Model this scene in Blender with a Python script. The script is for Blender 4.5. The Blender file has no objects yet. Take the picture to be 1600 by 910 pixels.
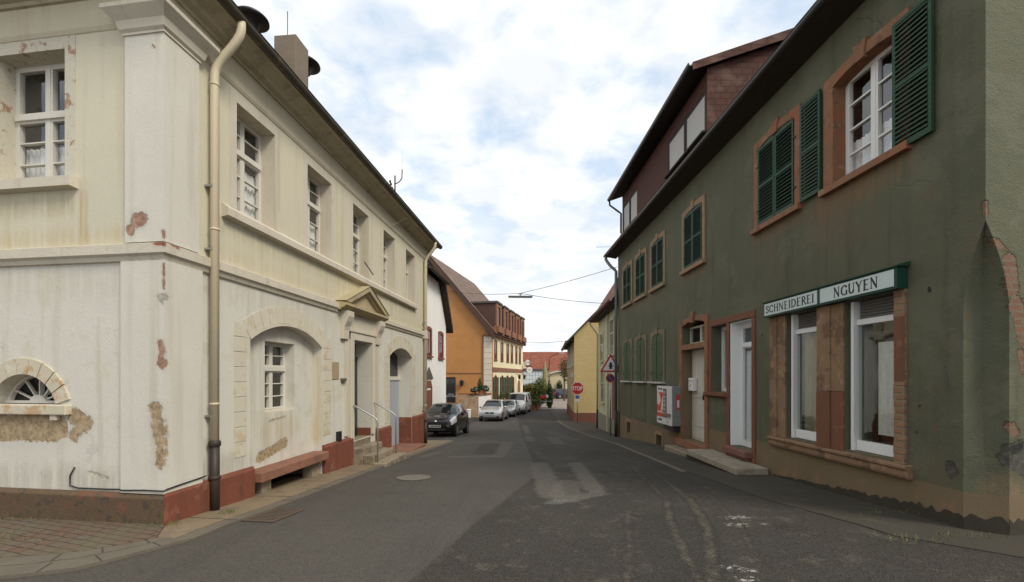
import bpy, bmesh, math, random
from mathutils import Vector, Matrix, noise as mnoise
R = math.radians
random.seed(7)
scene = bpy.context.scene
COL = scene.collection

# ------------------------------------------------------------------ camera
cam_d = bpy.data.cameras.new('camera')
cam = bpy.data.objects.new('camera', cam_d)
COL.objects.link(cam)
cam.location = (0, 0, 1.65)
cam.rotation_euler = (R(90), 0, 0)
cam_d.sensor_width = 36.0
cam_d.lens = 36.0 * 700 / 1600
cam_d.shift_y = 134 / 1600
cam_d.clip_start = 0.05
cam_d.clip_end = 3000
scene.camera = cam

# ------------------------------------------------------------------ sky and sun
SUN_EL, SUN_AZ = R(45), R(130)      # azimuth measured clockwise from +Y: behind the camera, to the right
world = bpy.data.worlds.new('World')
scene.world = world
world.use_nodes = True
wn = world.node_tree
wn.nodes.clear()
def wnode(t, **k):
    n = wn.nodes.new(t)
    for a, b in k.items(): setattr(n, a, b)
    return n
sky = wnode('ShaderNodeTexSky', sky_type='NISHITA')
sky.sun_disc = False
sky.sun_elevation = SUN_EL
sky.sun_rotation = SUN_AZ
sky.air_density = 1.0
sky.dust_density = 1.5
bg_sky = wnode('ShaderNodeBackground'); bg_sky.inputs['Strength'].default_value = 0.15
mixblue = wnode('ShaderNodeMixRGB'); mixblue.inputs['Fac'].default_value = 0.75
mixblue.inputs['Color2'].default_value = (4.2, 5.25, 6.5, 1)      # thin high veil whitening the blue
wn.links.new(sky.outputs['Color'], mixblue.inputs['Color1'])
wn.links.new(mixblue.outputs['Color'], bg_sky.inputs['Color'])
bg_cl = wnode('ShaderNodeBackground'); bg_cl.inputs['Strength'].default_value = 1.0
tc = wnode('ShaderNodeTexCoord')
sep = wnode('ShaderNodeSeparateXYZ'); wn.links.new(tc.outputs['Generated'], sep.inputs[0])
def wmath(op, a, b=None):
    n = wnode('ShaderNodeMath', operation=op)
    for i, v in enumerate((a, b)):
        if v is None: continue
        if isinstance(v, (int, float)): n.inputs[i].default_value = v
        else: wn.links.new(v, n.inputs[i])
    return n.outputs[0]
zz = wmath('ADD', wmath('MAXIMUM', sep.outputs[2], 0.0), 0.16)
comb = wnode('ShaderNodeCombineXYZ')
wn.links.new(wmath('DIVIDE', sep.outputs[0], zz), comb.inputs[0])
wn.links.new(wmath('DIVIDE', sep.outputs[1], zz), comb.inputs[1])
n1 = wnode('ShaderNodeTexNoise'); n1.inputs['Scale'].default_value = 4.2; n1.inputs['Detail'].default_value = 9; n1.inputs['Roughness'].default_value = 0.55; n1.inputs['Distortion'].default_value = 0.15
wn.links.new(comb.outputs[0], n1.inputs['Vector'])
n2 = wnode('ShaderNodeTexNoise'); n2.inputs['Scale'].default_value = 1.5; n2.inputs['Detail'].default_value = 4
wn.links.new(comb.outputs[0], n2.inputs['Vector'])
cl = wmath('ADD', wmath('MULTIPLY', n1.outputs['Fac'], 0.65), wmath('MULTIPLY', n2.outputs['Fac'], 0.35))
ramp = wnode('ShaderNodeValToRGB')
ramp.color_ramp.elements[0].position = 0.355; ramp.color_ramp.elements[0].color = (0, 0, 0, 1)
ramp.color_ramp.elements[1].position = 0.515; ramp.color_ramp.elements[1].color = (1, 1, 1, 1)
wn.links.new(cl, ramp.inputs['Fac'])
hor = wnode('ShaderNodeMapRange'); hor.inputs['From Min'].default_value = 0.12; hor.inputs['From Max'].default_value = 0.5
hor.inputs['To Min'].default_value = 1.0; hor.inputs['To Max'].default_value = 0.0
wn.links.new(sep.outputs[2], hor.inputs['Value'])
mask = wmath('MAXIMUM', ramp.outputs['Color'], hor.outputs['Result'])
ramp2 = wnode('ShaderNodeValToRGB')
ramp2.color_ramp.elements[0].position = 0.42; ramp2.color_ramp.elements[0].color = (0.86, 0.89, 0.92, 1)
ramp2.color_ramp.elements[1].position = 0.62; ramp2.color_ramp.elements[1].color = (1.06, 1.06, 1.04, 1)
n3 = wnode('ShaderNodeTexNoise'); n3.inputs['Scale'].default_value = 3.4; n3.inputs['Detail'].default_value = 7
mp = wnode('ShaderNodeMapping'); mp.inputs['Location'].default_value = (3.1, 1.7, 0)
wn.links.new(comb.outputs[0], mp.inputs['Vector']); wn.links.new(mp.outputs[0], n3.inputs['Vector'])
wn.links.new(n3.outputs['Fac'], ramp2.inputs['Fac'])
wn.links.new(ramp2.outputs['Color'], bg_cl.inputs['Color'])
wmix = wnode('ShaderNodeMixShader')
wn.links.new(mask, wmix.inputs['Fac'])
wn.links.new(bg_sky.outputs[0], wmix.inputs[1]); wn.links.new(bg_cl.outputs[0], wmix.inputs[2])
wout = wnode('ShaderNodeOutputWorld'); wn.links.new(wmix.outputs[0], wout.inputs['Surface'])

sun_d = bpy.data.lights.new('sun', 'SUN')
sun_d.energy = 2.5
sun_d.angle = R(20)
sun_d.color = (1.0, 0.93, 0.80)
sun = bpy.data.objects.new('sun', sun_d)
COL.objects.link(sun)
sun.rotation_euler = (R(90) - SUN_EL, 0, -SUN_AZ + math.pi)
# light travels along local -Z; aim it from the sun's azimuth
_d = Vector((math.sin(SUN_AZ) * math.cos(SUN_EL), math.cos(SUN_AZ) * math.cos(SUN_EL), math.sin(SUN_EL)))
sun.rotation_euler = _d.to_track_quat('Z', 'Y').to_euler()

scene.view_settings.view_transform = 'Standard'
scene.view_settings.look = 'None'
scene.view_settings.exposure = 0.14
scene.view_settings.gamma = 1.0
try:
    scene.cycles.max_bounces = 6; scene.cycles.diffuse_bounces = 4; scene.cycles.glossy_bounces = 3
    scene.cycles.transparent_max_bounces = 8; scene.cycles.use_denoising = True
    scene.cycles.caustics_reflective = False; scene.cycles.caustics_refractive = False
except Exception: pass

# ------------------------------------------------------------------ materials
MATS = {}
def lin(h):
    h = h.lstrip('#'); o = []
    for i in (0, 2, 4):
        c = int(h[i:i+2], 16) / 255
        o.append(c / 12.92 if c <= 0.04045 else ((c + 0.055) / 1.055) ** 2.4)
    return o
class NB:
    """small node builder"""
    def __init__(s, name):
        s.m = bpy.data.materials.new(name); s.m.use_nodes = True; s.t = s.m.node_tree
        s.b = s.t.nodes['Principled BSDF']; s.out = s.t.nodes['Material Output']
        s.geo = s.t.nodes.new('ShaderNodeNewGeometry'); s.tc = s.t.nodes.new('ShaderNodeTexCoord')
    def n(s, typ, inp=None, **k):
        n = s.t.nodes.new(typ)
        for a, b in k.items(): setattr(n, a, b)
        for a, b in (inp or {}).items():
            if hasattr(b, 'is_linked'): s.t.links.new(b, n.inputs[a])
            else: n.inputs[a].default_value = b
        return n
    def pos(s, scale=(1, 1, 1)):
        return s.n('ShaderNodeMapping', {'Vector': s.geo.outputs['Position'], 'Scale': scale}).outputs[0]
    def noise(s, scale, detail=4, vec=None, rough=0.55, dist=0.0):
        return s.n('ShaderNodeTexNoise', {'Vector': vec or s.geo.outputs['Position'], 'Scale': scale, 'Detail': detail, 'Roughness': rough, 'Distortion': dist}).outputs['Fac']
    def ramp(s, fac, a, b):
        n = s.n('ShaderNodeMapRange', {'Value': fac, 'From Min': a, 'From Max': b}); n.interpolation_type = 'SMOOTHSTEP'
        return n.outputs['Result']
    def math(s, op, a, b=0.0):
        return s.n('ShaderNodeMath', {0: a, 1: b}, operation=op).outputs[0]
    def mix(s, f, a, b, blend='MIX'):
        n = s.n('ShaderNodeMixRGB', {'Fac': f}, blend_type=blend)
        for i, v in (('Color1', a), ('Color2', b)):
            if hasattr(v, 'is_linked'): s.t.links.new(v, n.inputs[i])
            else: n.inputs[i].default_value = tuple(v[:3]) + (1,)
        return n.outputs['Color']
    def seg(s, A, B, r, soft=.012, amp=.05, scale=7.0, flat=False):
        """1 inside a ragged capsule of radius r round the segment A-B (world metres); also returns the distance"""
        key = ('seg', amp, scale, flat)
        if not hasattr(s, 'cache'): s.cache = {}
        if key not in s.cache:
            P = s.pos((1, 1, 0)) if flat else s.geo.outputs['Position']
            nz = s.n('ShaderNodeTexNoise', {'Vector': s.geo.outputs['Position'], 'Scale': scale, 'Detail': 4.0, 'Roughness': .72}).outputs['Color']
            off = s.n('ShaderNodeVectorMath', {0: s.n('ShaderNodeVectorMath', {0: nz, 1: (.5, .5, .5)}, operation='SUBTRACT').outputs[0], 'Scale': amp * 2}, operation='SCALE').outputs[0]
            if flat: off = s.n('ShaderNodeVectorMath', {0: off, 1: (1, 1, 0)}, operation='MULTIPLY').outputs[0]
            s.cache[key] = s.n('ShaderNodeVectorMath', {0: P, 1: off}, operation='ADD').outputs[0]
        A = Vector(A); B = Vector(B)
        if flat: A.z = B.z = 0
        ba = B - A; L2 = max(ba.length_squared, 1e-8)
        pa = s.n('ShaderNodeVectorMath', {0: s.cache[key], 1: tuple(A)}, operation='SUBTRACT').outputs[0]
        h = s.n('ShaderNodeVectorMath', {0: pa, 1: tuple(ba / L2)}, operation='DOT_PRODUCT').outputs['Value']
        hc = s.n('ShaderNodeClamp', {0: h}).outputs[0]
        pr = s.n('ShaderNodeVectorMath', {0: tuple(ba), 'Scale': hc}, operation='SCALE').outputs[0]
        d = s.n('ShaderNodeVectorMath', {0: pa, 1: pr}, operation='DISTANCE').outputs['Value']
        return s.math('SUBTRACT', 1.0, s.ramp(d, r - soft, r + soft)), d
    def cracks(s, scale, width, amount, thresh=.5, seedscale=.6):
        nz = s.n('ShaderNodeTexNoise', {'Vector': s.geo.outputs['Position'], 'Scale': scale * 2.2, 'Detail': 3.0}).outputs['Color']
        wv = s.n('ShaderNodeMixRGB', {'Fac': .35 / scale, 'Color1': s.geo.outputs['Position'], 'Color2': nz}, blend_type='ADD').outputs[0]
        ve = s.n('ShaderNodeTexVoronoi', {'Vector': wv, 'Scale': scale}, feature='DISTANCE_TO_EDGE').outputs['Distance']
        return s.math('MULTIPLY', s.math('SUBTRACT', 1.0, s.ramp(ve, 0.0, width)), s.math('MULTIPLY', s.ramp(s.noise(seedscale, 3), thresh, thresh + .12), amount))
    def bump(s, h, strength, dist=0.01):
        n = s.n('ShaderNodeBump', {'Height': h, 'Strength': strength, 'Distance': dist})
        s.t.links.new(n.outputs[0], s.b.inputs['Normal'])
    def color(s, c):
        if hasattr(c, 'is_linked'): s.t.links.new(c, s.b.inputs['Base Color'])
        else: s.b.inputs['Base Color'].default_value = tuple(c[:3]) + (1,)
    def set(s, **k):
        for a, b in k.items():
            i = s.b.inputs[a.replace('_', ' ')]
            if hasattr(b, 'is_linked'): s.t.links.new(b, i)
            else: i.default_value = b

def sc(c, f): return [min(1, x * f) for x in c[:3]]
def surf(name, base, rough=0.8, var=0.18, vscale=2.0, fine=60, bump=0.25, spots=None, streak=None, bscale=None, metal=0.0, spec=0.3, scars=None, crack=None, depth=0.012, stains=None):
    """painted / rendered surface: broad tone drift, grain, optional stains (colour, scale, threshold) and run marks (colour, amount)"""
    if name in MATS: return MATS[name]
    b = NB(name)
    c = b.mix(b.noise(vscale, 5), sc(base, 1 - var), sc(base, 1 + var))
    c = b.mix(b.math('MULTIPLY', b.ramp(b.noise(fine, 2), 0.35, 0.75), 0.25), c, sc(base, 0.72))
    if streak:
        st = b.noise(1.0, 5, b.pos((5.5, 5.5, 0.35)))
        c = b.mix(b.math('MULTIPLY', b.ramp(st, 0.5, 0.72), streak[1]), c, streak[0])
    for sp in (spots or []):
        m = b.math('MULTIPLY', b.ramp(b.noise(sp[1], 7, rough=0.65), sp[2], sp[2] + 0.06), sp[3] if len(sp) > 3 else 0.8)
        c = b.mix(m, c, sp[0])
    if stains: runs = b.ramp(b.noise(1.0, 4, b.pos((16, 16, .8))), .30, .62)
    for A, B, r_, colr, k in (stains or []):
        c = b.mix(b.math('MULTIPLY', b.math('MULTIPLY', b.seg(A, B, r_, r_ * .8, .10, 4.0)[0], runs), k), c, colr)
    rec = None
    if crack:
        ck = b.cracks(crack[0], crack[1], crack[2]); c = b.mix(ck, c, sc(base, .35)); rec = ck
    for q in (scars or []):
        A, B, r_, colr, amp, scl = q
        m, d = b.seg(A, B, r_, .007, .075 if r_ > .04 else .035, 11 if r_ > .04 else 14)
        rim = b.math('SUBTRACT', 1.0, b.ramp(d, r_ + .004, r_ + .022))
        if not callable(colr):
            stn = b.math('MULTIPLY', b.math('SUBTRACT', 1.0, b.ramp(d, r_, r_ * 1.9 + .03)), .14)
            c = b.mix(stn, c, sc(base, .62))
        c = b.mix(b.math('MULTIPLY', rim, .28), c, sc(base, .55))
        cc_ = colr(b) if callable(colr) else b.mix(b.ramp(b.noise(17, 5, rough=.7), .35, .65), sc(colr, .66), sc(colr, 1.25))
        c = b.mix(m, c, cc_)
        rec = m if rec is None else b.math('MAXIMUM', rec, m)
    b.color(c)
    b.set(Roughness=rough, Metallic=metal, Specular_IOR_Level=spec)
    if bump:
        h = b.math('ADD', b.noise(bscale or fine, 3), b.math('MULTIPLY', b.noise(7, 4), 1.5))
        if rec is not None:
            h = b.math('SUBTRACT', b.math('MULTIPLY', h, .5), b.math('MULTIPLY', rec, 1.3)); b.bump(h, min(1.0, bump * 1.5), depth); MATS[name] = b.m; return b.m
        b.bump(h, bump, 0.006)
    MATS[name] = b.m
    return b.m
def plain(name, base, rough=0.5, metal=0.0, spec=0.5, coat=0.0):
    if name in MATS: return MATS[name]
    b = NB(name)
    b.color(b.mix(b.noise(9, 3), sc(base, 0.9), sc(base, 1.08)))
    b.set(Roughness=rough, Metallic=metal, Specular_IOR_Level=spec, Coat_Weight=coat)
    MATS[name] = b.m
    return b.m
def glass(name, tint=(0.75, 0.8, 0.8), refl=1.0, bent=0.015):
    if name in MATS: return MATS[name]
    b = NB(name)
    tr = b.n('ShaderNodeBsdfTransparent', {'Color': tuple(tint) + (1,)})
    gl = b.n('ShaderNodeBsdfGlossy', {'Color': (0.9, 0.93, 0.95, 1), 'Roughness': 0.02})
    bp = b.n('ShaderNodeBump', {'Height': b.noise(1.3, 2), 'Strength': 0.25, 'Distance': bent})
    b.t.links.new(bp.outputs[0], gl.inputs['Normal'])
    lw = b.n('ShaderNodeLayerWeight', {'Blend': 0.5})
    f = b.math('MINIMUM', b.math('MULTIPLY', b.math('ADD', b.math('MULTIPLY', b.math('POWER', lw.outputs['Facing'], 4.5), 0.9), 0.05), refl), 1.0)
    mx = b.n('ShaderNodeMixShader', {'Fac': f})
    b.t.links.new(tr.outputs[0], mx.inputs[1]); b.t.links.new(gl.outputs[0], mx.inputs[2])
    b.t.links.new(mx.outputs[0], b.out.inputs['Surface'])
    MATS[name] = b.m
    return b.m
def bricky(name, c1, c2, mortar, scale, bw, rh, msize=0.02, bump=0.6, axis='xz', off=0.5, rough=0.85, weather=None, rot=0.0, warp=0.012):
    """courses laid in the wall plane (xz), along another axis (yz) or on the ground (xy)"""
    if name in MATS: return MATS[name]
    b = NB(name)
    s = b.n('ShaderNodeSeparateXYZ', {0: b.geo.outputs['Position']})
    idx = {'x': 0, 'y': 1, 'z': 2}
    v = b.n('ShaderNodeCombineXYZ', {0: s.outputs[idx[axis[0]]], 1: s.outputs[idx[axis[1]]]}).outputs[0]
    if rot: v = b.n('ShaderNodeMapping', {'Vector': v, 'Rotation': (0, 0, rot)}).outputs[0]
    d = b.n('ShaderNodeMixRGB', {'Fac': warp, 'Color1': v}, blend_type='ADD')
    nz = b.n('ShaderNodeTexNoise', {'Vector': v, 'Scale': 6.0, 'Detail': 3.0}); b.t.links.new(nz.outputs['Color'], d.inputs['Color2'])
    br = b.n('ShaderNodeTexBrick', {'Vector': d.outputs[0], 'Color1': tuple(c1) + (1,), 'Color2': tuple(c2) + (1,), 'Mortar': tuple(mortar) + (1,),
        'Scale': scale, 'Mortar Size': msize, 'Mortar Smooth': 0.3, 'Bias': 0.0, 'Brick Width': bw, 'Row Height': rh}, offset=off)
    c = b.mix(b.math('MULTIPLY', b.noise(5, 5), 0.5), br.outputs['Color'], sc(c1, 0.6))
    if weather: c = b.mix(b.math('MULTIPLY', b.ramp(b.noise(1.6, 6), 0.48, 0.62), weather[1]), c, weather[0])
    b.color(c); b.set(Roughness=rough, Specular_IOR_Level=0.3)
    b.bump(b.math('ADD', b.math('SUBTRACT', 1.0, br.outputs['Fac']), b.math('MULTIPLY', b.noise(40, 3), 0.3)), bump, 0.012)
    MATS[name] = b.m
    return b.m

# ------------------------------------------------------------------ mesh helpers
def org(o):
    p = Vector((0, 0, 0))
    while o is not None:
        p += o.location; o = o.parent
    return p
class Fr:
    """a wall line on plan: u along it, d outwards, z up"""
    def __init__(s, ox, oy, ux, uy, left=True):
        n = math.hypot(ux, uy); s.o = (ox, oy); s.ux, s.uy = ux / n, uy / n
        s.nx, s.ny = (-s.uy, s.ux) if left else (s.uy, -s.ux)
    def P(s, u, d, z): return Vector((s.o[0] + s.ux * u + s.nx * d, s.o[1] + s.uy * u + s.ny * d, z))
class MB:
    def __init__(s): s.v = []; s.f = []
    def add(s, pts, faces):
        o = len(s.v); s.v += [Vector(p) for p in pts]; s.f += [[i + o for i in f] for f in faces]; return s
    def poly(s, pts): return s.add(pts, [list(range(len(pts)))])
    def box(s, F, u0, u1, d0, d1, z0, z1):
        p = [F.P(u, d, z) for z in (z0, z1) for d in (d0, d1) for u in (u0, u1)]
        return s.add(p, [[0, 1, 3, 2], [4, 6, 7, 5], [0, 4, 5, 1], [2, 3, 7, 6], [0, 2, 6, 4], [1, 5, 7, 3]])
    def prism(s, F, pts, d0, d1):
        n = len(pts)
        p = [F.P(u, d1, z) for u, z in pts] + [F.P(u, d0, z) for u, z in pts]
        return s.add(p, [list(range(n)), list(range(2 * n - 1, n - 1, -1))] + [[i, (i + 1) % n, (i + 1) % n + n, i + n] for i in range(n)])
    def mould(s, F, prof, u0, u1, caps=True):
        n = len(prof)
        p = [F.P(u0, d, z) for d, z in prof] + [F.P(u1, d, z) for d, z in prof]
        f = [[i, (i + 1) % n, (i + 1) % n + n, i + n] for i in range(n)]
        if caps: f += [list(range(n - 1, -1, -1)), list(range(n, 2 * n))]
        return s.add(p, f)
    def tube(s, path, r, n=8, caps=True):
        path = [Vector(p) for p in path]; rings = []; k = len(path); up = None
        for i, p in enumerate(path):
            a = path[max(i - 1, 0)]; b = path[min(i + 1, k - 1)]
            t = (b - a).normalized()
            if up is None:
                up = Vector((0, 0, 1)) if abs(t.z) < 0.9 else Vector((1, 0, 0))
            x = t.cross(up).normalized(); y = x.cross(t).normalized(); up = y
            rr = r[i] if isinstance(r, (list, tuple)) else r
            rings.append([p + (x * math.cos(q) + y * math.sin(q)) * rr for q in [2 * math.pi * j / n for j in range(n)]])
        pts = [q for g_ in rings for q in g_]
        f = [[i * n + j, i * n + (j + 1) % n, (i + 1) * n + (j + 1) % n, (i + 1) * n + j] for i in range(k - 1) for j in range(n)]
        if caps: f += [list(range(n - 1, -1, -1)), list(range((k - 1) * n, k * n))]
        return s.add(pts, f)
    def lathe(s, c, prof, n=16, axis=Vector((0, 0, 1))):
        axis = Vector(axis).normalized(); x = axis.orthogonal().normalized(); y = axis.cross(x); c = Vector(c)
        pts = [c + axis * h + (x * math.cos(q) + y * math.sin(q)) * r for r, h in prof for q in [2 * math.pi * j / n for j in range(n)]]
        k = len(prof)
        f = [[i * n + j, i * n + (j + 1) % n, (i + 1) * n + (j + 1) % n, (i + 1) * n + j] for i in range(k - 1) for j in range(n)]
        f += [list(range(n - 1, -1, -1)), list(range((k - 1) * n, k * n))]
        return s.add(pts, f)
    def cbox(s, c, sx, sy, sz, rz=0.0):
        F = Fr(c[0], c[1], math.cos(rz), math.sin(rz))
        return s.box(F, -sx / 2, sx / 2, -sy / 2, sy / 2, c[2], c[2] + sz)
    def build(s, name, mat, parent=None, smooth=False, bevel=0.0, recalc=True):
        me = bpy.data.meshes.new(name)
        L = org(parent) if parent else Vector((0, 0, 0))
        me.from_pydata([tuple(v - L) for v in s.v], [], s.f)
        if recalc:
            bm = bmesh.new(); bm.from_mesh(me); bmesh.ops.remove_doubles(bm, verts=bm.verts, dist=1e-5)
            bmesh.ops.recalc_face_normals(bm, faces=bm.faces); bm.to_mesh(me); bm.free()
        me.update()
        if smooth: me.polygons.foreach_set('use_smooth', [True] * len(me.polygons))
        me.materials.append(mat)
        o = bpy.data.objects.new(name, me); COL.objects.link(o)
        if parent: o.parent = parent
        if bevel:
            m = o.modifiers.new('bevel', 'BEVEL'); m.width = bevel; m.segments = 2; m.limit_method = 'ANGLE'; m.angle_limit = R(40)
        return o
def tag(o, label=None, cat=None, group=None, kind=None):
    if label: o['label'] = label
    if cat: o['category'] = cat
    if group: o['group'] = group
    if kind: o['kind'] = kind
    return o
def thing(name, label, cat, loc=(0, 0, 0), group=None):
    o = bpy.data.objects.new(name, None); COL.objects.link(o); o.location = loc
    o.empty_display_size = 0.3
    return tag(o, label, cat, group)
def dup(root, loc, label, rz=0.0):
    r = root.copy(); COL.objects.link(r); r.location = loc; r.rotation_euler = (0, 0, rz); r['label'] = label
    for ch in list(root.children):
        c = ch.copy(); COL.objects.link(c); c.parent = r
        for q in list(ch.children):
            e = q.copy(); COL.objects.link(e); e.parent = c
    return r
def wall_cells(mb, F, u0, u1, z0, z1, holes, d=0.0, step=1.2):
    us = sorted(set([u0, u1] + [x for h in holes for x in (h[0], h[1]) if u0 < x < u1]))
    zs = sorted(set([z0, z1] + [x for h in holes for x in (h[2], h[3]) if z0 < x < z1]))
    for a, b in zip(us, us[1:]):
        for c, e in zip(zs, zs[1:]):
            mu, mz = (a + b) / 2, (c + e) / 2
            if any(h[0] < mu < h[1] and h[2] < mz < h[3] for h in holes): continue
            mb.poly([F.P(a, d, c), F.P(b, d, c), F.P(b, d, e), F.P(a, d, e)])
def arc(u0, u1, zs, zc, n=14):
    """segmental arc from (u0,zs) over crown zc to (u1,zs)"""
    w = (u1 - u0) / 2; h = zc - zs; r = (w * w + h * h) / (2 * h); cu = (u0 + u1) / 2; cz = zc - r
    a0 = math.atan2(zs - cz, -w); a1 = math.atan2(zs - cz, w)
    return [(cu + r * math.cos(a0 + (a1 - a0) * i / n), cz + r * math.sin(a0 + (a1 - a0) * i / n)) for i in range(n + 1)]
def spandrel(mb, F, pts, ztop, d=0.0):
    for (a, za), (b, zb) in zip(pts, pts[1:]):
        mb.poly([F.P(a, d, za), F.P(b, d, zb), F.P(b, d, ztop), F.P(a, d, ztop)])
def reveal(mb, F, pts, d0, d1):
    for (a, za), (b, zb) in zip(pts, pts[1:]):
        mb.poly([F.P(a, d0, za), F.P(b, d0, zb), F.P(b, d1, zb), F.P(a, d1, za)])
def blob(pts, amp=0.03, sub=6, seed=0, closed=True):
    """irregular outline through the given corner points"""
    rnd = random.Random(seed); out = []
    n = len(pts)
    for i in range(n):
        a, b = pts[i], pts[(i + 1) % n]
        for k in range(sub):
            t = k / sub
            out.append((a[0] + (b[0] - a[0]) * t + rnd.uniform(-amp, amp), a[1] + (b[1] - a[1]) * t + rnd.uniform(-amp, amp)))
    return out
def patch(F, pts, mat, parent, name='bare_plaster', d=0.0, th=0.004, amp=0.025, sub=5, seed=1):
    mb = MB(); mb.prism(F, blob(pts, amp, sub, seed), d - 0.002, d + th)
    return mb.build(name, mat, parent)
# ------------------------------------------------------------------ wall lines
FL = Fr(-3.852, 4.956, .0929, 1.0, left=False)
FE = Fr(-3.852, 4.956, -1.0, .14, left=True)
FR = Fr(4.965, 0.0, -.0214, 1.0, left=True)
CU = 4.604; RU = 19.24; CW = .223
_c = FR.P(CU, 0, 0); FS = Fr(_c.x, _c.y, 1.0, .08, left=False)
def on(F, d, *uz): return [F.P(u, d, z) for u, z in uz]
# ------------------------------------------------------------------ colours
M_white_paint = surf('white_window_paint', (0.64, 0.61, 0.54), rough=0.5, var=0.06, bump=0.1, spots=[((0.45, 0.40, 0.33), 30, 0.66, 0.6)])
M_white_pvc = surf('white_plastic_frame', (0.78, 0.78, 0.77), rough=0.35, var=0.03, bump=0.0)
BARE = (0.36, 0.27, 0.165); BRK = (0.33, 0.20, 0.145)
M_plaster_low = surf('whitewashed_render', (0.62, 0.595, 0.525), var=0.09, vscale=1.1, bump=0.28, streak=((0.40, 0.35, 0.25), 0.42), crack=(.9, .004, .28),
    stains=[(*on(FE, 0, (.5, 2.75), (3, 2.75)), .20, (.44, .38, .28), .28), (*on(FL, 0, (.5, 2.78), (4, 2.78)), .16, (.44, .38, .28), .3), (*on(FE, 0, (.55, .45), (3, .45)), .16, (.36, .33, .26), .5), (*on(FL, 0, (.45, .48), (1.3, .48)), .14, (.34, .31, .24), .5), (*on(FL, -.16, (2.0, .8), (2.7, .8)), .2, (.46, .38, .25), .6), (*on(FL, -.1, (3.4, 2.0), (3.4, .5)), .1, (.50, .40, .24), .6), (*on(FL, 0, (8.8, .55), (10, .55)), .2, (.42, .36, .25), .5)],
    scars=[(*on(FE, 0, (1.15, 1.20), (1.02, 1.12)), .10, BARE, .05, 6), (*on(FE, 0, (1.12, 1.02), (1.16, .98)), .07, BARE, .05, 6), (*on(FE, 0, (1.40, 1.06), (2.6, 1.04)), .16, BARE, .04, 6),
           (*on(FL, -.16, (1.48, .36), (1.52, .44)), .10, BRK, .03, 9), (*on(FL, -.16, (1.86, .42), (2.50, .56)), .085, BARE, .05, 6), (*on(FE, 0, (.72, .50), (.95, .56)), .02, (.5, .46, .36), .05, 6), (*on(FL, -.16, (2.1, .95), (2.5, .98)), .015, (.42, .36, .24), .09, 5)],
    spots=[((0.40, 0.39, 0.34), 2.6, 0.60, 0.35), ((0.52, 0.48, 0.36), 1.1, 0.55, 0.4), ((0.22, 0.19, 0.15), 26, 0.73, 0.6)])
M_plaster_up = surf('cream_render', (0.595, 0.55, 0.425), stains=[(*on(FE, 0, (1.08, 3.7), (1.06, 3.2)), .07, (.42, .27, .11), .6), (*on(FE, 0, (1.2, 3.62), (2.5, 3.62)), .12, (.36, .29, .17), .5), (*on(FL, 0, (.9, 3.6), (9, 3.6)), .12, (.40, .33, .2), .35), (*on(FL, 0, (.8, 3.25), (10, 3.22)), .14, (.50, .40, .21), .35), (*on(FL, 0, (4.2, 3.6), (6.0, 3.6)), .3, (.50, .41, .21), .35), (*on(FE, 0, (.5, 3.22), (3, 3.22)), .12, (.48, .37, .18), .45)], var=0.09, vscale=0.9, bump=0.3, streak=((0.46, 0.38, 0.21), 0.42),
    spots=[((0.60, 0.55, 0.41), 1.3, 0.53, 0.5), ((0.25, 0.21, 0.15), 30, 0.74, 0.5)])
M_trim = surf('pale_stone_trim', (0.585, 0.53, 0.43), var=0.09, bump=0.3, streak=((0.40, 0.34, 0.24), 0.45), spots=[((0.46, 0.41, 0.30), 6, 0.6, 0.5)])
M_trim_flake = surf('flaking_trim', (0.56, 0.52, 0.42), var=0.09, bump=0.4, spots=[((0.30, 0.14, 0.075), 7, 0.56, 0.8), ((0.33, 0.28, 0.2), 30, 0.6, 0.6)])
M_cornice = surf('weathered_cornice', (0.44, 0.385, 0.275), var=0.15, bump=0.3, streak=((0.22, 0.18, 0.115), 0.5), spots=[((0.27, 0.225, 0.15), 3, 0.56, 0.5)])
M_plinth = surf('red_plinth_paint', (0.185, 0.062, 0.038), var=0.25, vscale=3, bump=0.6, streak=((0.10, 0.042, 0.028), 0.5), spots=[((0.29, 0.13, 0.085), 4, 0.57, 0.5), ((0.09, 0.05, 0.036), 3, 0.56, 0.6), ((0.34, 0.26, 0.2), 22, 0.68, 0.5)])
M_plinth_old = surf('mossy_red_plinth', (0.165, 0.07, 0.042), var=0.3, vscale=4, bump=0.9, streak=((0.06, 0.055, 0.035), .5), spots=[((0.095, 0.072, 0.042), 1.6, 0.42, 0.8), ((0.12, 0.095, 0.035), 4.5, 0.55, 0.45), ((0.05, 0.047, 0.038), 8, 0.54, 0.7), ((0.17, 0.13, 0.10), 14, 0.63, 0.5)])
M_bench = surf('red_sandstone_slab', (0.25, 0.118, 0.078), var=0.22, bump=0.6, streak=((0.15, 0.08, 0.055), .4), spots=[((0.15, 0.08, 0.058), 4, 0.54, 0.6), ((0.33, 0.2, 0.14), 9, .6, .5)])
M_stone_step = surf('grey_sandstone_step', (0.27, 0.22, 0.155), var=0.2, vscale=4, bump=0.6, spots=[((0.12, 0.10, 0.075), 5, 0.52, 0.6)])
M_bare = surf('bare_render', (0.36, 0.27, 0.165), var=0.12, vscale=4, bump=0.7, fine=45)
M_bare_brick = surf('bare_reddish_stone', (0.34, 0.23, 0.18), var=0.2, vscale=9, bump=0.9, fine=35, spots=[((0.30, 0.12, 0.07), 7, 0.52, 0.7)])
M_stone_arch = surf('ochre_sandstone', (0.56, 0.50, 0.38), var=0.16, vscale=3, bump=0.4, spots=[((0.45, 0.27, 0.12), 3.5, 0.52, 0.7), ((0.62, 0.60, 0.5), 5, 0.55, 0.6)])
M_pipe_cream = surf('cream_pipe_paint', (0.60, 0.52, 0.37), rough=0.45, var=0.07, bump=0.05)
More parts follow.
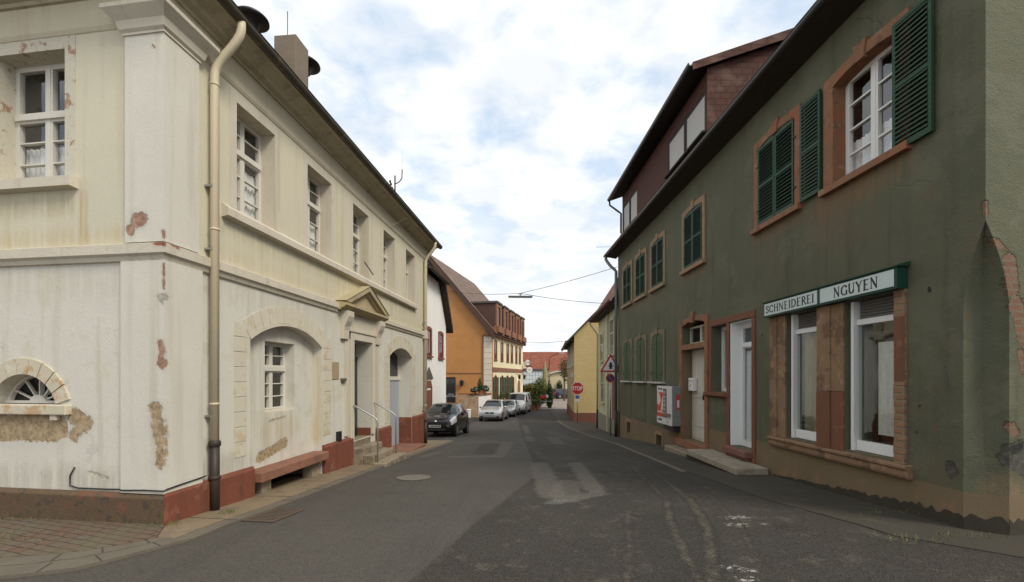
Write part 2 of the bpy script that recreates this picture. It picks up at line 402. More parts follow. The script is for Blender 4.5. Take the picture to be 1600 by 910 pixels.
M_pipe_iron = surf('brown_cast_iron', (0.045, 0.032, 0.026), rough=0.5, var=0.25, bump=0.2)
M_gutter = surf('weathered_zinc', (0.085, 0.074, 0.055), rough=0.55, var=0.3, vscale=5, bump=0.15, metal=0.3, spots=[((0.22, 0.17, 0.11), 5, 0.58, 0.5)])
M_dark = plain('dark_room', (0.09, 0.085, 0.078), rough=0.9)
M_curtain = surf('net_curtain', (0.82, 0.82, 0.80), var=0.08, vscale=8, bump=0.0, streak=((0.42, 0.42, 0.41), .7), spots=[((0.5, 0.5, 0.49), 22, .55, .4)])  # grey vertical streaks paint fold shading into the cloth; spots are lace
M_glass = glass('window_glass', (0.92, 0.93, 0.93), 2.0)
M_steel = plain('galvanised_steel', (0.42, 0.43, 0.43), rough=0.4, metal=0.7)
M_black = plain('black_paint', (0.012, 0.012, 0.013), rough=0.45)
M_door_blue = surf('blue_grey_door', (0.36, 0.39, 0.43), rough=0.55, var=0.06, bump=0.1)
M_tiles_dark = bricky('dark_roof_tiles', (0.09, 0.055, 0.042), (0.13, 0.07, 0.05), (0.03, 0.02, 0.02), 1.0, 0.24, 0.16, axis='yz')

# ------------------------------------------------------------------ ground
GP = [(-30, .1), (2, .02), (5, 0), (8.4, -.18), (11, -.33), (14.6, -.55), (19.4, -.94), (26.7, -1.42), (31.5, -1.62), (36, -1.8), (42, -1.9), (3000, -1.9)]
def g(Y):
    for (a, b), (c, d) in zip(GP, GP[1:]):
        if Y <= c: return b + (d - b) * (Y - a) / (c - a)
    return -1.9
def drape(name, poly, off, mat, kind='structure', skirt=0.0, step=0.5, parent=None, ymax=60, subx=None):
    bm = bmesh.new()
    bm.faces.new([bm.verts.new((x, y, 0)) for x, y in poly])
    ys = [p[1] for p in poly]; y = max(min(ys), -12)
    cuts = []
    while y < min(max(ys), ymax): cuts.append(y); y += step
    for c in cuts:
        bmesh.ops.bisect_plane(bm, geom=bm.verts[:] + bm.edges[:] + bm.faces[:], plane_co=(0, c, 0), plane_no=(0, 1, 0))
    for v in bm.verts: v.co.z = g(v.co.y) + off
    if skirt:
        ed = [e for e in bm.edges if e.is_boundary]
        r = bmesh.ops.extrude_edge_only(bm, edges=ed)
        for v in [x for x in r['geom'] if isinstance(x, bmesh.types.BMVert)]: v.co.z -= skirt
    bmesh.ops.recalc_face_normals(bm, faces=bm.faces)
    me = bpy.data.meshes.new(name); bm.to_mesh(me); bm.free(); me.materials.append(mat)
    if not skirt and me.polygons and me.polygons[0].normal.z < 0: me.flip_normals()
    o = bpy.data.objects.new(name, me); COL.objects.link(o)
    if kind: o['kind'] = kind
    return o
def asphalt(name, base, grain=0.35, crack=0.6, patchy=0.3, bump=0.5, tint=(0.11, 0.10, 0.085)):
    b = NB(name)
    c = b.mix(b.noise(0.55, 6), sc(base, 1 - patchy), sc(base, 1 + patchy))
    tr = b.noise(1.0, 5, b.pos((1.6, 0.12, 1)))
    c = b.mix(b.math('MULTIPLY', b.ramp(tr, 0.48, 0.66), 0.35), c, sc(base, 0.7))
    c = b.mix(b.math('MULTIPLY', b.ramp(b.noise(2.2, 7, rough=0.7), 0.56, 0.66), 0.45), c, tint)
    vo = b.n('ShaderNodeTexVoronoi', {'Vector': b.geo.outputs['Position'], 'Scale': 80.0}).outputs['Color']
    c = b.mix(grain, c, b.mix(0.75, vo, (0.5, 0.5, 0.5)), 'OVERLAY')
    if crack:
        wv = b.n('ShaderNodeMixRGB', {'Fac': 0.25, 'Color1': b.geo.outputs['Position']}, blend_type='ADD')
        nz = b.n('ShaderNodeTexNoise', {'Vector': b.geo.outputs['Position'], 'Scale': 1.4, 'Detail': 5.0}); b.t.links.new(nz.outputs['Color'], wv.inputs['Color2'])
        ve = b.n('ShaderNodeTexVoronoi', {'Vector': wv.outputs[0], 'Scale': 0.9}, feature='DISTANCE_TO_EDGE').outputs['Distance']
        line = b.math('MULTIPLY', b.math('SUBTRACT', 1.0, b.ramp(ve, 0.0, 0.012)), b.math('MULTIPLY', b.ramp(b.noise(0.5, 3), 0.46, 0.6), crack))
        c = b.mix(line, c, sc(base, 0.35))
        bits = b.ramp(b.noise(9, 5, b.pos((1, 0.6, 1)), rough=0.7), 0.69, 0.74)
        c = b.mix(b.math('MULTIPLY', bits, 0.7), c, (0.17, 0.14, 0.10))
    b.color(c); b.set(Roughness=b.n('ShaderNodeMapRange', {'Value': b.noise(1.3, 4), 'To Min': 0.62, 'To Max': 0.92}).outputs[0], Specular_IOR_Level=0.3)
    b.bump(b.math('ADD', b.noise(170, 2), b.noise(12, 4)), bump, 0.006)
    return b.m
M_pave_sand = surf('sandy_pavement_flags', (0.22, 0.165, 0.105), var=0.2, vscale=2.5, bump=0.5, spots=[((0.14, 0.11, 0.08), 3.5, 0.52, 0.5)])
M_kerb = surf('worn_kerb_stone', (0.135, 0.115, 0.088), var=0.2, vscale=3, bump=0.5, spots=[((0.11, 0.095, 0.07), 4, 0.52, 0.5)])
M_pave_grey = asphalt('pavement_asphalt', (0.055, 0.048, 0.036), crack=0.5, patchy=0.3, bump=0.6, tint=(0.085, 0.08, 0.045))
M_cobble = bricky('red_cobbles', (0.15, 0.088, 0.062), (0.14, 0.12, 0.09), (0.045, 0.042, 0.028), 1.0, 0.18, 0.10, msize=0.007, bump=1.0, axis='xy', rot=0.3, warp=0.06, weather=((0.12, 0.11, 0.06), 0.5))
M_earth = surf('earth', (0.11, 0.095, 0.06), var=0.3, vscale=0.4, bump=0.3)
M_far_pave = surf('pinkish_far_paving', (0.25, 0.205, 0.175), var=0.12, vscale=1.2, bump=0.2)

drape('ground', [(-900, -12), (900, -12), (900, 1500), (-900, 1500)], -0.03, M_earth, step=1.0)
def road_material():
    b = NB('worn_road')
    old, new = (0.042, 0.037, 0.030), (0.074, 0.066, 0.055)
    c = b.mix(b.noise(0.55, 6), sc(old, .62), sc(old, 1.38))
    c = b.mix(b.math('MULTIPLY', b.ramp(b.noise(2.4, 5, rough=0.75), 0.53, 0.66), 0.6), c, (0.100, 0.085, 0.064))
    c = b.mix(b.math('MULTIPLY', b.ramp(b.noise(5.5, 4, rough=0.78), 0.56, 0.70), 0.6), c, (0.030, 0.026, 0.021))
    cn = b.mix(b.noise(0.8, 6), sc(new, .84), sc(new, 1.14))
    cn = b.mix(b.math('MULTIPLY', b.ramp(b.noise(1.0, 6, b.pos((2.2, .10, 1))), 0.5, 0.68), 0.35), cn, sc(new, .72))
    cn = b.mix(b.math('MULTIPLY', b.ramp(b.noise(1.7, 7, rough=.7), 0.58, 0.68), 0.45), cn, sc(new, .66))
    def S(A, B, r, soft=.03, amp=.10, scale=5.0): return b.seg((*A, 0), (*B, 0), r, soft, amp, scale, True)[0]
    m1 = b.math('MAXIMUM', S((-1.15, 44), (-1.15, 8.6), 1.62, .04, .06, 1.6), S((-1.15, 8.6), (-3.05, 1.5), 1.62, .04, .06, 1.6))
    seam = b.math('MAXIMUM', S((-1.15, 44), (-1.15, 8.6), 1.65, .02, .06, 1.6), S((-1.15, 8.6), (-3.05, 1.5), 1.65, .02, .06, 1.6))
    c = b.mix(b.math('MULTIPLY', seam, .5), c, (0.035, 0.031, 0.026)); c = b.mix(m1, c, cn)
    pale = (0.128, 0.115, 0.095); dark = (0.034, 0.031, 0.027)
    for A, B, r, col, k in (((.60, 9.9), (.60, 6.5), .20, pale, .75), ((.95, 7.6), (.75, 6.4), .22, pale, .6), ((1.40, 9.9), (1.28, 6.9), .15, pale, .85), ((.7, 6.25), (1.3, 6.7), .13, pale, .8), ((.55, 6.1), (.85, 6.2), .10, (.15, .145, .13), .7),
                            ((-1.4, 11.1), (-.45, 11.25), .20, pale, .6), ((-.35, 11.2), (-.1, 15.3), .17, pale, .6), ((-.75, 12), (-.7, 14.8), .30, dark, .8), ((-1.35, 15.8), (-.1, 15.4), .2, pale, .45),
                            ((.85, 29), (.68, 16.3), .16, pale, .7), ((1.7, 19), (1.55, 14.8), .22, pale, .55), ((1.0, 14), (1.0, 12.4), .2, dark, .7), ((2.0, 24), (2.3, 17), .3, pale, .3), ((.7, 22), (1.0, 19), .22, dark, .6),
                            ((1.66, 5.3), (1.2, 3.2), .17, dark, .85), ((1.1, 3.2), (.8, 1.5), .30, dark, .6), ((2.25, 5.7), (1.75, 3.9), .17, dark, .6), ((1.5, 3.0), (1.4, 1.5), .2, dark, .6), ((-2.2, 11.2), (-2.0, 12.2), .12, pale, .7),
                            ((3.0, 7.5), (3.1, 11), .2, dark, .5), ((2.6, 4.2), (3.3, 3.2), .35, dark, .4)):
        c = b.mix(b.math('MULTIPLY', S(A, B, r, .05, .16, 4.0), k * .8), c, col)
    brk = b.ramp(b.noise(5, 4, rough=.8), .36, .62)
    grit = (0.125, 0.104, 0.076)
    for pts, r in (([(2.6, 12), (2.62, 10), (2.3, 7.5), (2.15, 6.2), (1.83, 5.2), (1.53, 3.8), (1.45, 2.0)], .035), ([(2.75, 8.6), (2.5, 6.3), (2.12, 4.85), (1.62, 3.6), (1.4, 2.2)], .045), ([(1.45, 5.6), (1.2, 4.6), (.93, 3.6), (.7, 2.3)], .025), ([(2.9, 6.6), (2.6, 5.2), (2.2, 4.0)], .02)):
        for A, B in zip(pts, pts[1:]):
            m_, d_ = b.seg((*A, 0), (*B, 0), r, .03, .08, 9, True)
            c = b.mix(b.math('MULTIPLY', b.math('SUBTRACT', 1.0, b.ramp(d_, r * 1.4, r * 1.9 + .03)), .55), c, (0.026, 0.023, 0.019))
            c = b.mix(b.math('MULTIPLY', b.math('MULTIPLY', m_, brk), .55), c, grit)
    flk = b.ramp(b.noise(16, 4, rough=.8), .50, .56)
    for A, B, r in (((2.52, 5.30), (2.75, 5.32), .07), ((2.45, 5.0), (2.58, 5.0), .06), ((2.80, 5.03), (2.82, 5.02), .025), ((1.86, 3.86), (2.02, 3.80), .05), ((1.86, 3.64), (1.95, 3.66), .05), ((1.95, 3.45), (2.05, 3.45), .05), ((1.75, 6.15), (1.77, 6.15), .02)):
        c = b.mix(b.math('MULTIPLY', b.math('MULTIPLY', S(A, B, r, .03, .07, 11), flk), .75), c, (0.45, 0.43, 0.38))
    bits = b.math('MULTIPLY', b.ramp(b.noise(11, 6, b.pos((1, .45, 1)), rough=.75), .67, .73), b.math('SUBTRACT', 1.0, m1))
    c = b.mix(b.math('MULTIPLY', bits, .7), c, (0.16, 0.135, 0.10))
    ck = b.math('MULTIPLY', b.cracks(.75, .008, .6, .5, .45), b.math('SUBTRACT', 1.0, m1))
    c = b.mix(ck, c, (0.018, 0.016, 0.013))
    vo = b.n('ShaderNodeTexVoronoi', {'Vector': b.geo.outputs['Position'], 'Scale': 75.0})
    g1 = b.n('ShaderNodeSeparateXYZ', {0: vo.outputs['Color']}).outputs[0]
    gs = b.math('ADD', .62, b.math('MULTIPLY', g1, .76))
    c = b.mix(b.math('SUBTRACT', 1.0, b.math('MULTIPLY', m1, .45)), c, b.n('ShaderNodeMixRGB', {'Fac': 1.0, 'Color1': c, 'Color2': b.n('ShaderNodeCombineXYZ', {0: gs, 1: gs, 2: gs}).outputs[0]}, blend_type='MULTIPLY').outputs[0])
    b.color(c); b.set(Roughness=b.n('ShaderNodeMapRange', {'Value': b.noise(1.3, 4), 'To Min': 0.66, 'To Max': 0.92}).outputs[0], Specular_IOR_Level=0.3)
    h = b.math('ADD', b.math('MULTIPLY', vo.outputs['Distance'], 1.2), b.math('MULTIPLY', b.noise(14, 5), 1.6))
    b.bump(b.math('SUBTRACT', h, b.math('MULTIPLY', ck, 2.0)), .75, .007)
    return b.m
M_road = road_material()
drape('road', [(-13, -11), (14, -11), (14, 47.5), (-13, 47.5)], 0.0, M_road)
drape('far_paving', [(4.2, 49), (16, 49), (16, 72), (3.0, 72), (2.6, 52)], 0.008, M_far_pave)
# pavements, kerbs and forecourt
kerb_line = [(-3.22, 4.5), (-3.03, 5.74), (-2.8, 8.15), (-2.45, 11.4), (-2.11, 14.6), (-1.9, 18)]
drape('pavement_flags', [(-3.95, 5.1), (-3.57, 4.5), (-3.4, 4.5), (-3.2, 5.74), (-2.97, 8.15), (-2.6, 11.4), (-2.28, 14.6), (-2.2, 16.4), (-4.0, 16.4)], 0.022, M_pave_sand, skirt=0.2)
drape('kerb', [(-3.392, 4.5), (-3.22, 4.5), (-3.03, 5.74), (-2.8, 8.15), (-2.45, 11.4), (-2.11, 14.6), (-2.05, 16.0), (-2.192, 16.4), (-2.272, 14.6), (-2.592, 11.4), (-2.962, 8.15), (-3.192, 5.74)], 0.018, M_kerb, skirt=0.2)
drape('kerb', [(-7, 3.05), (-4.15, 3.62), (-3.7, 3.78), (-3.49, 4.07), (-3.23, 4.49), (-3.40, 4.49), (-3.62, 4.2), (-3.85, 3.98), (-4.2, 3.84), (-7, 3.3)], 0.03, M_kerb, skirt=0.2)
drape('kerb', [(-7, 3.31), (-4.2, 3.85), (-3.86, 3.99), (-3.63, 4.21), (-3.41, 4.49), (-3.56, 4.49), (-3.75, 4.3), (-3.95, 4.15), (-4.3, 4.03), (-7, 3.55)], 0.034, M_kerb, skirt=0.2)
M_gap = plain('dark_joint', (0.05, 0.043, 0.033), rough=.95)
def across(line, w, n, off):
    for (x, y), (x2, y2) in zip(line, line[1:]):
        L = math.hypot(x2 - x, y2 - y); k = max(1, round(L / n)); px, py = -(y2 - y) / L, (x2 - x) / L
        for i in range(k):
            t = (i + .5) / k; cx, cy = x + (x2 - x) * t, y + (y2 - y) * t; tx, ty = (x2 - x) / L * .006, (y2 - y) / L * .006
            yield [(cx - tx, cy - ty), (cx + tx, cy + ty), (cx + tx + px * w, cy + ty + py * w), (cx - tx + px * w, cy - ty + py * w)]
for ln_, w_, n_, off_ in (([(-7, 3.05), (-4.15, 3.62), (-3.7, 3.78), (-3.49, 4.07), (-3.23, 4.49)], .20, .8, .033), ([(-7, 3.31), (-4.2, 3.85), (-3.86, 3.99), (-3.63, 4.21), (-3.41, 4.49)], .17, .65, .037), ([(-3.22, 4.5), (-3.03, 5.74), (-2.8, 8.15), (-2.45, 11.4), (-2.11, 14.6)], .165, .9, .021), ([(-3.39, 4.55), (-3.19, 5.74), (-2.96, 8.15), (-2.6, 11.4), (-2.28, 14.6)], .55, 1.1, .025)):
    for pl_ in across(ln_, w_, n_, off_): drape('paving_joint', pl_, off_, M_gap, step=.2)
drape('cobbled_forecourt', [(-14, 3.0), (-7, 3.56), (-4.3, 4.035), (-3.95, 4.155), (-3.757, 4.305), (-3.57, 4.49), (-3.9, 5.1), (-14, 6.9)], 0.036, M_cobble, skirt=0.2)
drape('pavement', [(3.9, 46), (5.2, 46), (6.5, 27), (6, 2.0), (5.6, 2.4), (4.7, 4.0), (3.95, 4.63), (3.55, 6.22), (3.4, 8.7), (3.5, 15.4), (3.5, 32), (3.7, 36)], 0.010, M_pave_grey, skirt=0.05)
drape('kerb', [(3.5, 15.4), (3.5, 32), (3.7, 36), (3.58, 36), (3.38, 32), (3.38, 15.4), (3.28, 8.7), (3.4, 8.7)], 0.008, M_kerb, skirt=0.05)

# ------------------------------------------------------------------ windows
def casement(F, par, u0, u1, z0, z1, d, cols=2, ztr=None, lo=3, up=2, fw=.032, sw=.026, bar=.016, mull=.034, mat=None, curtain=None, name='window', gl=None, label=None):
    mat = mat or M_white_paint
    mb = MB(); t = .06
    mb.box(F, u0, u0 + fw, d - t, d, z0, z1); mb.box(F, u1 - fw, u1, d - t, d, z0, z1)
    mb.box(F, u0 + fw, u1 - fw, d - t, d - .001, z1 - fw, z1); mb.box(F, u0 + fw, u1 - fw, d - t, d - .001, z0, z0 + fw)
    if ztr: mb.box(F, u0 + fw, u1 - fw, d - t, d + .035, ztr - .035, ztr + .035)
    lights = []
    bands = [(z0 + fw, (ztr - .035) if ztr else z1 - fw, lo)] + ([(ztr + .035, z1 - fw, up)] if ztr else [])
    wcol = (u1 - u0 - 2 * fw - mull * (cols - 1)) / cols
    pn = MB()
    for c in range(cols):
        a = u0 + fw + c * (wcol + mull); b_ = a + wcol
        for (za, zb, rows) in bands:
            if c: mb.box(F, a - mull, a, d - t, d + .012, za, zb)
            mb.box(F, a, a + sw, d - t + .01, d + .006, za, zb); mb.box(F, b_ - sw, b_, d - t + .01, d + .006, za, zb)
            mb.box(F, a + sw, b_ - sw, d - t + .01, d + .005, za, za + sw); mb.box(F, a + sw, b_ - sw, d - t + .01, d + .005, zb - sw, zb)
            for r in range(1, rows):
                zc = za + (zb - za) * r / rows
                mb.box(F, a + sw, b_ - sw, d - t + .012, d + .003, zc - bar / 2, zc + bar / 2)
            pn.poly([F.P(a + sw, d - .03, za + sw), F.P(b_ - sw, d - .03, za + sw), F.P(b_ - sw, d - .03, zb - sw), F.P(a + sw, d - .03, zb - sw)])
    w = mb.build(name, mat, par)
    if label: w['label'] = label
    pn.build('pane', gl or M_glass, w)
    if curtain:
        cm = MB(); n = 40; ca, cb = curtain
        pts = []; fs = []
        for i in range(n + 1):
            u = u0 + fw + (u1 - u0 - 2 * fw) * i / n; dd = d - .085 + .018 * math.sin(i * 1.9) + .008 * math.sin(i * .7)
            pts += [F.P(u, dd, ca), F.P(u, dd - .01, cb)]
        fs = [[2 * i, 2 * i + 2, 2 * i + 3, 2 * i + 1] for i in range(n)]
        cm.add(pts, fs); cm.build('curtain', M_curtain, w, smooth=True)
    return w

# ------------------------------------------------------------------ the cream corner house
LU = 10.18; EU = 8.6
H = thing('corner_house', 'cream two-storey corner house with white ground floor and red plinth, left of the street', 'house', (-3.852, 4.956, 0))
upw = [(1.14, 1.985), (2.90, 3.75), (4.69, 5.50), (6.42, 7.23), (8.155, 8.98)]
DOOR = (4.667, 5.639, .27, 2.43); AR1 = (1.42, 3.385, 2.18, 2.47); AR2 = (6.87, 8.70, 2.215, 2.455)
lz = MB()
wall_cells(lz, FL, 0, LU, -1.2, 2.98, [DOOR, (AR1[0], AR1[1], -.7, AR1[3] + .005), (AR2[0], AR2[1], -.9, AR2[3] + .005)])
a1 = arc(*AR1); a2 = arc(*AR2)
spandrel(lz, FL, a1, AR1[3] + .005); spandrel(lz, FL, a2, AR2[3] + .005)
LUN = (1.38, 2.30, 1.335, 1.68); al = arc(*LUN)
wall_cells(lz, FE, 0, EU, -1.2, 2.98, [(LUN[0], LUN[1], LUN[2], LUN[3] + .005)])
spandrel(lz, FE, al, LUN[3] + .005)
# far and back walls
Bk = [FL.P(LU, 0, 0), FE.P(EU, 0, 0)]; c4 = Bk[0] + Bk[1] - FL.P(0, 0, 0)
for a, b in ((Bk[0], c4), (c4, Bk[1])):
    lz.poly([(a.x, a.y, -1.2), (b.x, b.y, -1.2), (b.x, b.y, 2.98), (a.x, a.y, 2.98)])
# reveals of the blind arch, doorways, cellar light
reveal(lz, FL, [(AR1[0], -.7)] + a1 + [(AR1[1], -.7)], 0, -.16)
reveal(lz, FL, [(DOOR[0], .27), (DOOR[0], DOOR[3]), (DOOR[1], DOOR[3]), (DOOR[1], .27)], 0, -.40)
reveal(lz, FL, [(AR2[0], -.9)] + a2 + [(AR2[1], -.9)], 0, -.42)
reveal(lz, FE, [(LUN[1], LUN[2])] + al[::-1] + [(LUN[0], LUN[2])], 0, -.2)
lz.build('ground_floor_wall', M_plaster_low, H)
uz = MB()
wall_cells(uz, FL, 0, LU, 2.981, 6.0, [(a, b, 3.90, 5.385) for a, b in upw])
EW = (1.279, 2.25, 3.92, 5.41)
wall_cells(uz, FE, 0, EU, 2.981, 6.0, [EW, (4.2, 5.17, 3.92, 5.41)])
for a, b in ((Bk[0], c4), (c4, Bk[1])):
    uz.poly([(a.x, a.y, 2.981), (b.x, b.y, 2.981), (b.x, b.y, 6.0), (a.x, a.y, 6.0)])
uz.build('upper_wall', M_plaster_up, H)
# back of the blind arch with its own window opening
bw = (1.976, 2.771, 1.09, 2.21)
bp = MB(); wall_cells(bp, FL, AR1[0] - .02, AR1[1] + .02, .14, 2.5, [bw], d=-.16)
reveal(bp, FL, [(bw[0], bw[2]), (bw[0], bw[3]), (bw[1], bw[3]), (bw[1], bw[2]), (bw[0], bw[2])], -.16, -.36)
bp.build('arch_back_wall', M_plaster_low, H)
w = casement(FL, H, bw[0], bw[1], bw[2], bw[3], -.33, cols=2, ztr=1.78, lo=3, up=2)
MB().box(FL, bw[0], bw[1] + .03, -.335, -.20, bw[2] - .05, bw[2] + .012).build('sill', M_trim, w)
# quoin blocks beside the arches and voussoirs over them
M_quoin_r = surf('quoin_render', (0.59, 0.54, 0.43), var=0.1, bump=0.4, spots=[((0.47, 0.38, 0.22), 3.2, 0.53, 0.6)])
for ua, ub, zb_, zs_, n_ in ((1.09, 1.335, .55, .207, 9), (3.445, 3.72, .55, .205, 9), (6.50, 6.80, .45, .19, 10), (8.76, 9.05, .45, .19, 10)):
    q = MB()
    for k in range(n_): q.box(FL, ua, ub, -.002, .007, zb_ + k * zs_, zb_ + (k + 1) * zs_ - .018)
    q.build('quoins', M_quoin_r, H)
def ring(F, u0, u1, zs, zc, off0, off1, gap, n, d, mat, name, par):
    w_ = (u1 - u0) / 2; h = zc - zs; r = (w_ * w_ + h * h) / (2 * h); cu = (u0 + u1) / 2; cz = zc - r
    A0 = math.atan2(zs - cz, -w_); A1 = math.atan2(zs - cz, w_); mb = MB()
    for i in range(n):
        p = A0 + (A1 - A0) * i / n - gap / r / 2 * (1 if A1 < A0 else -1); q_ = A0 + (A1 - A0) * (i + 1) / n + gap / r / 2 * (1 if A1 < A0 else -1)
        pts = [(cu + (r + off0) * math.cos(p + (q_ - p) * j / 3), cz + (r + off0) * math.sin(p + (q_ - p) * j / 3)) for j in range(4)] + \
              [(cu + (r + off1) * math.cos(p + (q_ - p) * j / 3), cz + (r + off1) * math.sin(p + (q_ - p) * j / 3)) for j in (3, 2, 1, 0)]
        mb.prism(F, pts, -.002, d)
    return mb.build(name, mat, par)
ring(FL, *AR1, .045, .30, .012, 12, .006, MATS['quoin_render'], 'voussoirs', H)
ring(FL, *AR1, .0, .04, -.001, 14, .014, M_trim, 'arch_moulding', H)
ring(FL, *AR2, .05, .34, .012, 9, .006, MATS['quoin_render'], 'voussoirs', H)
ring(FL, *AR2, .0, .045, -.001, 12, .014, M_trim, 'arch_moulding', H)
ring(FE, *LUN, .0, .185, .012, 9, .022, M_stone_arch, 'voussoirs', H)
# cellar light on the end wall
lw = MB(); cu = (LUN[0] + LUN[1]) / 2
lw.prism(FE, arc(LUN[0] - .01, LUN[1] + .01, LUN[2], LUN[3] + .02) + arc(LUN[0] + .03, LUN[1] - .03, LUN[2], LUN[3] - .025)[::-1], -.19, -.14)
for aa in (30, 60, 90, 120, 150):
    x, z = math.cos(R(aa)), math.sin(R(aa)); 
    lw.prism(FE, [(cu + .10 * x - .008 * z, LUN[2] + .08 * z + .008 * x), (cu + .44 * x - .008 * z, LUN[2] + .33 * z + .008 * x), (cu + .44 * x + .008 * z, LUN[2] + .33 * z - .008 * x), (cu + .10 * x + .008 * z, LUN[2] + .08 * z - .008 * x)], -.18, -.15)
lw.prism(FE, [(cu + .12 * math.cos(R(a)), LUN[2] + .10 * math.sin(R(a))) for a in range(0, 181, 20)], -.185, -.13)
lw.box(FE, LUN[0], LUN[1], -.19, -.12, LUN[2], LUN[2] + .03)
lwo = lw.build('fanlight', M_white_paint, H)
MB().prism(FE, arc(LUN[0], LUN[1], LUN[2], LUN[3]), -.20, -.195).build('pane', plain('dark_glass', (0.012, 0.013, 0.015), rough=0.08), lwo)
MB().box(FE, 1.19, 2.5, -.05, .07, 1.215, 1.33).build('cellar_sill', M_stone_arch, H, bevel=.012)
MB().box(FE, 1.34, 1.43, 0, .05, 1.15, 1.215).build('sill_bracket', M_stone_arch, H, bevel=.01)
# plinth, belt, frieze, cornice: one moulding round the corner, mitred
def mitre(d, z):
    nE, nL = Vector((FE.nx, FE.ny, 0)), Vector((FL.nx, FL.ny, 0))
    p = FL.P(0, 0, 0) + (nE + nL) * (d / (1 + nE.dot(nL)))
    return Vector((p.x, p.y, z))
def wrap(mb, prof, uE, uL):
    rings = []
    if uE is not None: rings.append([FE.P(uE, d, z) for d, z in prof])
    rings.append([mitre(d, z) for d, z in prof])
    if uL is not None: rings.append([FL.P(uL, d, z) for d, z in prof])
    n = len(prof); k = len(rings)
    f = [[i * n + j, i * n + (j + 1) % n, (i + 1) * n + (j + 1) % n, (i + 1) * n + j] for i in range(k - 1) for j in range(n)]
    mb.add([q_ for r_ in rings for q_ in r_], f + [list(range(n - 1, -1, -1)), list(range((k - 1) * n, k * n))])
    return mb
pl = MB()
pp = [(0, -1.1), (.06, -1.1), (.06, .33), (.035, .375), (0, .375)]
wrap(pl, pp, None, 1.44).build('plinth', M_plinth, H, bevel=.006)
for q0, q1, pf_ in ((3.40, 4.60, pp), (5.90, 6.85, pp), (8.72, LU, [(0, -1.1), (.06, -1.1), (.06, .40), (.035, .44), (0, .44)])):
    MB().mould(FL, pf_, q0, q1).build('plinth', M_plinth, H, bevel=.006)
wrap(MB(), [(0, -.6), (.0605, -.6), (.0605, .315), (.02, .355), (0, .36)], EU, None).build('old_plinth', M_plinth_old, H, bevel=.01)
for q_ in ((8.69, 8.699, -.40, 0, -.9, .42), (5.628, 5.637, -.32, 0, .1, .45)):
    MB().box(FL, *q_).build('painted_reveal_base', M_plinth, H)
bl = [(0, 2.93), (.03, 2.94), (.045, 2.985), (.075, 3.01), (.075, 3.115), (.0, 3.145)]
wrap(MB(), bl, EU, 3.95).build('belt_course', surf('belt_trim', (0.585, 0.53, 0.43), var=0.09, bump=0.4, streak=((0.36, 0.30, 0.2), 0.55), spots=[((0.44, 0.39, 0.28), 6, 0.6, 0.5)], scars=[(*on(FE, .075, (.02, 3.12), (-.05, 3.10)), .035, (.30, .14, .08), .05, 9), (*on(FL, .075, (.03, 3.12), (.10, 3.10)), .02, (.30, .14, .08), .04, 9)]), H); MB().mould(FL, bl, 6.18, LU + .05).build('belt_course', M_trim, H)
fz = [(0, 5.55), (.012, 5.56), (.03, 5.60), (.03, 5.90), (0, 5.90)]
wrap(MB(), fz, EU, LU).build('frieze', surf('frieze_render', (0.57, 0.51, 0.375), var=0.09, bump=0.3, streak=((0.42, 0.35, 0.22), 0.4)), H)
cn = [(0, 5.895), (.06, 5.905), (.075, 5.94), (.15, 5.955), (.18, 5.99), (.25, 6.01), (.30, 6.05), (.37, 6.06), (.37, 6.12), (0, 6.14)]
wrap(MB(), cn, EU, LU + .3).build('cornice', M_cornice, H)
# gutter: a half round trough along both eaves
def trough(F, u0, u1, dc, zc, r, mat, par, name='gutter'):
    pr = [(dc + r * math.cos(a), zc + r * math.sin(a)) for a in [math.pi + math.pi * i / 8 for i in range(9)]] + [(dc + r + .012, zc + .012), (dc + r - .01, zc + .02)] + [(dc + (r - .008) * math.cos(a), zc + .012 + (r - .008) * math.sin(a)) for a in [2 * math.pi - math.pi * i / 8 for i in range(9)]]
    mb = MB(); mb.mould(F, pr, u0, u1)
    return mb.build(name, mat, par)
gpr = [(.40 + .075 * math.cos(a), 6.125 + .075 * math.sin(a)) for a in [math.pi + math.pi * i / 8 for i in range(9)]] + [(.487, 6.137), (.465, 6.145)] + [(.40 + .067 * math.cos(a), 6.137 + .067 * math.sin(a)) for a in [2 * math.pi - math.pi * i / 8 for i in range(9)]]
wrap(MB(), gpr, EU, LU + .42).build('gutter', M_gutter, H)
# hipped roof
def P2(p, z): return (p[0], p[1], z)
e0 = FL.P(-.36, .36, 0); e0 = FL.P(0, .36, 0) + Vector((FE.nx, FE.ny, 0)) * .36
ax = Vector((FL.ux, FL.uy, 0)); bx = Vector((FE.ux, FE.uy, 0))
e1 = e0 + ax * (LU + .72); e2 = e1 + bx * (EU + .7); e3 = e0 + bx * (EU + .7)
r0 = (e0 + e3) / 2 + ax * 4.4; r1 = (e1 + e2) / 2 - ax * 1.2
zr = 6.16; zt = 9.4
rf = MB()
rf.poly([P2(e0, zr), P2(e1, zr), P2(r1, zt), P2(r0, zt)]); rf.poly([P2(e1, zr), P2(e2, zr), P2(r1, zt)])
rf.poly([P2(e2, zr), P2(e3, zr), P2(r0, zt), P2(r1, zt)]); rf.poly([P2(e3, zr), P2(e0, zr), P2(r0, zt)])
rf.poly([P2(e0, zr - .02), P2(e1, zr - .02), P2(e2, zr - .02), P2(e3, zr - .02)])
RF = rf.build('roof', M_tiles_dark, H)
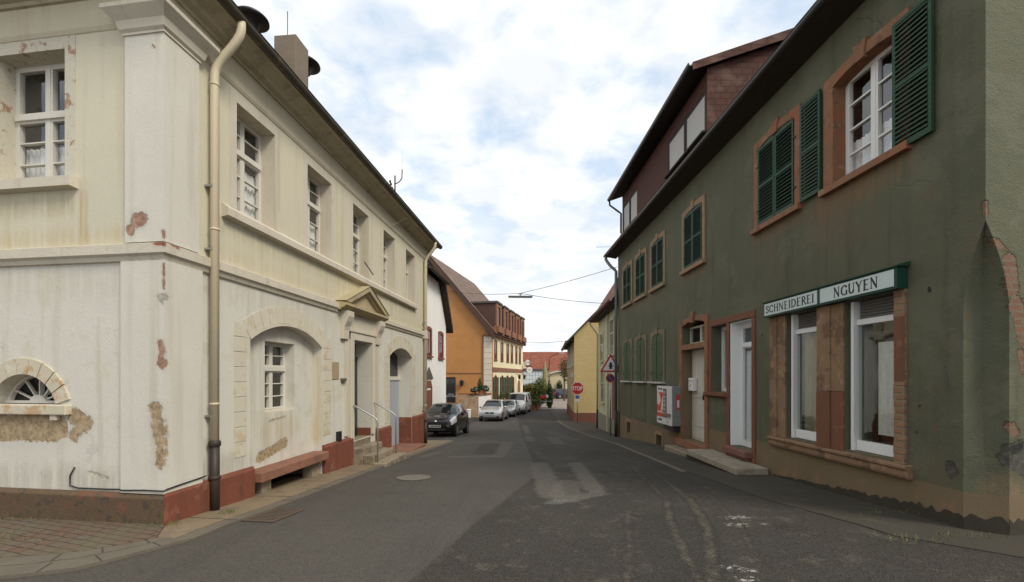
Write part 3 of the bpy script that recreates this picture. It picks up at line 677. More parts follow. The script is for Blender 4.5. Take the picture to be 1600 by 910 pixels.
# corner pilaster and its capital
pz = MB()
for z0, z1, ex in ((.36, 2.935, .055), (3.14, 5.44, .0)):
    MB_ = wrap(MB(), [(0, z0), (.04, z0), (.04, z1), (0, z1)], .45 + ex, .45 + ex).build('pilaster', surf('pilaster_render', (0.62, 0.59, 0.515), var=0.08, bump=0.25, streak=((0.43, 0.38, 0.28), 0.38),
    scars=[(*on(FE, .04, (.06, 1.30), (.02, 1.02)), .075, BARE, .045, 7), (*on(FE, .04, (.005, .95), (.01, .68)), .055, BARE, .04, 7), (*on(FE, .04, (.30, 3.38), (.25, 3.38)), .085, BRK, .05, 8), (*on(FE, .04, (.36, 3.30), (.38, 3.28)), .05, BRK, .04, 8),
           (*on(FE, .04, (.0, 2.02), (-.01, 1.90)), .038, BRK, .05, 9), (*on(FE, .04, (-.03, 1.78), (-.0, 1.84)), .045, BRK, .05, 9), (*on(FE, .04, (-.035, 2.88), (-.038, 2.62)), .014, (.28, .17, .12), .03, 9), (*on(FE, .04, (-.02, 2.52), (.0, 2.50)), .05, (.36, .34, .27), .012, 7), (*on(FE, .04, (-.035, 3.24), (-.04, 3.18)), .02, BRK, .03, 9), (*on(FE, .04, (.10, 5.3), (.08, 5.28)), .012, BRK, .02, 9)]), H)
#'pilaster', surf('pilaster_render', (0.57, 0.525, 0.435), var=0.08, bump=0.3, streak=((0.44, 0.39, 0.28), 0.35)), H)
cp = [(0, 5.43), (.015, 5.43), (.015, 5.455), (.04, 5.48), (.06, 5.56), (.13, 5.63), (.15, 5.65), (.15, 5.695), (0, 5.71)]
rings = []
def capring(F, u, k): return [F.P(u + d_ * k, d_, z) for d_, z in cp]
cc = MB(); rr_ = [[F_.P(.45, 0, z) for d_, z in cp] for F_ in (FE,)]
rr_ = [[FE.P(.45 + d_, 0, z) for d_, z in cp], [FE.P(.45 + d_, d_ + .04, z) for d_, z in cp], [mitre(d_ + .04, z) for d_, z in cp], [FL.P(.45 + d_, d_ + .04, z) for d_, z in cp], [FL.P(.45 + d_, 0, z) for d_, z in cp]]
n_ = len(cp)
cc.add([q_ for r_ in rr_ for q_ in r_], [[i * n_ + j, i * n_ + j + 1, (i + 1) * n_ + j + 1, (i + 1) * n_ + j] for i in range(4) for j in range(n_ - 1)])
cc.build('capital', M_trim, H)
# upper windows
def fit_window(F, par, u0, u1, z0, z1, dep, trim, band=.15, curtain=None, **k):
    s_ = MB()
    s_.box(F, u0 - band, u0, -dep - .06, .006, z0, z1); s_.box(F, u1, u1 + band, -dep - .06, .006, z0, z1)
    s_.box(F, u0 - band, u1 + band, -dep - .06, .006, z1, z1 + band)
    s_.box(F, u0, u1, -dep - .06, -.002, z0 - .05, z0)
    s_.build('window_surround', trim, par)
    return casement(F, par, u0, u1, z0, z1, -dep, curtain=curtain, **k)
for i, (a, b) in enumerate(upw):
    fit_window(FL, H, a, b, 3.925, 5.385, .23, M_trim, band=.13, ztr=4.86, lo=3, up=2, curtain=(3.95, [4.72, 4.55, 4.62, 4.7, 4.4][i]))
fit_window(FE, H, EW[0], EW[1], EW[2], EW[3], .20, M_trim_flake, band=.14, ztr=4.78, lo=3, up=1, curtain=(3.95, 4.46), mull=.05, fw=.036, sw=.028)
fit_window(FE, H, 4.2, 5.17, 3.92, 5.41, .20, M_trim_flake, band=.14, ztr=4.78, lo=3, up=1, curtain=(3.95, 4.46), mull=.10)
sb = MB(); sb.mould(FL, [(0, 3.73), (.10, 3.75), (.10, 3.845), (.0, 3.925)], .86, 9.02); sb.build('sill_band', M_trim, H)
for a, b in ((1.10, 2.45), (4.0, 5.35)): MB().mould(FE, [(0, 3.79), (.10, 3.80), (.10, 3.91), (.0, 3.93)], a, b).build('window_sill', M_trim, H)
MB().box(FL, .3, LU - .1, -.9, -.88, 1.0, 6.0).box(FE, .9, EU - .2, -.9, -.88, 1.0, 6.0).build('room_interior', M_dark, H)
# front door with pedimented surround
ds = MB()
ds.box(FL, 4.50, 4.665, -.002, .05, .27, 2.60); ds.box(FL, 5.64, 5.80, -.002, .05, .30, 2.60); ds.box(FL, 4.50, 5.80, -.0015, .048, 2.44, 2.60)
ds.box(FL, 4.44, 5.86, -.001, .07, 2.602, 2.66)
ds.box(FL, 4.42, 5.88, -.001, .03, 2.662, 2.99)
ds.build('door_surround', M_trim, H, bevel=.006)
pd = MB(); PU0, PU1, PD = 3.92, 6.22, .22
pd.mould(FL, [(0, 2.99), (.10, 2.99), (.13, 3.03), (.18, 3.04), (.22, 3.08), (.22, 3.13), (0, 3.15)], PU0, PU1)
apx = ((PU0 + PU1) / 2, 3.66)
for sgn in (0, 1):
    ua = PU0 if sgn == 0 else PU1
    pd.prism(FL, [(ua, 3.15), (apx[0], apx[1]), (apx[0], apx[1] - .11), (ua + (.21 if sgn == 0 else -.21), 3.15)], 0, PD)
    s2 = .5
    pd.prism(FL, [(ua + (.24 if sgn == 0 else -.24), 3.151), (apx[0], apx[1] - .125), (apx[0], apx[1] - .17), (ua + (.33 if sgn == 0 else -.33), 3.151)], 0, PD - .06)
pd.prism(FL, [(PU0 + .3, 3.15), (apx[0], apx[1] - .15), (PU1 - .3, 3.15)], 0, .10)
pd.build('pediment', surf('weathered_pediment', (0.42, 0.345, 0.225), var=0.15, bump=0.4, streak=((0.22, 0.17, 0.10), 0.6), spots=[((0.45, 0.36, 0.16), 2.5, 0.5, 0.6)]), H)
MB().poly([FL.P(PU0 - .01, PD + .02, 3.162), FL.P(apx[0], PD + .02, apx[1] + .012), FL.P(apx[0], 0, apx[1] + .012), FL.P(PU0 - .01, 0, 3.162)]).poly([FL.P(PU1 + .01, PD + .02, 3.162), FL.P(apx[0], PD + .02, apx[1] + .012), FL.P(apx[0], 0, apx[1] + .012), FL.P(PU1 + .01, 0, 3.162)]).build('pediment_roof', surf('lichen_stone', (0.42, 0.36, 0.215), var=0.2, bump=0.4), H)
for ua in (4.10, 5.82):
    MB().add(*(lambda prof: ([FL.P(u, d, z) for u in (ua, ua + .26) for d, z in prof], [list(range(len(prof))), list(range(2 * len(prof) - 1, len(prof) - 1, -1))] + [[i, (i + 1) % len(prof), (i + 1) % len(prof) + len(prof), i + len(prof)] for i in range(len(prof))]))([(0, 2.42), (.07, 2.42), (.08, 2.60), (.10, 2.68), (.15, 2.78), (.185, 2.88), (.185, 2.988), (0, 2.988)])).build('console', M_trim, H, bevel=.008)
for ua in (4.28, 5.86): MB().box(FL, ua, ua + .16, -.001, .035, .42, 2.42).build('door_pilaster', M_trim, H)
dm = MB(); dm.box(FL, DOOR[0], DOOR[1], -.38, -.33, .27, 2.05)
for u in (4.72, 5.18):
    for z0, z1 in ((.36, .95), (1.05, 1.95)): dm.box(FL, u, u + .4, -.33, -.31, z0, z1)
dm.box(FL, DOOR[0], DOOR[1], -.38, -.32, 2.05, 2.12)
dd = dm.build('front_door', plain('dark_green_door', (0.022, 0.028, 0.025), rough=0.4), H)
MB().box(FL, DOOR[0] + .04, DOOR[1] - .04, -.37, -.36, 2.13, 2.42).build('fanlight_pane', MATS['dark_glass'], dd)
# arched gateway
gm = MB(); gm.box(FL, AR2[0], AR2[1], -.44, -.40, -.95, 1.55)
for k in range(1, 9): gm.box(FL, AR2[0] + k * .203 - .004, AR2[0] + k * .203 + .004, -.40, -.396, -.95, 1.52)
gd = gm.build('gate_door', M_door_blue, H)
gm2 = MB(); gm2.box(FL, AR2[0], AR2[1], -.44, -.37, 1.55, 1.66)
for u in (AR2[0], (AR2[0] + AR2[1]) / 2 - .03, AR2[1] - .06): gm2.box(FL, u, u + .06, -.44, -.39, 1.66, 2.46)
fan = gm2.build('gate_fanlight', M_white_paint, H)
MB().box(FL, AR2[0] + .02, AR2[1] - .02, -.43, -.425, 1.66, 2.46).build('pane', MATS['dark_glass'], fan)
# downpipes
def downpipe(F, u, d, top_d, ztop, zneck, zjoin, zbot, r, par, m_up, m_low, dirn=1.0, u2=None):
    mb = MB(); u2 = u if u2 is None else u2
    path = [F.P(u2, top_d, ztop), F.P(u2, top_d, ztop - .12)]
    for k in range(1, 8):
        t = k / 8; path.append(F.P(u2 + (u - u2) * t, top_d + (d - top_d) * (t * t * (3 - 2 * t)), ztop - .12 - (ztop - .12 - zneck) * t))
    path += [F.P(u, d, zneck), F.P(u, d, zjoin)]
    mb.tube(path, r, 12)
    for z in (zneck - .15, zneck - 1.95, zjoin + .5): mb.lathe(F.P(u, d, z), [(r * 1.0, 0), (r * 1.18, .004), (r * 1.18, .022), (r * 1.0, .026)], 12)
    p = mb.build('downpipe', m_up, par, smooth=True)
    m2 = MB(); m2.tube([F.P(u, d, zjoin + .02), F.P(u, d, zbot)], r * 1.12, 12); m2.lathe(F.P(u, d, zjoin - .02), [(r * 1.12, 0), (r * 1.4, .01), (r * 1.4, .06), (r * 1.12, .08)], 12)
    m2.lathe(F.P(u, d, (zjoin + zbot) / 2), [(r * 1.12, 0), (r * 1.35, .01), (r * 1.35, .04), (r * 1.12, .05)], 12)
    m2.build('cast_iron_foot', m_low, p, smooth=True)
    m3 = MB()
    for z in (zneck - 2.2, zjoin + .35, zjoin + 3.2):
        m3.box(F, u - r - .012, u + r + .012, 0, d + .01, z, z + .025)
    m3.build('pipe_bracket', M_steel, p)
    return p
downpipe(FL, .635, .09, .41, 6.10, 5.42, .80, -.06, .05, H, M_pipe_cream, M_pipe_iron, u2=.68)
downpipe(FL, 9.86, .09, .41, 6.10, 5.42, .20, -.56, .05, H, M_pipe_cream, M_pipe_iron)
MB().box(FL, 9.78, 9.99, 0, .15, 2.90, 3.15).build('belt_end_block', M_trim, H, bevel=.01)
for (u, z, w_, h) in [(3.78, 1.60, .26, .34)]:
    MB().box(FL, u, u + w_, 0, .012, z, z + h).build('wall_plaque', M_bare, H)
MB().box(FL, 1.40, 3.40, -.75, -.73, -.8, .2).box(FL, 1.40, 3.40, -.75, -.16, .136, .150).box(FL, 1.40, 1.419, -.73, -.16, -.8, .135).box(FL, 3.386, 3.40, -.73, -.16, -.8, .135).build('bench_niche', M_stone_step, H)
# stone steps
S = thing('entrance_steps', 'weathered sandstone steps in front of the pedimented door', 'steps', (-3.2, 9.7, -.3))
zt_ = [.265, .12, -.025, -.16]
ss = [MB() for _ in range(4)]
ss[0].box(FL, 4.67, 5.636, -.328, .0, -.6, zt_[0]); ss[1].box(FL, 4.62, 5.70, .0, .26, -.7, zt_[1]); ss[2].box(FL, 4.62, 5.76, .26, .52, -.8, zt_[2]); ss[3].box(FL, 4.50, 5.84, .52, .80, -.9, zt_[3])
for k in range(4): ss[k].build('step', M_stone_step, S, bevel=.018)
gs = thing('gate_threshold', 'low reddish flagstone in front of the arched gateway', 'step', tuple(FL.P(7.6, .2, -.4)))
MB().box(FL, 6.45, 8.72, -.4, .42, -.9, -.37).build('slab', M_bench, gs, bevel=.015)
for i, (u, lab) in enumerate(((4.60, 'grey steel handrail on the near side of the entrance steps'), (5.70, 'grey steel handrail on the far side of the entrance steps'))):
    hr = thing('handrail', lab, 'handrail', tuple(FL.P(u, .6, -.2)), group='handrails at the entrance steps')
    mb = MB(); path = [FL.P(u, 0, 1.06), FL.P(u, .06, 1.04), FL.P(u, .50, .80)]
    for k in range(1, 6):
        t = k / 6 * math.pi / 2; path.append(FL.P(u, .50 + .08 * math.sin(t), .80 - .02 - .09 * (1 - math.cos(t))))
    path += [FL.P(u, .585, .62), FL.P(u, .585, -.18)]
    mb.tube(path, .017, 10); mb.build('rail', M_steel, hr, smooth=True)
    m2 = MB(); m2.lathe(FL.P(u, .0, 1.06), [(.045, 0), (.045, .012), (.02, .015)], 12, axis=(FL.nx, FL.ny, 0)); m2.build('wall_flange', M_steel, hr)
# bench slab in the blind arch
BN = thing('stone_bench', 'long red sandstone bench slab set in the blind arch', 'bench', tuple(FL.P(2.4, 0, -.1)))
MB().box(FL, 1.445, 3.36, -.155, .16, .135, .275).build('seat_slab', M_bench, BN, bevel=.012)
for u in (1.62, 3.0): MB().box(FL, u, u + .22, -.15, .04, -.5, .134).build('support_block', M_stone_step, BN, bevel=.01)
# small fixtures
lamp = tag(MB().box(FL, 4.12, 4.26, 0, .07, 1.56, 1.62).build('doorbell_panel', surf('dull_brass', (0.12, 0.10, 0.06), bump=0.0), None, bevel=.006), 'small dull bell plate on the white wall beside the pedimented door', 'bell plate')
tag(MB().box(FL, 3.93, 4.07, 0, .06, .36, .56).build('socket_box', M_black, None, bevel=.008), 'small black box above the red plinth near the steps', 'junction box')
cb = MB(); pth = [FE.P(1.14, .012, .62), FE.P(1.2, .012, .52), FE.P(1.2, .012, .41), FE.P(1.1, .012, .385), FE.P(.7, .012, .385), FE.P(.52, .012, .39), FE.P(.49, .05, .39), FE.P(.2, .05, .40), FE.P(-.05, .055, .40), FL.P(-.02, .055, .41), FL.P(.2, .05, .42), FL.P(.48, .05, .43), FL.P(.57, .03, .43)]
cb.tube(pth, .008, 6)
tag(cb.build('cable', M_black, None, smooth=True), 'thin black cable clipped along the top of the mossy plinth', 'cable')
fp = MB(); fp.tube([FL.P(5.28, .0, 4.27), FL.P(5.05, .30, 3.92)], .012, 8)
tag(fp.build('flagpole_bracket', M_pipe_iron, None), 'short dark rod hanging out from the cream wall above the pediment', 'flagpole')
cw = MB(); cw.tube([FL.P(7.6, .42, 6.15), FL.P(7.25, .2, 5.9), FL.P(6.85, .04, 5.6)], .008, 6)
tag(cw.build('cable', M_pipe_cream, None), 'pale cable slanting from the gutter to the cream wall', 'cable')
# roof furniture
def onroof(x_, Y, p): return FL.P((Y - 4.956) * 1.0043, p, 0)
ch = MB(); c0 = FL.P(4.05, -1.0, 0); ch.box(FL, 3.83, 4.29, -1.23, -.77, 6.6, 8.42); ch.build('chimney', surf('chimney_render', (0.19, 0.155, 0.115), var=0.2, bump=0.8, fine=30), RF, bevel=.015)
tag(MB().tube([FL.P(3.92, -1.0, 8.40), FL.P(3.92, -1.0, 8.95)], .008, 6).build('lightning_rod', M_black, None), 'thin rod standing on the chimney', 'rod')
def siren(u, p, z, base, lab, k=1.0):
    s_ = thing('roof_siren', lab, 'siren', tuple(FL.P(u, p, base)), group='sirens on the corner house roof')
    c = FL.P(u, p, z)
    MB().lathe(c, [(.36 * k, -.02), (.355 * k, .01), (.30 * k, .05), (.20 * k, .09), (.08 * k, .11), (.01, .115)], 28).build('hood', M_black, s_, smooth=True)
    MB().lathe(c, [(.10, -.22), (.12, -.20), (.12, -.05), (.30 * k, -.03), (.34 * k, -.018)], 20).build('rotor_housing', M_black, s_, smooth=True)
    MB().tube([c + Vector((0, 0, -.2)), FL.P(u, p, base)], .035, 10).build('mast', M_black, s_)
siren(2.84, -1.0, 7.93, 7.0, 'black dish-shaped siren nearest the corner, half hidden by the gutter', .8)
siren(4.70, -1.1, 8.44, 7.1, 'black dish-shaped siren beside the chimney', .9)
an = thing('aerial_mast', 'thin aerial mast with curved arm on the cream house roof', 'aerial', tuple(FL.P(8.08, -.3, 6.5)))
pa = FL.P(8.08, -.3, 0)
MB().tube([(pa.x, pa.y, 6.5), (pa.x, pa.y, 7.5)], .022, 8).build('mast', M_black, an)
MB().tube([(pa.x, pa.y, 7.25), (pa.x + .13, pa.y, 7.32), (pa.x + .2, pa.y, 7.42), (pa.x + .21, pa.y, 7.68)], .016, 8).build('arm', M_black, an)
MB().tube([(pa.x + .21, pa.y, 7.68), (pa.x + .21, pa.y, 8.25)], .006, 6).build('whip', M_steel, an)
mb = MB()
for dz in (7.22, 7.1, 7.3): mb.cbox((pa.x - .08 - (dz - 7.1) * .3, pa.y, dz), .05, .05, .06)
mb.build('clamp', M_black, an)
# ------------------------------------------------------------------ the green house with the tailor's shop
cpt = FR.P(CU, 0, 0)
FS = Fr(cpt.x, cpt.y, 1.0, .08, left=False)
def brickcol(b):
    s = b.n('ShaderNodeSeparateXYZ', {0: b.geo.outputs['Position']})
    v = b.n('ShaderNodeCombineXYZ', {0: s.outputs[0], 1: s.outputs[2]}).outputs[0]
    if not hasattr(b, 'bk'):
        br = b.n('ShaderNodeTexBrick', {'Vector': v, 'Color1': (.25, .125, .07, 1), 'Color2': (.17, .085, .05, 1), 'Mortar': (.20, .16, .11, 1), 'Scale': 1.0, 'Mortar Size': .012, 'Brick Width': .24, 'Row Height': .075})
        b.bk = b.mix(b.math('MULTIPLY', b.noise(14, 6, rough=.7), .85), br.outputs['Color'], (.12, .075, .05))
    return b.bk
M_green = surf('dull_green_render', (0.112, 0.114, 0.070), var=0.13, vscale=0.8, bump=0.6, streak=((0.076, 0.067, 0.044), 0.55), crack=(.7, .0035, .35), spots=[((0.150, 0.145, 0.100), 0.9, 0.52, 0.4), ((0.085, 0.088, 0.060), 1.6, .54, .4), ((0.15, 0.105, 0.065), 2.6, .60, .4), ((0.06, 0.05, 0.04), 34, 0.74, 0.5)], depth=.016, stains=[(*on(FR, 0, (5.6, 4.30), (6.95, 4.30)), .20, (.20, .115, .06), .8), (*on(FR, 0, (6.6, 3.9), (6.9, 4.1)), .35, (.16, .10, .06), .6), (*on(FR, 0, (7.5, 4.38), (8.8, 4.36)), .14, (.20, .115, .06), .7), (*on(FR, 0, (8.2, 3.6), (8.3, 4.2)), .2, (.14, .10, .065), .5), (*on(FR, 0, (11.0, 4.35), (12.3, 4.35)), .16, (.19, .12, .07), .6), (*on(FR, 0, (13.7, 4.35), (18.4, 4.35)), .16, (.19, .12, .07), .55), (*on(FR, 0, (5.2, .55), (8.0, .5)), .22, (.15, .115, .07), .5), (*on(FR, 0, (12.3, 3.5), (12.6, 3.3)), .3, (.15, .11, .07), .4), (*on(FS, 0, (.15, .46), (.45, .44)), .13, (.22, .15, .09), .7)],
    scars=[(*on(FS, 0, (.05, 3.06), (.20, 2.98)), .045, brickcol, .05, 8), (*on(FS, 0, (.27, 2.86), (.31, 2.55)), .075, brickcol, .06, 8), (*on(FS, 0, (.34, 2.4), (.46, 2.05)), .09, brickcol, .06, 8), (*on(FS, 0, (.40, 1.9), (.44, 1.7)), .045, brickcol, .06, 8), (*on(FS, 0, (.30, 1.14), (.32, 1.08)), .06, brickcol, .05, 8), (*on(FR, 0, (4.612, 3.44), (4.61, 3.33)), .028, brickcol, .03, 9),
           (*on(FS, 0, (.38, .82), (.6, .74)), .17, (.078, .074, .06), .05, 6), (*on(FS, 0, (.33, .90), (.38, .92)), .05, (.028, .027, .024), .04, 9), (*on(FR, 0, (4.97, .66), (4.95, .60)), .06, (.085, .08, .066), .05, 7), (*on(FR, 0, (5.21, 2.67), (5.21, 2.65)), .016, (.03, .028, .024), .008, 9), (*on(FR, 0, (5.33, 1.3), (5.33, 1.29)), .008, (.02, .02, .018), .004, 9), (*on(FR, 0, (5.37, .98), (5.37, .97)), .008, (.02, .02, .018), .004, 9), (*on(FR, 0, (8.55, 2.45), (8.55, 2.44)), .014, (.02, .02, .018), .006, 9), (*on(FR, 0, (5.02, 1.75), (4.99, 1.5)), .006, (.25, .24, .2), .04, 5)])
M_beige = surf('stained_beige_base', (0.185, 0.135, 0.08), var=0.2, vscale=1.6, bump=0.5, streak=((0.17, 0.12, 0.065), 0.5), spots=[((0.17, 0.13, 0.08), 2.5, 0.52, 0.6), ((0.30, 0.15, 0.08), 3.2, 0.6, 0.5)])
M_soot = surf('damp_wall_foot', (0.05, 0.042, 0.03), var=0.3, vscale=4, bump=0.6)
M_sand = surf('red_sandstone', (0.245, 0.125, 0.068), var=0.2, vscale=3, bump=0.45, spots=[((0.30, 0.11, 0.055), 2.2, 0.5, 0.7), ((0.33, 0.20, 0.115), 4.5, 0.56, 0.6), ((0.11, 0.065, 0.04), 3.5, .56, .6), ((0.66, 0.6, 0.52), 9, 0.72, 0.7)])
M_sand_worn = surf('worn_brown_sandstone', (0.25, 0.155, 0.09), var=0.25, vscale=3, bump=0.8, spots=[((0.15, 0.09, 0.055), 2.6, 0.5, 0.85), ((0.40, 0.25, 0.14), 5, 0.56, 0.5), ((0.7, 0.66, 0.6), 8, 0.74, 0.7)])
M_sand_pale = surf('pale_orange_sandstone', (0.30, 0.20, 0.115), var=0.2, vscale=3, bump=0.5, spots=[((0.32, 0.16, 0.085), 2.6, 0.54, 0.7)])
M_redpaint = surf('red_painted_stone', (0.185, 0.08, 0.047), var=0.18, vscale=3, bump=0.4, streak=((0.13, 0.06, 0.038), .45), spots=[((0.27, 0.15, 0.09), 3.5, .56, .5), ((0.7, 0.66, 0.6), 9, 0.73, 0.7)])
M_shutter = surf('green_shutter_paint', (0.018, 0.058, 0.028), rough=0.55, var=0.15, vscale=3, bump=0.1, spots=[((0.06, 0.12, 0.085), 5, 0.6, 0.5)])
M_board = surf('faded_green_board', (0.050, 0.095, 0.042), rough=0.6, var=0.15, vscale=3, bump=0.15)
M_eave = surf('dark_eave_board', (0.035, 0.028, 0.022), var=0.2, bump=0.2)
M_gut_dark = plain('dark_brown_gutter', (0.03, 0.026, 0.023), rough=0.35)
M_shingle = bricky('red_brown_shingles', (0.098, 0.043, 0.031), (0.075, 0.034, 0.025), (0.045, 0.018, 0.014), 1.0, 0.26, 0.15, msize=0.008, bump=0.8, axis='xz', weather=((0.22, 0.14, 0.11), 0.35))
M_shingle2 = bricky('red_brown_shingles_street', (0.10, 0.042, 0.030), (0.078, 0.034, 0.025), (0.04, 0.016, 0.013), 1.0, 0.26, 0.15, msize=0.008, bump=0.8, axis='yz')
M_blind = surf('grey_roller_shutter', (0.58, 0.58, 0.57), rough=0.5, var=0.03, bump=0.0)
M_oldwhite = surf('weathered_white_door', (0.60, 0.56, 0.48), rough=0.6, var=0.1, vscale=3, bump=0.3, streak=((0.42, 0.36, 0.28), 0.4))
M_zinc = plain('grey_blue_pipe', (0.16, 0.18, 0.20), rough=0.45, metal=0.3)

G_ = thing('tailor_house', 'dull green terraced house with green shutters and a tailor shop on the right', 'house', (cpt.x, cpt.y, 0))
BIG = (5.651, 6.70, 4.515, 5.98, 6.05)
D1 = (10.96, 12.335, -.05, 2.37); TR = (10.96, 12.335, 2.52, 3.09)
W2 = (9.89, 10.60, 1.29, 2.82); D2 = (8.89, 9.765, .16, 2.81)
S1 = (7.03, 7.82, .60, 2.72); S2 = (5.655, 6.49, .60, 2.72)
holes = [(BIG[0], BIG[1], BIG[2], BIG[4]), D1, TR, W2, D2, S1, S2, (17.32, 17.86, -.55, -.12), (13.93, 14.46, -.56, -.19)]
gz = MB(); bz = MB()
u0 = CU + CW
wall_cells(gz, FR, u0, 12.6, .412, 6.95, holes); wall_cells(gz, FR, 12.6, RU, .05, 6.95, holes)
wall_cells(bz, FR, u0, 12.6, -1.4, .412, holes); wall_cells(bz, FR, 12.6, RU, -1.6, .05, holes)
def cwid(z): return CW if z < 2.35 else (0.0 if z > 3.26 else CW * (1 - ((z - 2.35) / .91) ** 1.7))
zl = [-.6, .412, .8, 1.2, 1.61, 2.35] + [2.35 + .91 * k / 10 for k in range(1, 11)] + [6.95]
ch_ = MB()
for za, zb in zip(zl, zl[1:]):
    tgt = bz if zb <= .42 else gz
    wa, wb = cwid(za + 1e-6), cwid(zb)
    tgt.poly([FR.P(CU + wa, 0, za), FR.P(u0, 0, za), FR.P(u0, 0, zb), FR.P(CU + wb, 0, zb)])
    tgt.poly([FS.P(wa * 1.2, 0, za), FS.P(CW * 1.2, 0, za), FS.P(CW * 1.2, 0, zb), FS.P(wb * 1.2, 0, zb)])
    def mid(w_, z_): return (w_ / CW) ** .4 * .14 * max(0.0, min(1.0, (z_ - .412) / 1.2)) if w_ > 1e-4 else 0.0
    pa_, pb_ = (FR.P(CU + wa, 0, za) + FS.P(wa * 1.2, 0, za)) / 2, (FR.P(CU + wb, 0, zb) + FS.P(wb * 1.2, 0, zb)) / 2
    inn = Vector((FS.ux - FR.nx, FS.uy - FR.ny, 0)).normalized() * .4 + Vector((-FS.nx, -FS.ny, 0)).normalized() * .6
    pa_ = pa_ + inn * mid(wa, za); pb_ = pb_ + inn * mid(wb, zb)
    tgt.poly([FR.P(CU + wa, 0, za), pa_, pb_, FR.P(CU + wb, 0, zb)]); tgt.poly([pa_, FS.P(wa * 1.2, 0, za), FS.P(wb * 1.2, 0, zb), pb_])
SD = 8.2
wall_cells(gz, FS, CW * 1.2, SD, .435, 6.95, []); wall_cells(bz, FS, CW * 1.2, SD, -.6, .435, [])
gz.prism(FS, [(0, 6.951), (SD, 6.951), (SD / 2 + .05, 10.9)], -.02, 0)
fb = FR.P(RU, 0, 0); fx = Vector((FS.ux, FS.uy, 0))
sb_ = FS.P(SD, 0, 0)
for a, b in ((fb, fb + fx * SD), (fb + fx * SD, sb_)):
    gz.poly([(a.x, a.y, -2), (b.x, b.y, -2), (b.x, b.y, 6.95), (a.x, a.y, 6.95)])
gz.poly([fb + Vector((0, 0, 6.95)), fb + fx * SD + Vector((0, 0, 6.95)), fb + fx * (SD / 2) + Vector((0, 0, 10.9))])
for (a, b, c, d) in holes[1:]:
    reveal(gz if c > .05 else bz, FR, [(a, c), (a, d), (b, d), (b, c), (a, c)], 0, -.32)
gz.build('wall', M_green, G_); bz.build('wall_base', M_beige, G_)
rnd_ = random.Random(3)
def foot(F, a, b, hfun, zfun, nm):
    n = int((b - a) / .05); pts = [(a + (b - a) * i / n, zfun(a + (b - a) * i / n) + hfun(i / n) * (1 + rnd_.uniform(-.25, .25))) for i in range(n + 1)]
    MB().prism(F, [(a, -1.2)] + pts + [(b, -1.2)], -.001, .005).build(nm, M_soot, G_)
foot(FR, u0, 8.2, lambda t: .13 * (1 - t) + .035, g, 'damp_foot')
FC = Fr(FR.P(CU + CW, 0, 0).x, FR.P(CU + CW, 0, 0).y, FS.P(CW * 1.2, 0, 0).x - FR.P(CU + CW, 0, 0).x, FS.P(CW * 1.2, 0, 0).y - FR.P(CU + CW, 0, 0).y, left=False)
_q = FC.P(.18, .001, 0); Fc1 = Fr(FC.o[0], FC.o[1], _q.x - FC.o[0], _q.y - FC.o[1], left=False); _e = FS.P(CW * 1.2, 0, 0); Fc2 = Fr(_q.x, _q.y, _e.x - _q.x, _e.y - _q.y, left=False)
foot(Fc1, 0, .185, lambda t: .165, lambda u: .0, 'damp_foot'); foot(Fc2, 0, math.hypot(_e.x - _q.x, _e.y - _q.y), lambda t: .165, lambda u: .0, 'damp_foot'); foot(FS, CW * 1.2, SD, lambda t: .17, lambda u: .0, 'damp_foot')
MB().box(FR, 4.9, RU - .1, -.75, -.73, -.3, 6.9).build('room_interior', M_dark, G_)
# roof, eave, gutter
ez, eo = 6.86, .43
rm = MB()
def rp(u, p, z): return FR.P(u, p, z)
bk = -8.2 - .43; rdg = (eo + bk) / 2; slope = (10.95 - 6.95) / (SD / 2 + .43)
ua, ub = CU - .25, RU + .35
zrg = 6.98 + (eo - rdg) * slope
rm.poly([rp(ua, eo, 6.98), rp(ub, eo, 6.98), rp(ub, rdg, zrg), rp(ua, rdg, zrg)]); rm.poly([rp(ua, bk, 6.98), rp(ub, bk, 6.98), rp(ub, rdg, zrg), rp(ua, rdg, zrg)])
rm.poly([rp(ua, eo, 6.93), rp(ub, eo, 6.93), rp(ub, rdg, zrg - .06), rp(ua, rdg, zrg - .06)])
rm.poly([rp(ua, eo, 6.93), rp(ub, eo, 6.93), rp(ub, eo, 6.98), rp(ua, eo, 6.98)])
RR = rm.build('roof', M_tiles_dark, G_)
MB().mould(FR, [(0, 6.80), (.40, 6.87), (.43, 6.87), (.43, 6.925), (0, 6.93)], ua, ub).build('eave_soffit', M_eave, G_)
trough(FR, ua - .02, 19.75, .45, 6.95, .07, M_gut_dark, G_)
# downpipe at the far end
dp = MB(); uu = RU - .06
dp.tube([FR.P(19.55, .45, 6.90), FR.P(19.55, .45, 6.75)] + [FR.P(19.55 + (uu - 19.55) * t, .45 + (.10 - .45) * t, 6.75 - .55 * t - .06 * math.sin(t * math.pi)) for t in (.15, .3, .5, .7, .85)] + [FR.P(uu, .10, 6.15), FR.P(uu, .10, .2)], .065, 10)
p_ = dp.build('downpipe', M_zinc, G_, smooth=True)
MB().tube([FR.P(uu, .10, .2), FR.P(uu, .10, -.98)], .075, 10).build('pipe_foot', M_pipe_iron, p_, smooth=True)
MB().tube([FR.P(18.95, .03, .15), FR.P(18.95, .03, -.9)], .02, 8).build('cable_duct', M_black, G_)
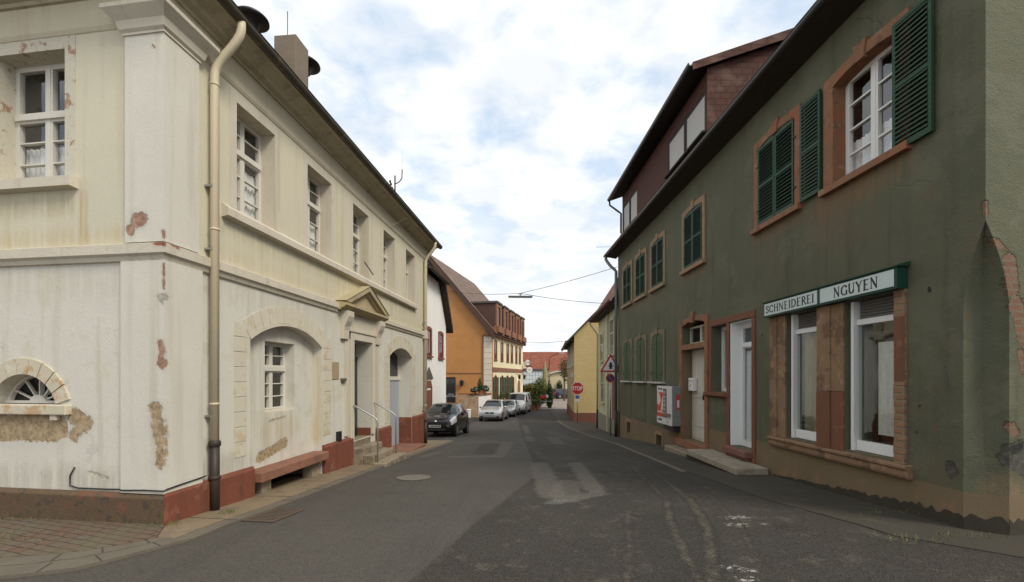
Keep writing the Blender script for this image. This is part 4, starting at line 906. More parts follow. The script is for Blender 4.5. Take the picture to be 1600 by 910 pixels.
# dormer
DU0, DU1, DZ = 10.86, 18.55, 9.06
dr = thing  # (dormer is a part of the house)
def roofz(p): return 6.98 + (eo - p) * slope
dw = MB()
dh = [(10.98, 13.45, 7.66, 8.66), (16.52, 18.47, 7.5, 8.62)]
wall_cells(dw, FR, DU0, DU1, 7.25, DZ, dh, d=0)
for a, b, c, d in dh: reveal(dw, FR, [(a, c), (a, d), (b, d), (b, c), (a, c)], 0, -.06)
DM = dw.build('dormer_front', M_shingle2, G_)
zback = lambda p: DZ + .08 + (0 - p) * .36
pb = -5.0
for u in (DU0, DU1): dc_ = MB(); dc_.poly([FR.P(u, 0, 7.2), FR.P(u, 0, DZ + .07), FR.P(u, pb, zback(pb) - .02), FR.P(u, pb, 7.2)]); dc_.build('dormer_cheek', M_shingle, DM)
dro = MB(); dro.mould(FR, [(.42, DZ + .02), (.42, DZ + .10), (pb, zback(pb) + .12), (pb, zback(pb) + .04)], DU0 - .14, DU1 + .42)
dro.build('dormer_roof', M_eave, DM)
vb = MB(); vb.mould(FR, [(.42, DZ - .08), (.42, DZ + .105), (pb, zback(pb) + .125), (pb, zback(pb) - .10)], DU0 - .162, DU0 - .141)
vb.build('verge_boards', M_shingle, DM)
trough(FR, DU0 - .17, DU1 + .42, .47, DZ + .06, .06, M_gut_dark, DM, 'dormer_gutter')
MB().tube([FR.P(DU1 + .3, .47, DZ + .02), FR.P(DU1 + .3, .45, DZ - .2), FR.P(DU1 + .1, .12, DZ - .55), FR.P(DU1 + .02, .05, DZ - .65), FR.P(DU1 + .02, .05, 7.6)], .04, 10).build('dormer_downpipe', M_gut_dark, DM, smooth=True)
for a, b, c, d in dh:
    wf = MB(); n = 2; m_ = (a + b) / 2
    for x0, x1 in ((a, m_ - .03), (m_ + .03, b)):
        wf.box(FR, x0, x0 + .05, -.06, -.01, c, d); wf.box(FR, x1 - .05, x1, -.06, -.01, c, d); wf.box(FR, x0 + .05, x1 - .05, -.06, -.011, d - .05, d); wf.box(FR, x0 + .05, x1 - .05, -.06, -.011, c, c + .05)
    wf.box(FR, m_ - .03, m_ + .03, -.06, .01, c, d)
    w_ = wf.build('dormer_window', surf('dark_window_frame', (0.06, 0.05, 0.045), bump=0.0), DM)
    sl = MB(); k = int((d - c - .1) / .05)
    for x0, x1 in ((a + .05, m_ - .08), (m_ + .08, b - .05)):
        for i in range(k): 
            z0 = c + .05 + i * (d - c - .1) / k
            sl.mould(FR, [(-.045, z0), (-.03, z0 + .012), (-.03, z0 + .036), (-.045, z0 + .049)], x0, x1)
    sl.build('roller_shutter', M_blind, w_)
    MB().box(FR, a - .06, b + .06, -.02, .10, c - .05, c).build('sill', M_eave, w_)
# sandstone window surrounds with arched lintels
def stone_surround(F, par, u0, u1, z0, zs, zc, ztop, band, dep, mat, name='window_surround', proud=.03, key=True, sill=True, bot=None):
    mb = MB()
    mb.box(F, u0 - band, u0, -dep, proud, z0, zs); mb.box(F, u1, u1 + band, -dep, proud, z0, zs)
    a_ = arc(u0, u1, zs, zc, 12)
    top = [(u1 + band, ztop - .05), ((u0 + u1) / 2, ztop), (u0 - band, ztop - .05)]
    mb.prism(F, [(u0 - band, zs)] + a_ + [(u1 + band, zs)] + top, -dep, proud)
    cm = (u0 + u1) / 2
    if key: mb.prism(F, [(cm - .07, zc - .035), (cm + .07, zc - .035), (cm + .11, ztop + .05), (cm - .11, ztop + .05)], -.01, proud + .025)
    if sill: mb.box(F, u0 - band - .03, u1 + band + .03, -dep, proud + .06, z0 - .10, z0)
    return mb.build(name, mat, par, bevel=.006)
def louvre(F, par, u0, u1, z0, z1, d, mat, slats=None, name='shutter', thick=.46):
    mb = MB(); t = .035; st = .042
    mb.box(F, u0, u0 + st, d, d + t, z0, z1); mb.box(F, u1 - st, u1, d, d + t, z0, z1)
    zm = (z0 + z1) / 2
    for za, zb in ((z0, z0 + .07), (zm - .025, zm + .025), (z1 - .05, z1)): mb.box(F, u0 + st, u1 - st, d + .001, d + t - .001, za, zb)
    for za, zb in ((z0 + .07, zm - .025), (zm + .025, z1 - .05)):
        n = slats or 10
        for i in range(n):
            z = za + (zb - za) * (i + .5) / n; h = (zb - za) / n
            mb.mould(F, [(d, z + h * .28), (d, z + h * (.28 + thick)), (d + t + .006, z + h * (thick * .78 - .18)), (d + t + .006, z - h * .18)], u0 + st, u1 - st)
    return mb.build(name, mat, par)
def hooks(F, par, u0, u1, zs, mat):
    mb = MB()
    for z in zs:
        for u in (u0, u1): mb.box(F, u - .05, u + .03, .03, .055, z, z + .02)
    mb.build('shutter_hinge', mat, par)
stone_surround(FR, G_, BIG[0], BIG[1], BIG[2], BIG[3], BIG[4], 6.21, .20, .2, M_sand)
spz = MB(); spandrel(spz, FR, arc(BIG[0], BIG[1], BIG[3], BIG[4]), BIG[4] + .003, d=-.01); spz.build('lintel_infill', M_sand, G_)
casement(FR, G_, BIG[0] + .0, BIG[1] - .0, BIG[2], BIG[3] + .08, -.17, cols=2, lo=4, mull=.05, fw=.045, sw=.035, curtain=(4.53, 5.13), bar=.025, mat=surf('fresh_white_window', (0.78, 0.77, 0.74), rough=0.45, var=0.03, bump=0.0))
s1 = louvre(FR, G_, 6.925, 7.385, 4.52, 6.10, .033, M_shutter, slats=12); s2 = louvre(FR, G_, 5.12, 5.635, 4.46, 6.06, .033, M_shutter, slats=12)
def closed_pair(u0, u1, z0, zs, zc, ztop, board=False, mat=M_sand_pale, sillm=None, band=.14):
    MB().box(FR, u0, u1, -.001, .003, z0, zs).build('shade_backing', M_black, G_)  # black sheet on the solid wall, painted shade behind the shutter gaps
    stone_surround(FR, G_, u0, u1, z0, zs, zc, ztop, band, .0, mat, proud=.035, sill=not board, key=True)
    m_ = (u0 + u1) / 2
    sp_ = MB(); sp_.prism(FR, arc(u0, u1, zs - .002, zc), .0, .02); sp_.build('shutter_head', M_board if board else M_shutter, G_)
    gap_ = .03 if board else .008
    for a, b in ((u0 + .01, m_ - gap_), (m_ + gap_, u1 - .01)):
        if not board: louvre(FR, G_, a, b, z0 + .02, zs - .01, .012, M_shutter, slats=10, thick=.24)
        else:
            mb = MB(); n = 3
            for k in range(n): mb.box(FR, a + (b - a) * k / n + .003, a + (b - a) * (k + 1) / n - .003, .006, .034, z0 + .02, zs + .03)
            for z in (z0 + .22, zs - .22): mb.box(FR, a, b, .034, .046, z, z + .05)
            mb.build('board_shutter', M_board, G_)
            MB().box(FR, a + (.0 if a < m_ - .3 else b - a - .04), a + (.04 if a < m_ - .3 else b - a), .046, .06, z0 + .23, z0 + .27).build('shutter_hinge', M_pipe_iron, G_)
    if board:
        MB().box(FR, u0 - .16, u1 + .16, 0, .13, z0 - .06, z0 - .005).build('window_sill', surf('pale_metal_sill', (0.5, 0.47, 0.42), bump=0.0), G_)
    hooks(FR, G_, u0, u1, (z0 + .3, zs - .35), M_pipe_iron)
closed_pair(7.575, 8.655, 4.53, 6.03, 6.09, 6.24, mat=M_sand)
closed_pair(11.08, 12.18, 4.53, 5.97, 6.03, 6.17)
for u in (13.76, 15.52, 17.22): closed_pair(u, u + 1.06, 4.53, 5.97, 6.03, 6.17)
for u in (13.80, 15.52, 17.24): closed_pair(u, u + 1.03, 1.50, 2.92, 3.03, 3.15, board=True, mat=surf('faded_painted_surround', (0.19, 0.16, 0.10), var=0.2, bump=0.4, spots=[((0.30, 0.17, 0.10), 2.0, 0.55, 0.7)]))
# infill panels under the ground-floor windows
for u in (13.80, 15.52, 17.24): MB().box(FR, u + .04, u + 1.0, 0, .014, .12, 1.36).build('wall_panel', M_green, G_)
# old white double door with stone surround and fanlight
db = MB(); pr = .035
db.box(FR, 10.785, 10.957, -.25, pr, -.12, 3.0); db.box(FR, 12.338, 12.53, -.25, pr, -.12, 3.0)
db.box(FR, 10.957, 12.338, -.25, pr, 2.372, 2.515)
db.prism(FR, [(10.785, 3.0)] + [(10.957, 3.0)] + arc(10.957, 12.338, 3.0, 3.10) + [(12.338, 3.0), (12.53, 3.0), (12.53, 3.16), (11.65, 3.25), (10.785, 3.16)], -.25, pr)
db.prism(FR, [(11.56, 3.05), (11.73, 3.05), (11.77, 3.33), (11.52, 3.33)], -.01, pr + .03)
db.box(FR, 10.75, 12.60, -.30, pr + .08, -.24, -.055)
db.build('door_surround', M_sand, G_, bevel=.008)
dl = MB()
for a, b in ((10.965, 11.45), (11.46, 12.33)):
    dl.box(FR, a, b, -.30, -.26, -.045, 2.37)
    dl.box(FR, a + .03, b - .03, -.26, -.245, .02, .32); dl.box(FR, a + .03, b - .03, -.26, -.24, .34, .37); dl.box(FR, a + .03, b - .03, -.26, -.24, 1.10, 1.15)
    n = 4
    for k in range(n): dl.box(FR, a + .04 + (b - a - .08) * k / n, a + .04 + (b - a - .08) * (k + 1) / n - .01, -.26, -.248, 1.2, 2.3)
dl.box(FR, 11.43, 11.48, -.26, -.225, -.04, 2.37)
od = dl.build('old_front_door', M_oldwhite, G_)
MB().box(FR, 11.50, 11.53, -.24, -.18, 1.05, 1.18).build('handle', M_pipe_iron, od)
casement(FR, G_, 10.96, 12.335, 2.516, 3.0, -.20, cols=2, lo=1, fw=.028, mull=.03, mat=M_oldwhite, name='fanlight')
# narrow window and glazed door share one red surround
d2 = MB()
d2.box(FR, 9.77, 9.885, -.255, .03, -.05, 2.83); d2.box(FR, 8.775, 8.885, -.255, .03, -.05, 2.83); d2.box(FR, 8.775, 10.73, -.255, .03, 2.832, 2.975)
d2.box(FR, 10.605, 10.73, -.255, .03, 1.30, 2.83)
d2.build('door_surround', M_redpaint, G_, bevel=.006)
MB().mould(FR, [(-.2, 1.17), (.03, 1.17), (.10, 1.22), (.10, 1.285), (-.2, 1.30)], 9.84, 10.86).build('window_sill', M_redpaint, G_)
casement(FR, G_, 9.89, 10.60, 1.305, 2.82, -.22, cols=1, lo=1, fw=.06, mat=M_white_pvc, curtain=(1.35, 2.75))
MB().box(FR, 9.755, 9.7645, -.253, -.002, .165, 2.805).box(FR, 8.89, 9.7545, -.253, -.002, 2.80, 2.808).box(FR, 8.891, 8.90, -.253, -.002, .165, 2.80).build('white_door_lining', surf('white_lining', (0.84, 0.85, 0.85), var=0.03, bump=0.05), G_)
casement(FR, G_, 8.90, 9.755, .165, 2.80, -.22, cols=1, ztr=2.32, lo=1, up=1, fw=.09, mat=M_white_pvc, curtain=(.25, 2.2), name='glazed_door')
MB().box(FR, 8.86, 9.80, -.26, .18, .03, .155).box(FR, 8.92, 9.78, -.1, .10, -.3, .029).build('door_sill_stone', surf('dark_red_step', (0.20, 0.095, 0.07), bump=0.4), G_, bevel=.015)
# shop front
sh = MB()
sh.box(FR, 7.83, 8.05, -.2, .03, .57, 2.73); sh.box(FR, 8.05, 8.26, -.2, .05, .57, 2.73)
sh.box(FR, 6.50, 6.74, -.2, .03, 1.43, 2.73); sh.box(FR, 6.74, 7.02, -.2, .05, 1.43, 2.73)
sh.build('shop_pilaster', M_sand_worn, G_, bevel=.01)
MB().box(FR, 6.50, 6.74, -.2, .032, .57, 1.427).box(FR, 6.74, 7.02, -.2, .055, .57, 1.427).build('painted_pilaster_foot', M_redpaint, G_, bevel=.008)
rpz = MB(); rpz.prism(FR, blob([(5.50, .57), (5.652, .57), (5.652, 2.73), (5.50, 2.73)], .010, 14, 5), -.2, .03); rpz.build('broken_pilaster', bricky('broken_brick_pier', (0.34, 0.19, 0.11), (0.27, 0.14, 0.08), (0.26, 0.20, 0.13), 1.0, .24, .085, axis='yz', bump=1.0), G_)
MB().box(FR, 5.502, 5.645, .028, .036, 1.60, 2.40).build('red_paint_remains', M_redpaint, G_)
MB().mould(FR, [(-.25, .40), (.06, .40), (.075, .44), (.075, .50), (.10, .53), (.10, .565), (-.25, .585)], 5.42, 8.27).build('shop_sill', M_sand_worn, G_, bevel=.01)
for (a, b, _, _) in (S1, S2):
    mb = MB()
    mb.box(FR, a + .01, a + .07, -.17, -.09, .60, 2.72); mb.box(FR, b - .10, b - .01, -.17, -.09, .60, 2.72)
    mb.box(FR, b - .10, b - .05, -.09, -.04, .60, 2.72)
    mb.box(FR, a + .07, b - .10, -.17, -.088, .605, .75); mb.box(FR, a + .07, b - .10, -.17, -.089, 2.38, 2.46)
    sw_ = mb.build('shop_window', M_white_pvc, G_, bevel=.006)
    MB().poly([FR.P(a + .07, -.12, .75), FR.P(b - .10, -.12, .75), FR.P(b - .10, -.12, 2.38), FR.P(a + .07, -.12, 2.38)]).build('pane', glass('shop_glass', (0.84, 0.86, 0.82), 2.4), sw_)
    rs = MB()
    for i in range(6): rs.mould(FR, [(-.15, 2.46 + i * .043), (-.135, 2.472 + i * .043), (-.135, 2.49 + i * .043), (-.15, 2.502 + i * .043)], a + .01, b - .10)
    rs.build('roller_shutter', surf('grey_brown_blind', (0.16, 0.15, 0.14), bump=0.0), sw_)
# inside the shop window: floor, back wall, curtain, pots
MB().box(FR, 5.66, 7.81, -.7, -.18, .55, .60).build('display_shelf', M_sand_worn, G_)
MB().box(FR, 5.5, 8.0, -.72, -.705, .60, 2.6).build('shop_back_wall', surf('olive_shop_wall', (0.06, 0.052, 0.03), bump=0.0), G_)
def drape_curt(u0, u1, z0, z1, d, name, mat, par):
    mb = MB(); n = 36; pts = []
    for i in range(n + 1):
        u = u0 + (u1 - u0) * i / n; dd = d + .03 * math.sin(i * 1.7) + .008 * math.sin(i * .6 + 1)
        pts += [FR.P(u, dd, z0), FR.P(u, dd, z1)]
    mb.add(pts, [[2 * i, 2 * i + 2, 2 * i + 3, 2 * i + 1] for i in range(n)]); return mb.build(name, mat, par, smooth=True)
tag(drape_curt(5.67, 6.14, .86, 2.12, -.2, 'shop_curtain', M_curtain, None), 'white net curtain hanging behind the larger shop window', 'curtain')
tag(drape_curt(7.2, 7.72, .62, 2.38, -.26, 'shop_curtain', surf('beige_curtain', (0.36, 0.31, 0.2), bump=0.0), None), 'beige curtain behind the smaller shop window', 'curtain')
for i, (u, lab) in enumerate(((5.98, 'white flower pot on the shop window shelf, nearer the middle pillar'), (5.82, 'white flower pot on the shop window shelf, nearer the broken pier'))):
    p_ = thing('flower_pot', lab, 'flower pot', tuple(FR.P(u, -.35, .60)), group='pots in the shop window')
    c = FR.P(u, -.35, .60)
    MB().lathe(c, [(.05, 0), (.07, .11), (.075, .115), (.075, .13), (.06, .13), (.055, .10)], 16).build('pot', M_white_pvc, p_, smooth=True)
cd = MB(); cd.prism(FR, [(7.12, .78), (7.26, .78), (7.26, 1.02), (7.12, 1.03)], -.20, -.195)
card = tag(cd.build('notice_card', surf('greenish_card', (0.45, 0.52, 0.38), bump=0.0), None), 'pale green notice card standing in the smaller shop window', 'notice')
MB().box(FR, 7.14, 7.24, -.195, -.192, .94, .975).build('print', M_black, card)
for a, b, c, d in holes[-2:]:
    MB().box(FR, a, b, -.32, -.30, c, d).build('cellar_vent', M_black, G_)
    MB().box(FR, a - .1, a, 0, .02, c - .04, d + .06).box(FR, b, b + .1, 0, .02, c - .04, d + .06).box(FR, a, b, 0, .021, d, d + .1).build('vent_frame', M_sand_pale, G_)
# steps and slab
ds_ = thing('concrete_slab_step', 'long worn concrete slab step under the glazed shop door', 'step', tuple(FR.P(9.4, .4, -.2)))
MB().box(FR, 8.28, 10.55, .04, .66, -.17, -.045).build('slab', surf('worn_concrete', (0.31, 0.27, 0.205), var=0.15, vscale=3, bump=0.5, spots=[((0.2, 0.17, 0.12), 4, .53, .6)]), ds_, bevel=.015)
MB().box(FR, 8.3, 10.6, .06, .62, -.6, -.171).build('footing', M_soot, ds_)
ds2 = thing('stone_step', 'low mossy stone step in front of the old white double door', 'step', tuple(FR.P(11.7, .3, -.35)))
MB().box(FR, 10.85, 12.6, .04, .42, -.7, -.26).build('slab', M_stone_step, ds2, bevel=.02)
# ------------------------------------------------------------------ shop sign
SG = thing('shop_sign', 'long white and green shop sign board above the shop windows', 'sign', tuple(FR.P(6.85, 0, 2.73)))
MB().box(FR, 5.48, 8.27, .005, .142, 2.735, 3.0).build('sign_box', surf('sign_green', (0.012, 0.055, 0.038), rough=0.4, var=0.1, bump=0.0), SG)
MB().mould(FR, [(-.0, 3.001), (.165, 3.001), (.165, 3.016), (0, 3.06)], 5.45, 8.30).build('sign_cap', M_shutter, SG)
M_sgn = surf('pale_blue_sign_face', (0.56, 0.64, 0.62), rough=0.35, var=0.03, bump=0.0)
MB().box(FR, 5.52, 6.80, .1425, .150, 2.765, 2.975).build('sign_panel', M_sgn, SG)
MB().box(FR, 6.865, 8.24, .1425, .150, 2.765, 2.975).build('sign_panel', M_sgn, SG)
TH, TN = .20, .09
GLY = {  # strokes (x0,y0,x1,y1,width) in a cell of the given advance, plus serifs
 'S': (.50, [[(.42, .78), (.40, .90), (.30, .97), (.20, .97), (.09, .89), (.08, .76), (.16, .64), (.32, .50), (.43, .36), (.43, .2), (.33, .06), (.2, .03), (.09, .10), (.06, .24)]]),
 'C': (.66, [[(.58, .78), (.55, .90), (.42, .97), (.26, .92), (.12, .74), (.09, .50), (.12, .26), (.26, .08), (.42, .03), (.56, .11), (.60, .22)]]),
 'G': (.70, [[(.60, .78), (.56, .90), (.42, .97), (.26, .92), (.12, .74), (.09, .50), (.12, .26), (.26, .08), (.42, .03), (.56, .08), (.62, .16)], [(.62, .06), (.62, .44)]]),
 'H': (.72, [[(.14, 0), (.14, 1)], [(.58, 0), (.58, 1)]]), 'N': (.74, [[(.13, 1), (.60, .02)]]), 'E': (.56, [[(.14, 0), (.14, 1)]]),
 'I': (.30, [[(.15, 0), (.15, 1)]]), 'D': (.70, [[(.14, 0), (.14, 1)], [(.14, .97), (.32, .97), (.50, .86), (.60, .64), (.60, .36), (.50, .14), (.32, .03), (.14, .03)]]),
 'R': (.62, [[(.14, 0), (.14, 1)], [(.14, .97), (.32, .97), (.45, .88), (.46, .68), (.34, .54), (.14, .52)], [(.28, .53), (.58, .0)]]),
 'U': (.70, [[(.14, 1), (.14, .3), (.22, .1), (.36, .03), (.5, .1), (.57, .3)]]), 'Y': (.66, [[(.08, 1), (.33, .48)], [(.33, .5), (.33, 0)]])}
THIN = {'H': [[(.14, .5), (.58, .5)]], 'N': [[(.13, 0), (.13, 1)], [(.60, 0), (.60, 1)]], 'E': [[(.14, .97), (.48, .97)], [(.14, .52), (.40, .52)], [(.14, .03), (.50, .03)]],
        'U': [[(.57, .28), (.57, 1)]], 'Y': [[(.33, .48), (.57, 1)]]}
SER = {'H': [(.14, 0), (.14, 1), (.58, 0), (.58, 1)], 'N': [(.13, 0), (.10, 1), (.60, 1)], 'I': [(.15, 0), (.15, 1)], 'D': [(.12, 0), (.12, 1)], 'R': [(.14, 0), (.12, 1), (.58, 0)], 'U': [(.14, 1), (.57, 1)], 'Y': [(.08, 1), (.57, 1), (.33, 0)], 'E': [(.11, 0), (.11, 1)]}
def letters(F, par, text, u_start, u_end, z0, h, d, mat):
    """u runs from u_start (left as read) to u_end"""
    adv = sum(GLY[c][0] for c in text) + .06 * len(text); k = (u_end - u_start) / adv; mb = MB(); x = .03; cnt = 0
    def seg(p, q, w, lift):
        dx, dy = q[0] - p[0], (q[1] - p[1]); hx, hy = dx * k, dy * h; L = math.hypot(hx, hy) or 1e-6
        nx, ny = -hy / L * w * h / 2, hx / L * w * h / 2; ex, ey = hx / L * w * h * .25, hy / L * w * h * .25
        P = lambda a, sx, sy: (u_start + (x + a[0]) * k + sx, z0 + a[1] * h + sy)
        mb.prism(F, [P(p, nx - ex, ny - ey), P(q, nx + ex, ny + ey), P(q, -nx + ex, -ny + ey), P(p, -nx - ex, -ny - ey)], d, d + .002 + lift)
    for c in text:
        for st in GLY[c][1]:
            for i, (p, q) in enumerate(zip(st, st[1:])):
                ang = abs(math.atan2((q[1] - p[1]) * h, (q[0] - p[0]) * k)); v = abs(math.sin(ang))
                cnt += 1; seg(p, q, TN + (TH - TN) * v, .0001 * (cnt % 9))
        for st in THIN.get(c, []):
            cnt += 1; seg(st[0], st[1], TN, .0001 * (cnt % 9))
        for s_ in SER.get(c, []):
            cnt += 1; seg((s_[0] - .10, s_[1] + (.02 if s_[1] == 0 else -.02)), (s_[0] + .10, s_[1] + (.02 if s_[1] == 0 else -.02)), .045, .0001 * (cnt % 9))
        x += GLY[c][0] + .06
    return mb.build('lettering', mat, par)
M_ink = plain('sign_ink', (0.015, 0.015, 0.017), rough=0.5)
letters(FR, SG, 'SCHNEIDEREI', 8.20, 6.92, 2.805, .128, .1502, M_ink)
letters(FR, SG, 'NGUYEN', 6.53, 5.74, 2.80, .138, .1502, M_ink)
# ------------------------------------------------------------------ cigarette machine
VM = thing('vending_machine', 'wall-mounted white and red cigarette machine beside the old white door', 'vending machine', tuple(FR.P(12.95, 0, .28)))
VU0, VU1, VZ0, VZ1 = 12.38, 13.54, .28, 1.38
MB().box(FR, VU0, VU1, .012, .27, VZ0, VZ1).build('body', plain('grey_machine_case', (0.20, 0.205, 0.21), rough=0.4), VM, bevel=.01)
fm = MB(); fm.box(FR, VU0, VU1, .27, .30, VZ0, VZ1); fm.build('front', surf('machine_white', (0.66, 0.65, 0.62), rough=0.4, var=0.03, bump=0.0), VM, bevel=.01)
MB().box(FR, 13.0, 13.52, .30, .304, .48, 1.20).build('poster', plain('poster_red', (0.55, 0.045, 0.03), rough=0.3), VM)
pz_ = MB(); pz_.prism(FR, [(13.50, 1.19), (13.34, 1.19), (13.18, .95), (13.36, .80), (13.5, .86)], .3042, .3055); pz_.prism(FR, [(13.10, .98), (13.02, 1.1), (13.02, .72), (13.2, .62)], .3043, .3056); pz_.box(FR, 13.05, 13.46, .3044, .3057, .60, .64); pz_.build('poster_print', surf('print_white', (0.7, 0.62, 0.58), bump=0.0), VM)
MB().box(FR, 12.74, 12.98, .30, .318, .50, 1.31).build('selector_panel', plain('machine_dark', (0.10, 0.10, 0.11), rough=0.35), VM, bevel=.004)
bt = MB()
for k in range(6):
    for j in (0, 1): bt.box(FR, 12.765 + j * .11, 12.85 + j * .11, .318, .325, .56 + k * .12, .64 + k * .12)
bt.build('selector_buttons', plain('button_grey', (0.35, 0.36, 0.37), rough=0.3), VM)
MB().box(FR, 12.44, 12.86, .30, .345, .53, .62).build('delivery_tray', plain('tray_steel', (0.25, 0.22, 0.19), rough=0.35, metal=0.6), VM, bevel=.004)
tx = MB()
for k, (a, b) in enumerate(((13.12, 13.20), (13.22, 13.30), (13.32, 13.40))): tx.box(FR, a, b, .30, .302, .36, .43)
for k in range(5): tx.box(FR, 13.08 + k * .075, 13.135 + k * .075, .30, .302, 1.27, 1.32)
tx.box(FR, 12.66, 12.70, .30, .302, .34, .40); tx.build('print', M_ink, VM)
MB().box(FR, 12.365, 12.38, .07, .16, .75, 1.16).build('side_sticker', MATS['poster_red'], VM)
MB().box(FR, 12.361, 12.3648, .085, .145, .80, 1.0).build('side_sticker_print', MATS['print_white'], VM)
MB().box(FR, 12.45, 13.2, .0, .2, .12, .279).build('wall_bracket', M_black, VM)
# letter box on the old door
LB = thing('letter_box', 'small white letter box fixed to the old white door', 'letter box', tuple(FR.P(12.1, -.25, 1.3)))
MB().box(FR, 11.98, 12.28, -.2395, -.13, 1.27, 1.62).build('box', M_white_pvc, LB, bevel=.008)
MB().box(FR, 12.0, 12.26, -.13, -.118, 1.53, 1.57).build('flap', M_oldwhite, LB)
lb_ = MB(); lb_.prism(FR, [(12.13 + .03 * math.cos(a), 1.42 + .03 * math.sin(a)) for a in [i * math.pi / 6 for i in range(12)]], -.13, -.126); lb_.build('sticker', plain('sticker_orange', (0.6, 0.25, 0.05)), LB)
# ------------------------------------------------------------------ white gabled house behind the cream one
M_whitewash = surf('white_house_render', (0.83, 0.82, 0.79), var=0.05, bump=0.25, streak=((0.5, 0.49, 0.45), 0.2))
M_rbrown = surf('red_brown_surround', (0.22, 0.075, 0.055), var=0.15, bump=0.2)
M_slate = surf('grey_slate', (0.10, 0.095, 0.085), var=0.3, vscale=4, bump=0.5)
M_timber = surf('dark_timber', (0.045, 0.032, 0.026), var=0.25, bump=0.3)
M_darkglass = plain('far_window_glass', (0.02, 0.022, 0.025), rough=0.06)
FW = Fr(-4.05 - .0857 * 7.0, 20.5, .0857, 1.0, left=False)
Wh = thing('white_house', 'white gabled house with red-brown windows behind the black car', 'house', (FW.o[0], FW.o[1], g(24)))
WL = 7.0
mb = MB(); mb.prism(FW, [(0, -2), (WL, -2), (WL, 4.75), (5.35, 7.05), (1.65, 7.05), (0, 4.75)], -8.5, 0)
mb.build('wall', M_whitewash, Wh)
rw = MB()
rw.prism(FW, [(WL + .35, 4.35), (WL + .35, 4.6), (5.30, 7.32), (5.05, 7.25)], -8.6, .38)
rw.prism(FW, [(-.35, 4.35), (-.35, 4.6), (1.70, 7.32), (1.95, 7.25)], -8.6, .38)
rw.build('verge', M_timber, Wh)
a = [FW.P(1.5, .5, 7.08), FW.P(5.5, .5, 7.08), FW.P(4.3, -1.5, 8.75), FW.P(2.7, -1.5, 8.75)]
MB().poly(a).poly([p - Vector((0, 0, .12)) for p in a]).box(FW, 1.5, 5.5, .44, .5, 6.96, 7.08).poly([FW.P(5.4, .36, 7.2), FW.P(5.4, -8.5, 7.2), FW.P(3.5, -8.5, 9.2), FW.P(3.5, -1.2, 9.2)]).poly([FW.P(1.6, .36, 7.2), FW.P(1.6, -8.5, 7.2), FW.P(3.5, -8.5, 9.2), FW.P(3.5, -1.2, 9.2)]).build('roof', M_slate, Wh)
trough(FW, 1.4, 5.6, .55, 7.05, .07, M_gutter, Wh)
def small_window(F, par, u0, u1, z0, z1, band, smat, fmat, arch=.08, sill=True, bars=True, dep=.05):
    s_ = MB(); s_.box(F, u0 - band, u0, -.005, dep, z0, z1); s_.box(F, u1, u1 + band, -.005, dep, z0, z1)
    s_.prism(F, [(u0 - band, z1)] + arc(u0, u1, z1 - .0, z1 + arch, 8) + [(u1 + band, z1)] + arc(u0 - band, u1 + band, z1 + band, z1 + band + arch, 8)[::-1], -.005, dep)
    if sill: s_.box(F, u0 - band - .05, u1 + band + .05, -.005, dep + .06, z0 - .09, z0)
    w_ = s_.build('window', smat, par)
    f_ = MB(); f_.box(F, u0, u0 + .05, -.004, .02, z0, z1 + arch * .5); f_.box(F, u1 - .05, u1, -.004, .02, z0, z1 + arch * .5)
    if bars: f_.box(F, (u0 + u1) / 2 - .025, (u0 + u1) / 2 + .025, -.004, .018, z0, z1 + arch * .8); f_.box(F, u0 + .05, u1 - .05, -.004, .016, z0 + (z1 - z0) * .62, z0 + (z1 - z0) * .62 + .05)
    f_.build('frame', fmat, w_)
    MB().prism(F, [(u0, z0), (u1, z0), (u1, z1)] + arc(u0, u1, z1, z1 + arch, 8)[::-1][1:-1] + [(u0, z1)], -.004, .006).build('pane', M_darkglass, w_)
    return w_
for (u0, u1, z0, z1) in ((2.65, 3.45, 2.75, 4.05), (5.25, 6.05, 2.75, 4.05)): small_window(FW, Wh, u0, u1, z0, z1, .17, M_rbrown, M_rbrown)
dw_ = MB(); dw_.box(FW, 2.55, 3.5, -.003, .03, -1.4, .95); dw_.build('door', M_rbrown, Wh)
MB().box(FW, 2.4, 2.55, 0, .05, -1.4, 1.1).box(FW, 3.5, 3.65, 0, .05, -1.4, 1.1).prism(FW, [(2.4, 1.1), (3.65, 1.1), (3.4, 1.45), (2.65, 1.45)], 0, .05).build('door_surround', M_rbrown, Wh)
MB().prism(FW, [(2.2, 1.55), (3.85, 1.55), (3.03, 2.15)], 0, .06).build('door_hood', M_slate, Wh)
for z in (-.62, -.16): MB().box(FW, 6.72, 6.82, 0, .06, z, z + .2).build('wall_fixture', M_black, Wh)

# ------------------------------------------------------------------ the orange inn
M_orange = surf('orange_render', (0.52, 0.245, 0.088), var=0.08, vscale=.7, bump=0.2, spots=[((0.46, 0.21, 0.075), 1.2, .52, .5)])
M_cream = surf('cream_inn_render', (0.80, 0.71, 0.48), var=0.05, bump=0.2)
M_quoin = surf('whitish_quoin', (0.72, 0.65, 0.54), var=0.08, bump=0.3)
M_inn_red = surf('terracotta_trim', (0.25, 0.115, 0.068), var=0.15, bump=0.2)
M_inn_brown = surf('brown_cladding', (0.09, 0.050, 0.038), var=0.2, vscale=3, bump=0.3)
M_inn_roof = bricky('mottled_brown_tiles', (0.20, 0.135, 0.105), (0.15, 0.10, 0.08), (0.06, 0.04, 0.035), 1.0, .3, .2, axis='yz', bump=.7, weather=((0.26, 0.20, 0.16), .4))
M_inn_green = surf('olive_green_shutter', (0.055, 0.075, 0.045), var=0.15, bump=0.1)
FI = Fr(-1.86, 42, .223, .975, left=False); FG = Fr(-1.86, 42, -.975, .223, left=True)
IN = thing('inn', 'orange gabled inn with cream street front and a row of brown dormers', 'inn', (-1.86, 42, -1.9))
IL, IG = 14.4, 12.8; IE = 6.1
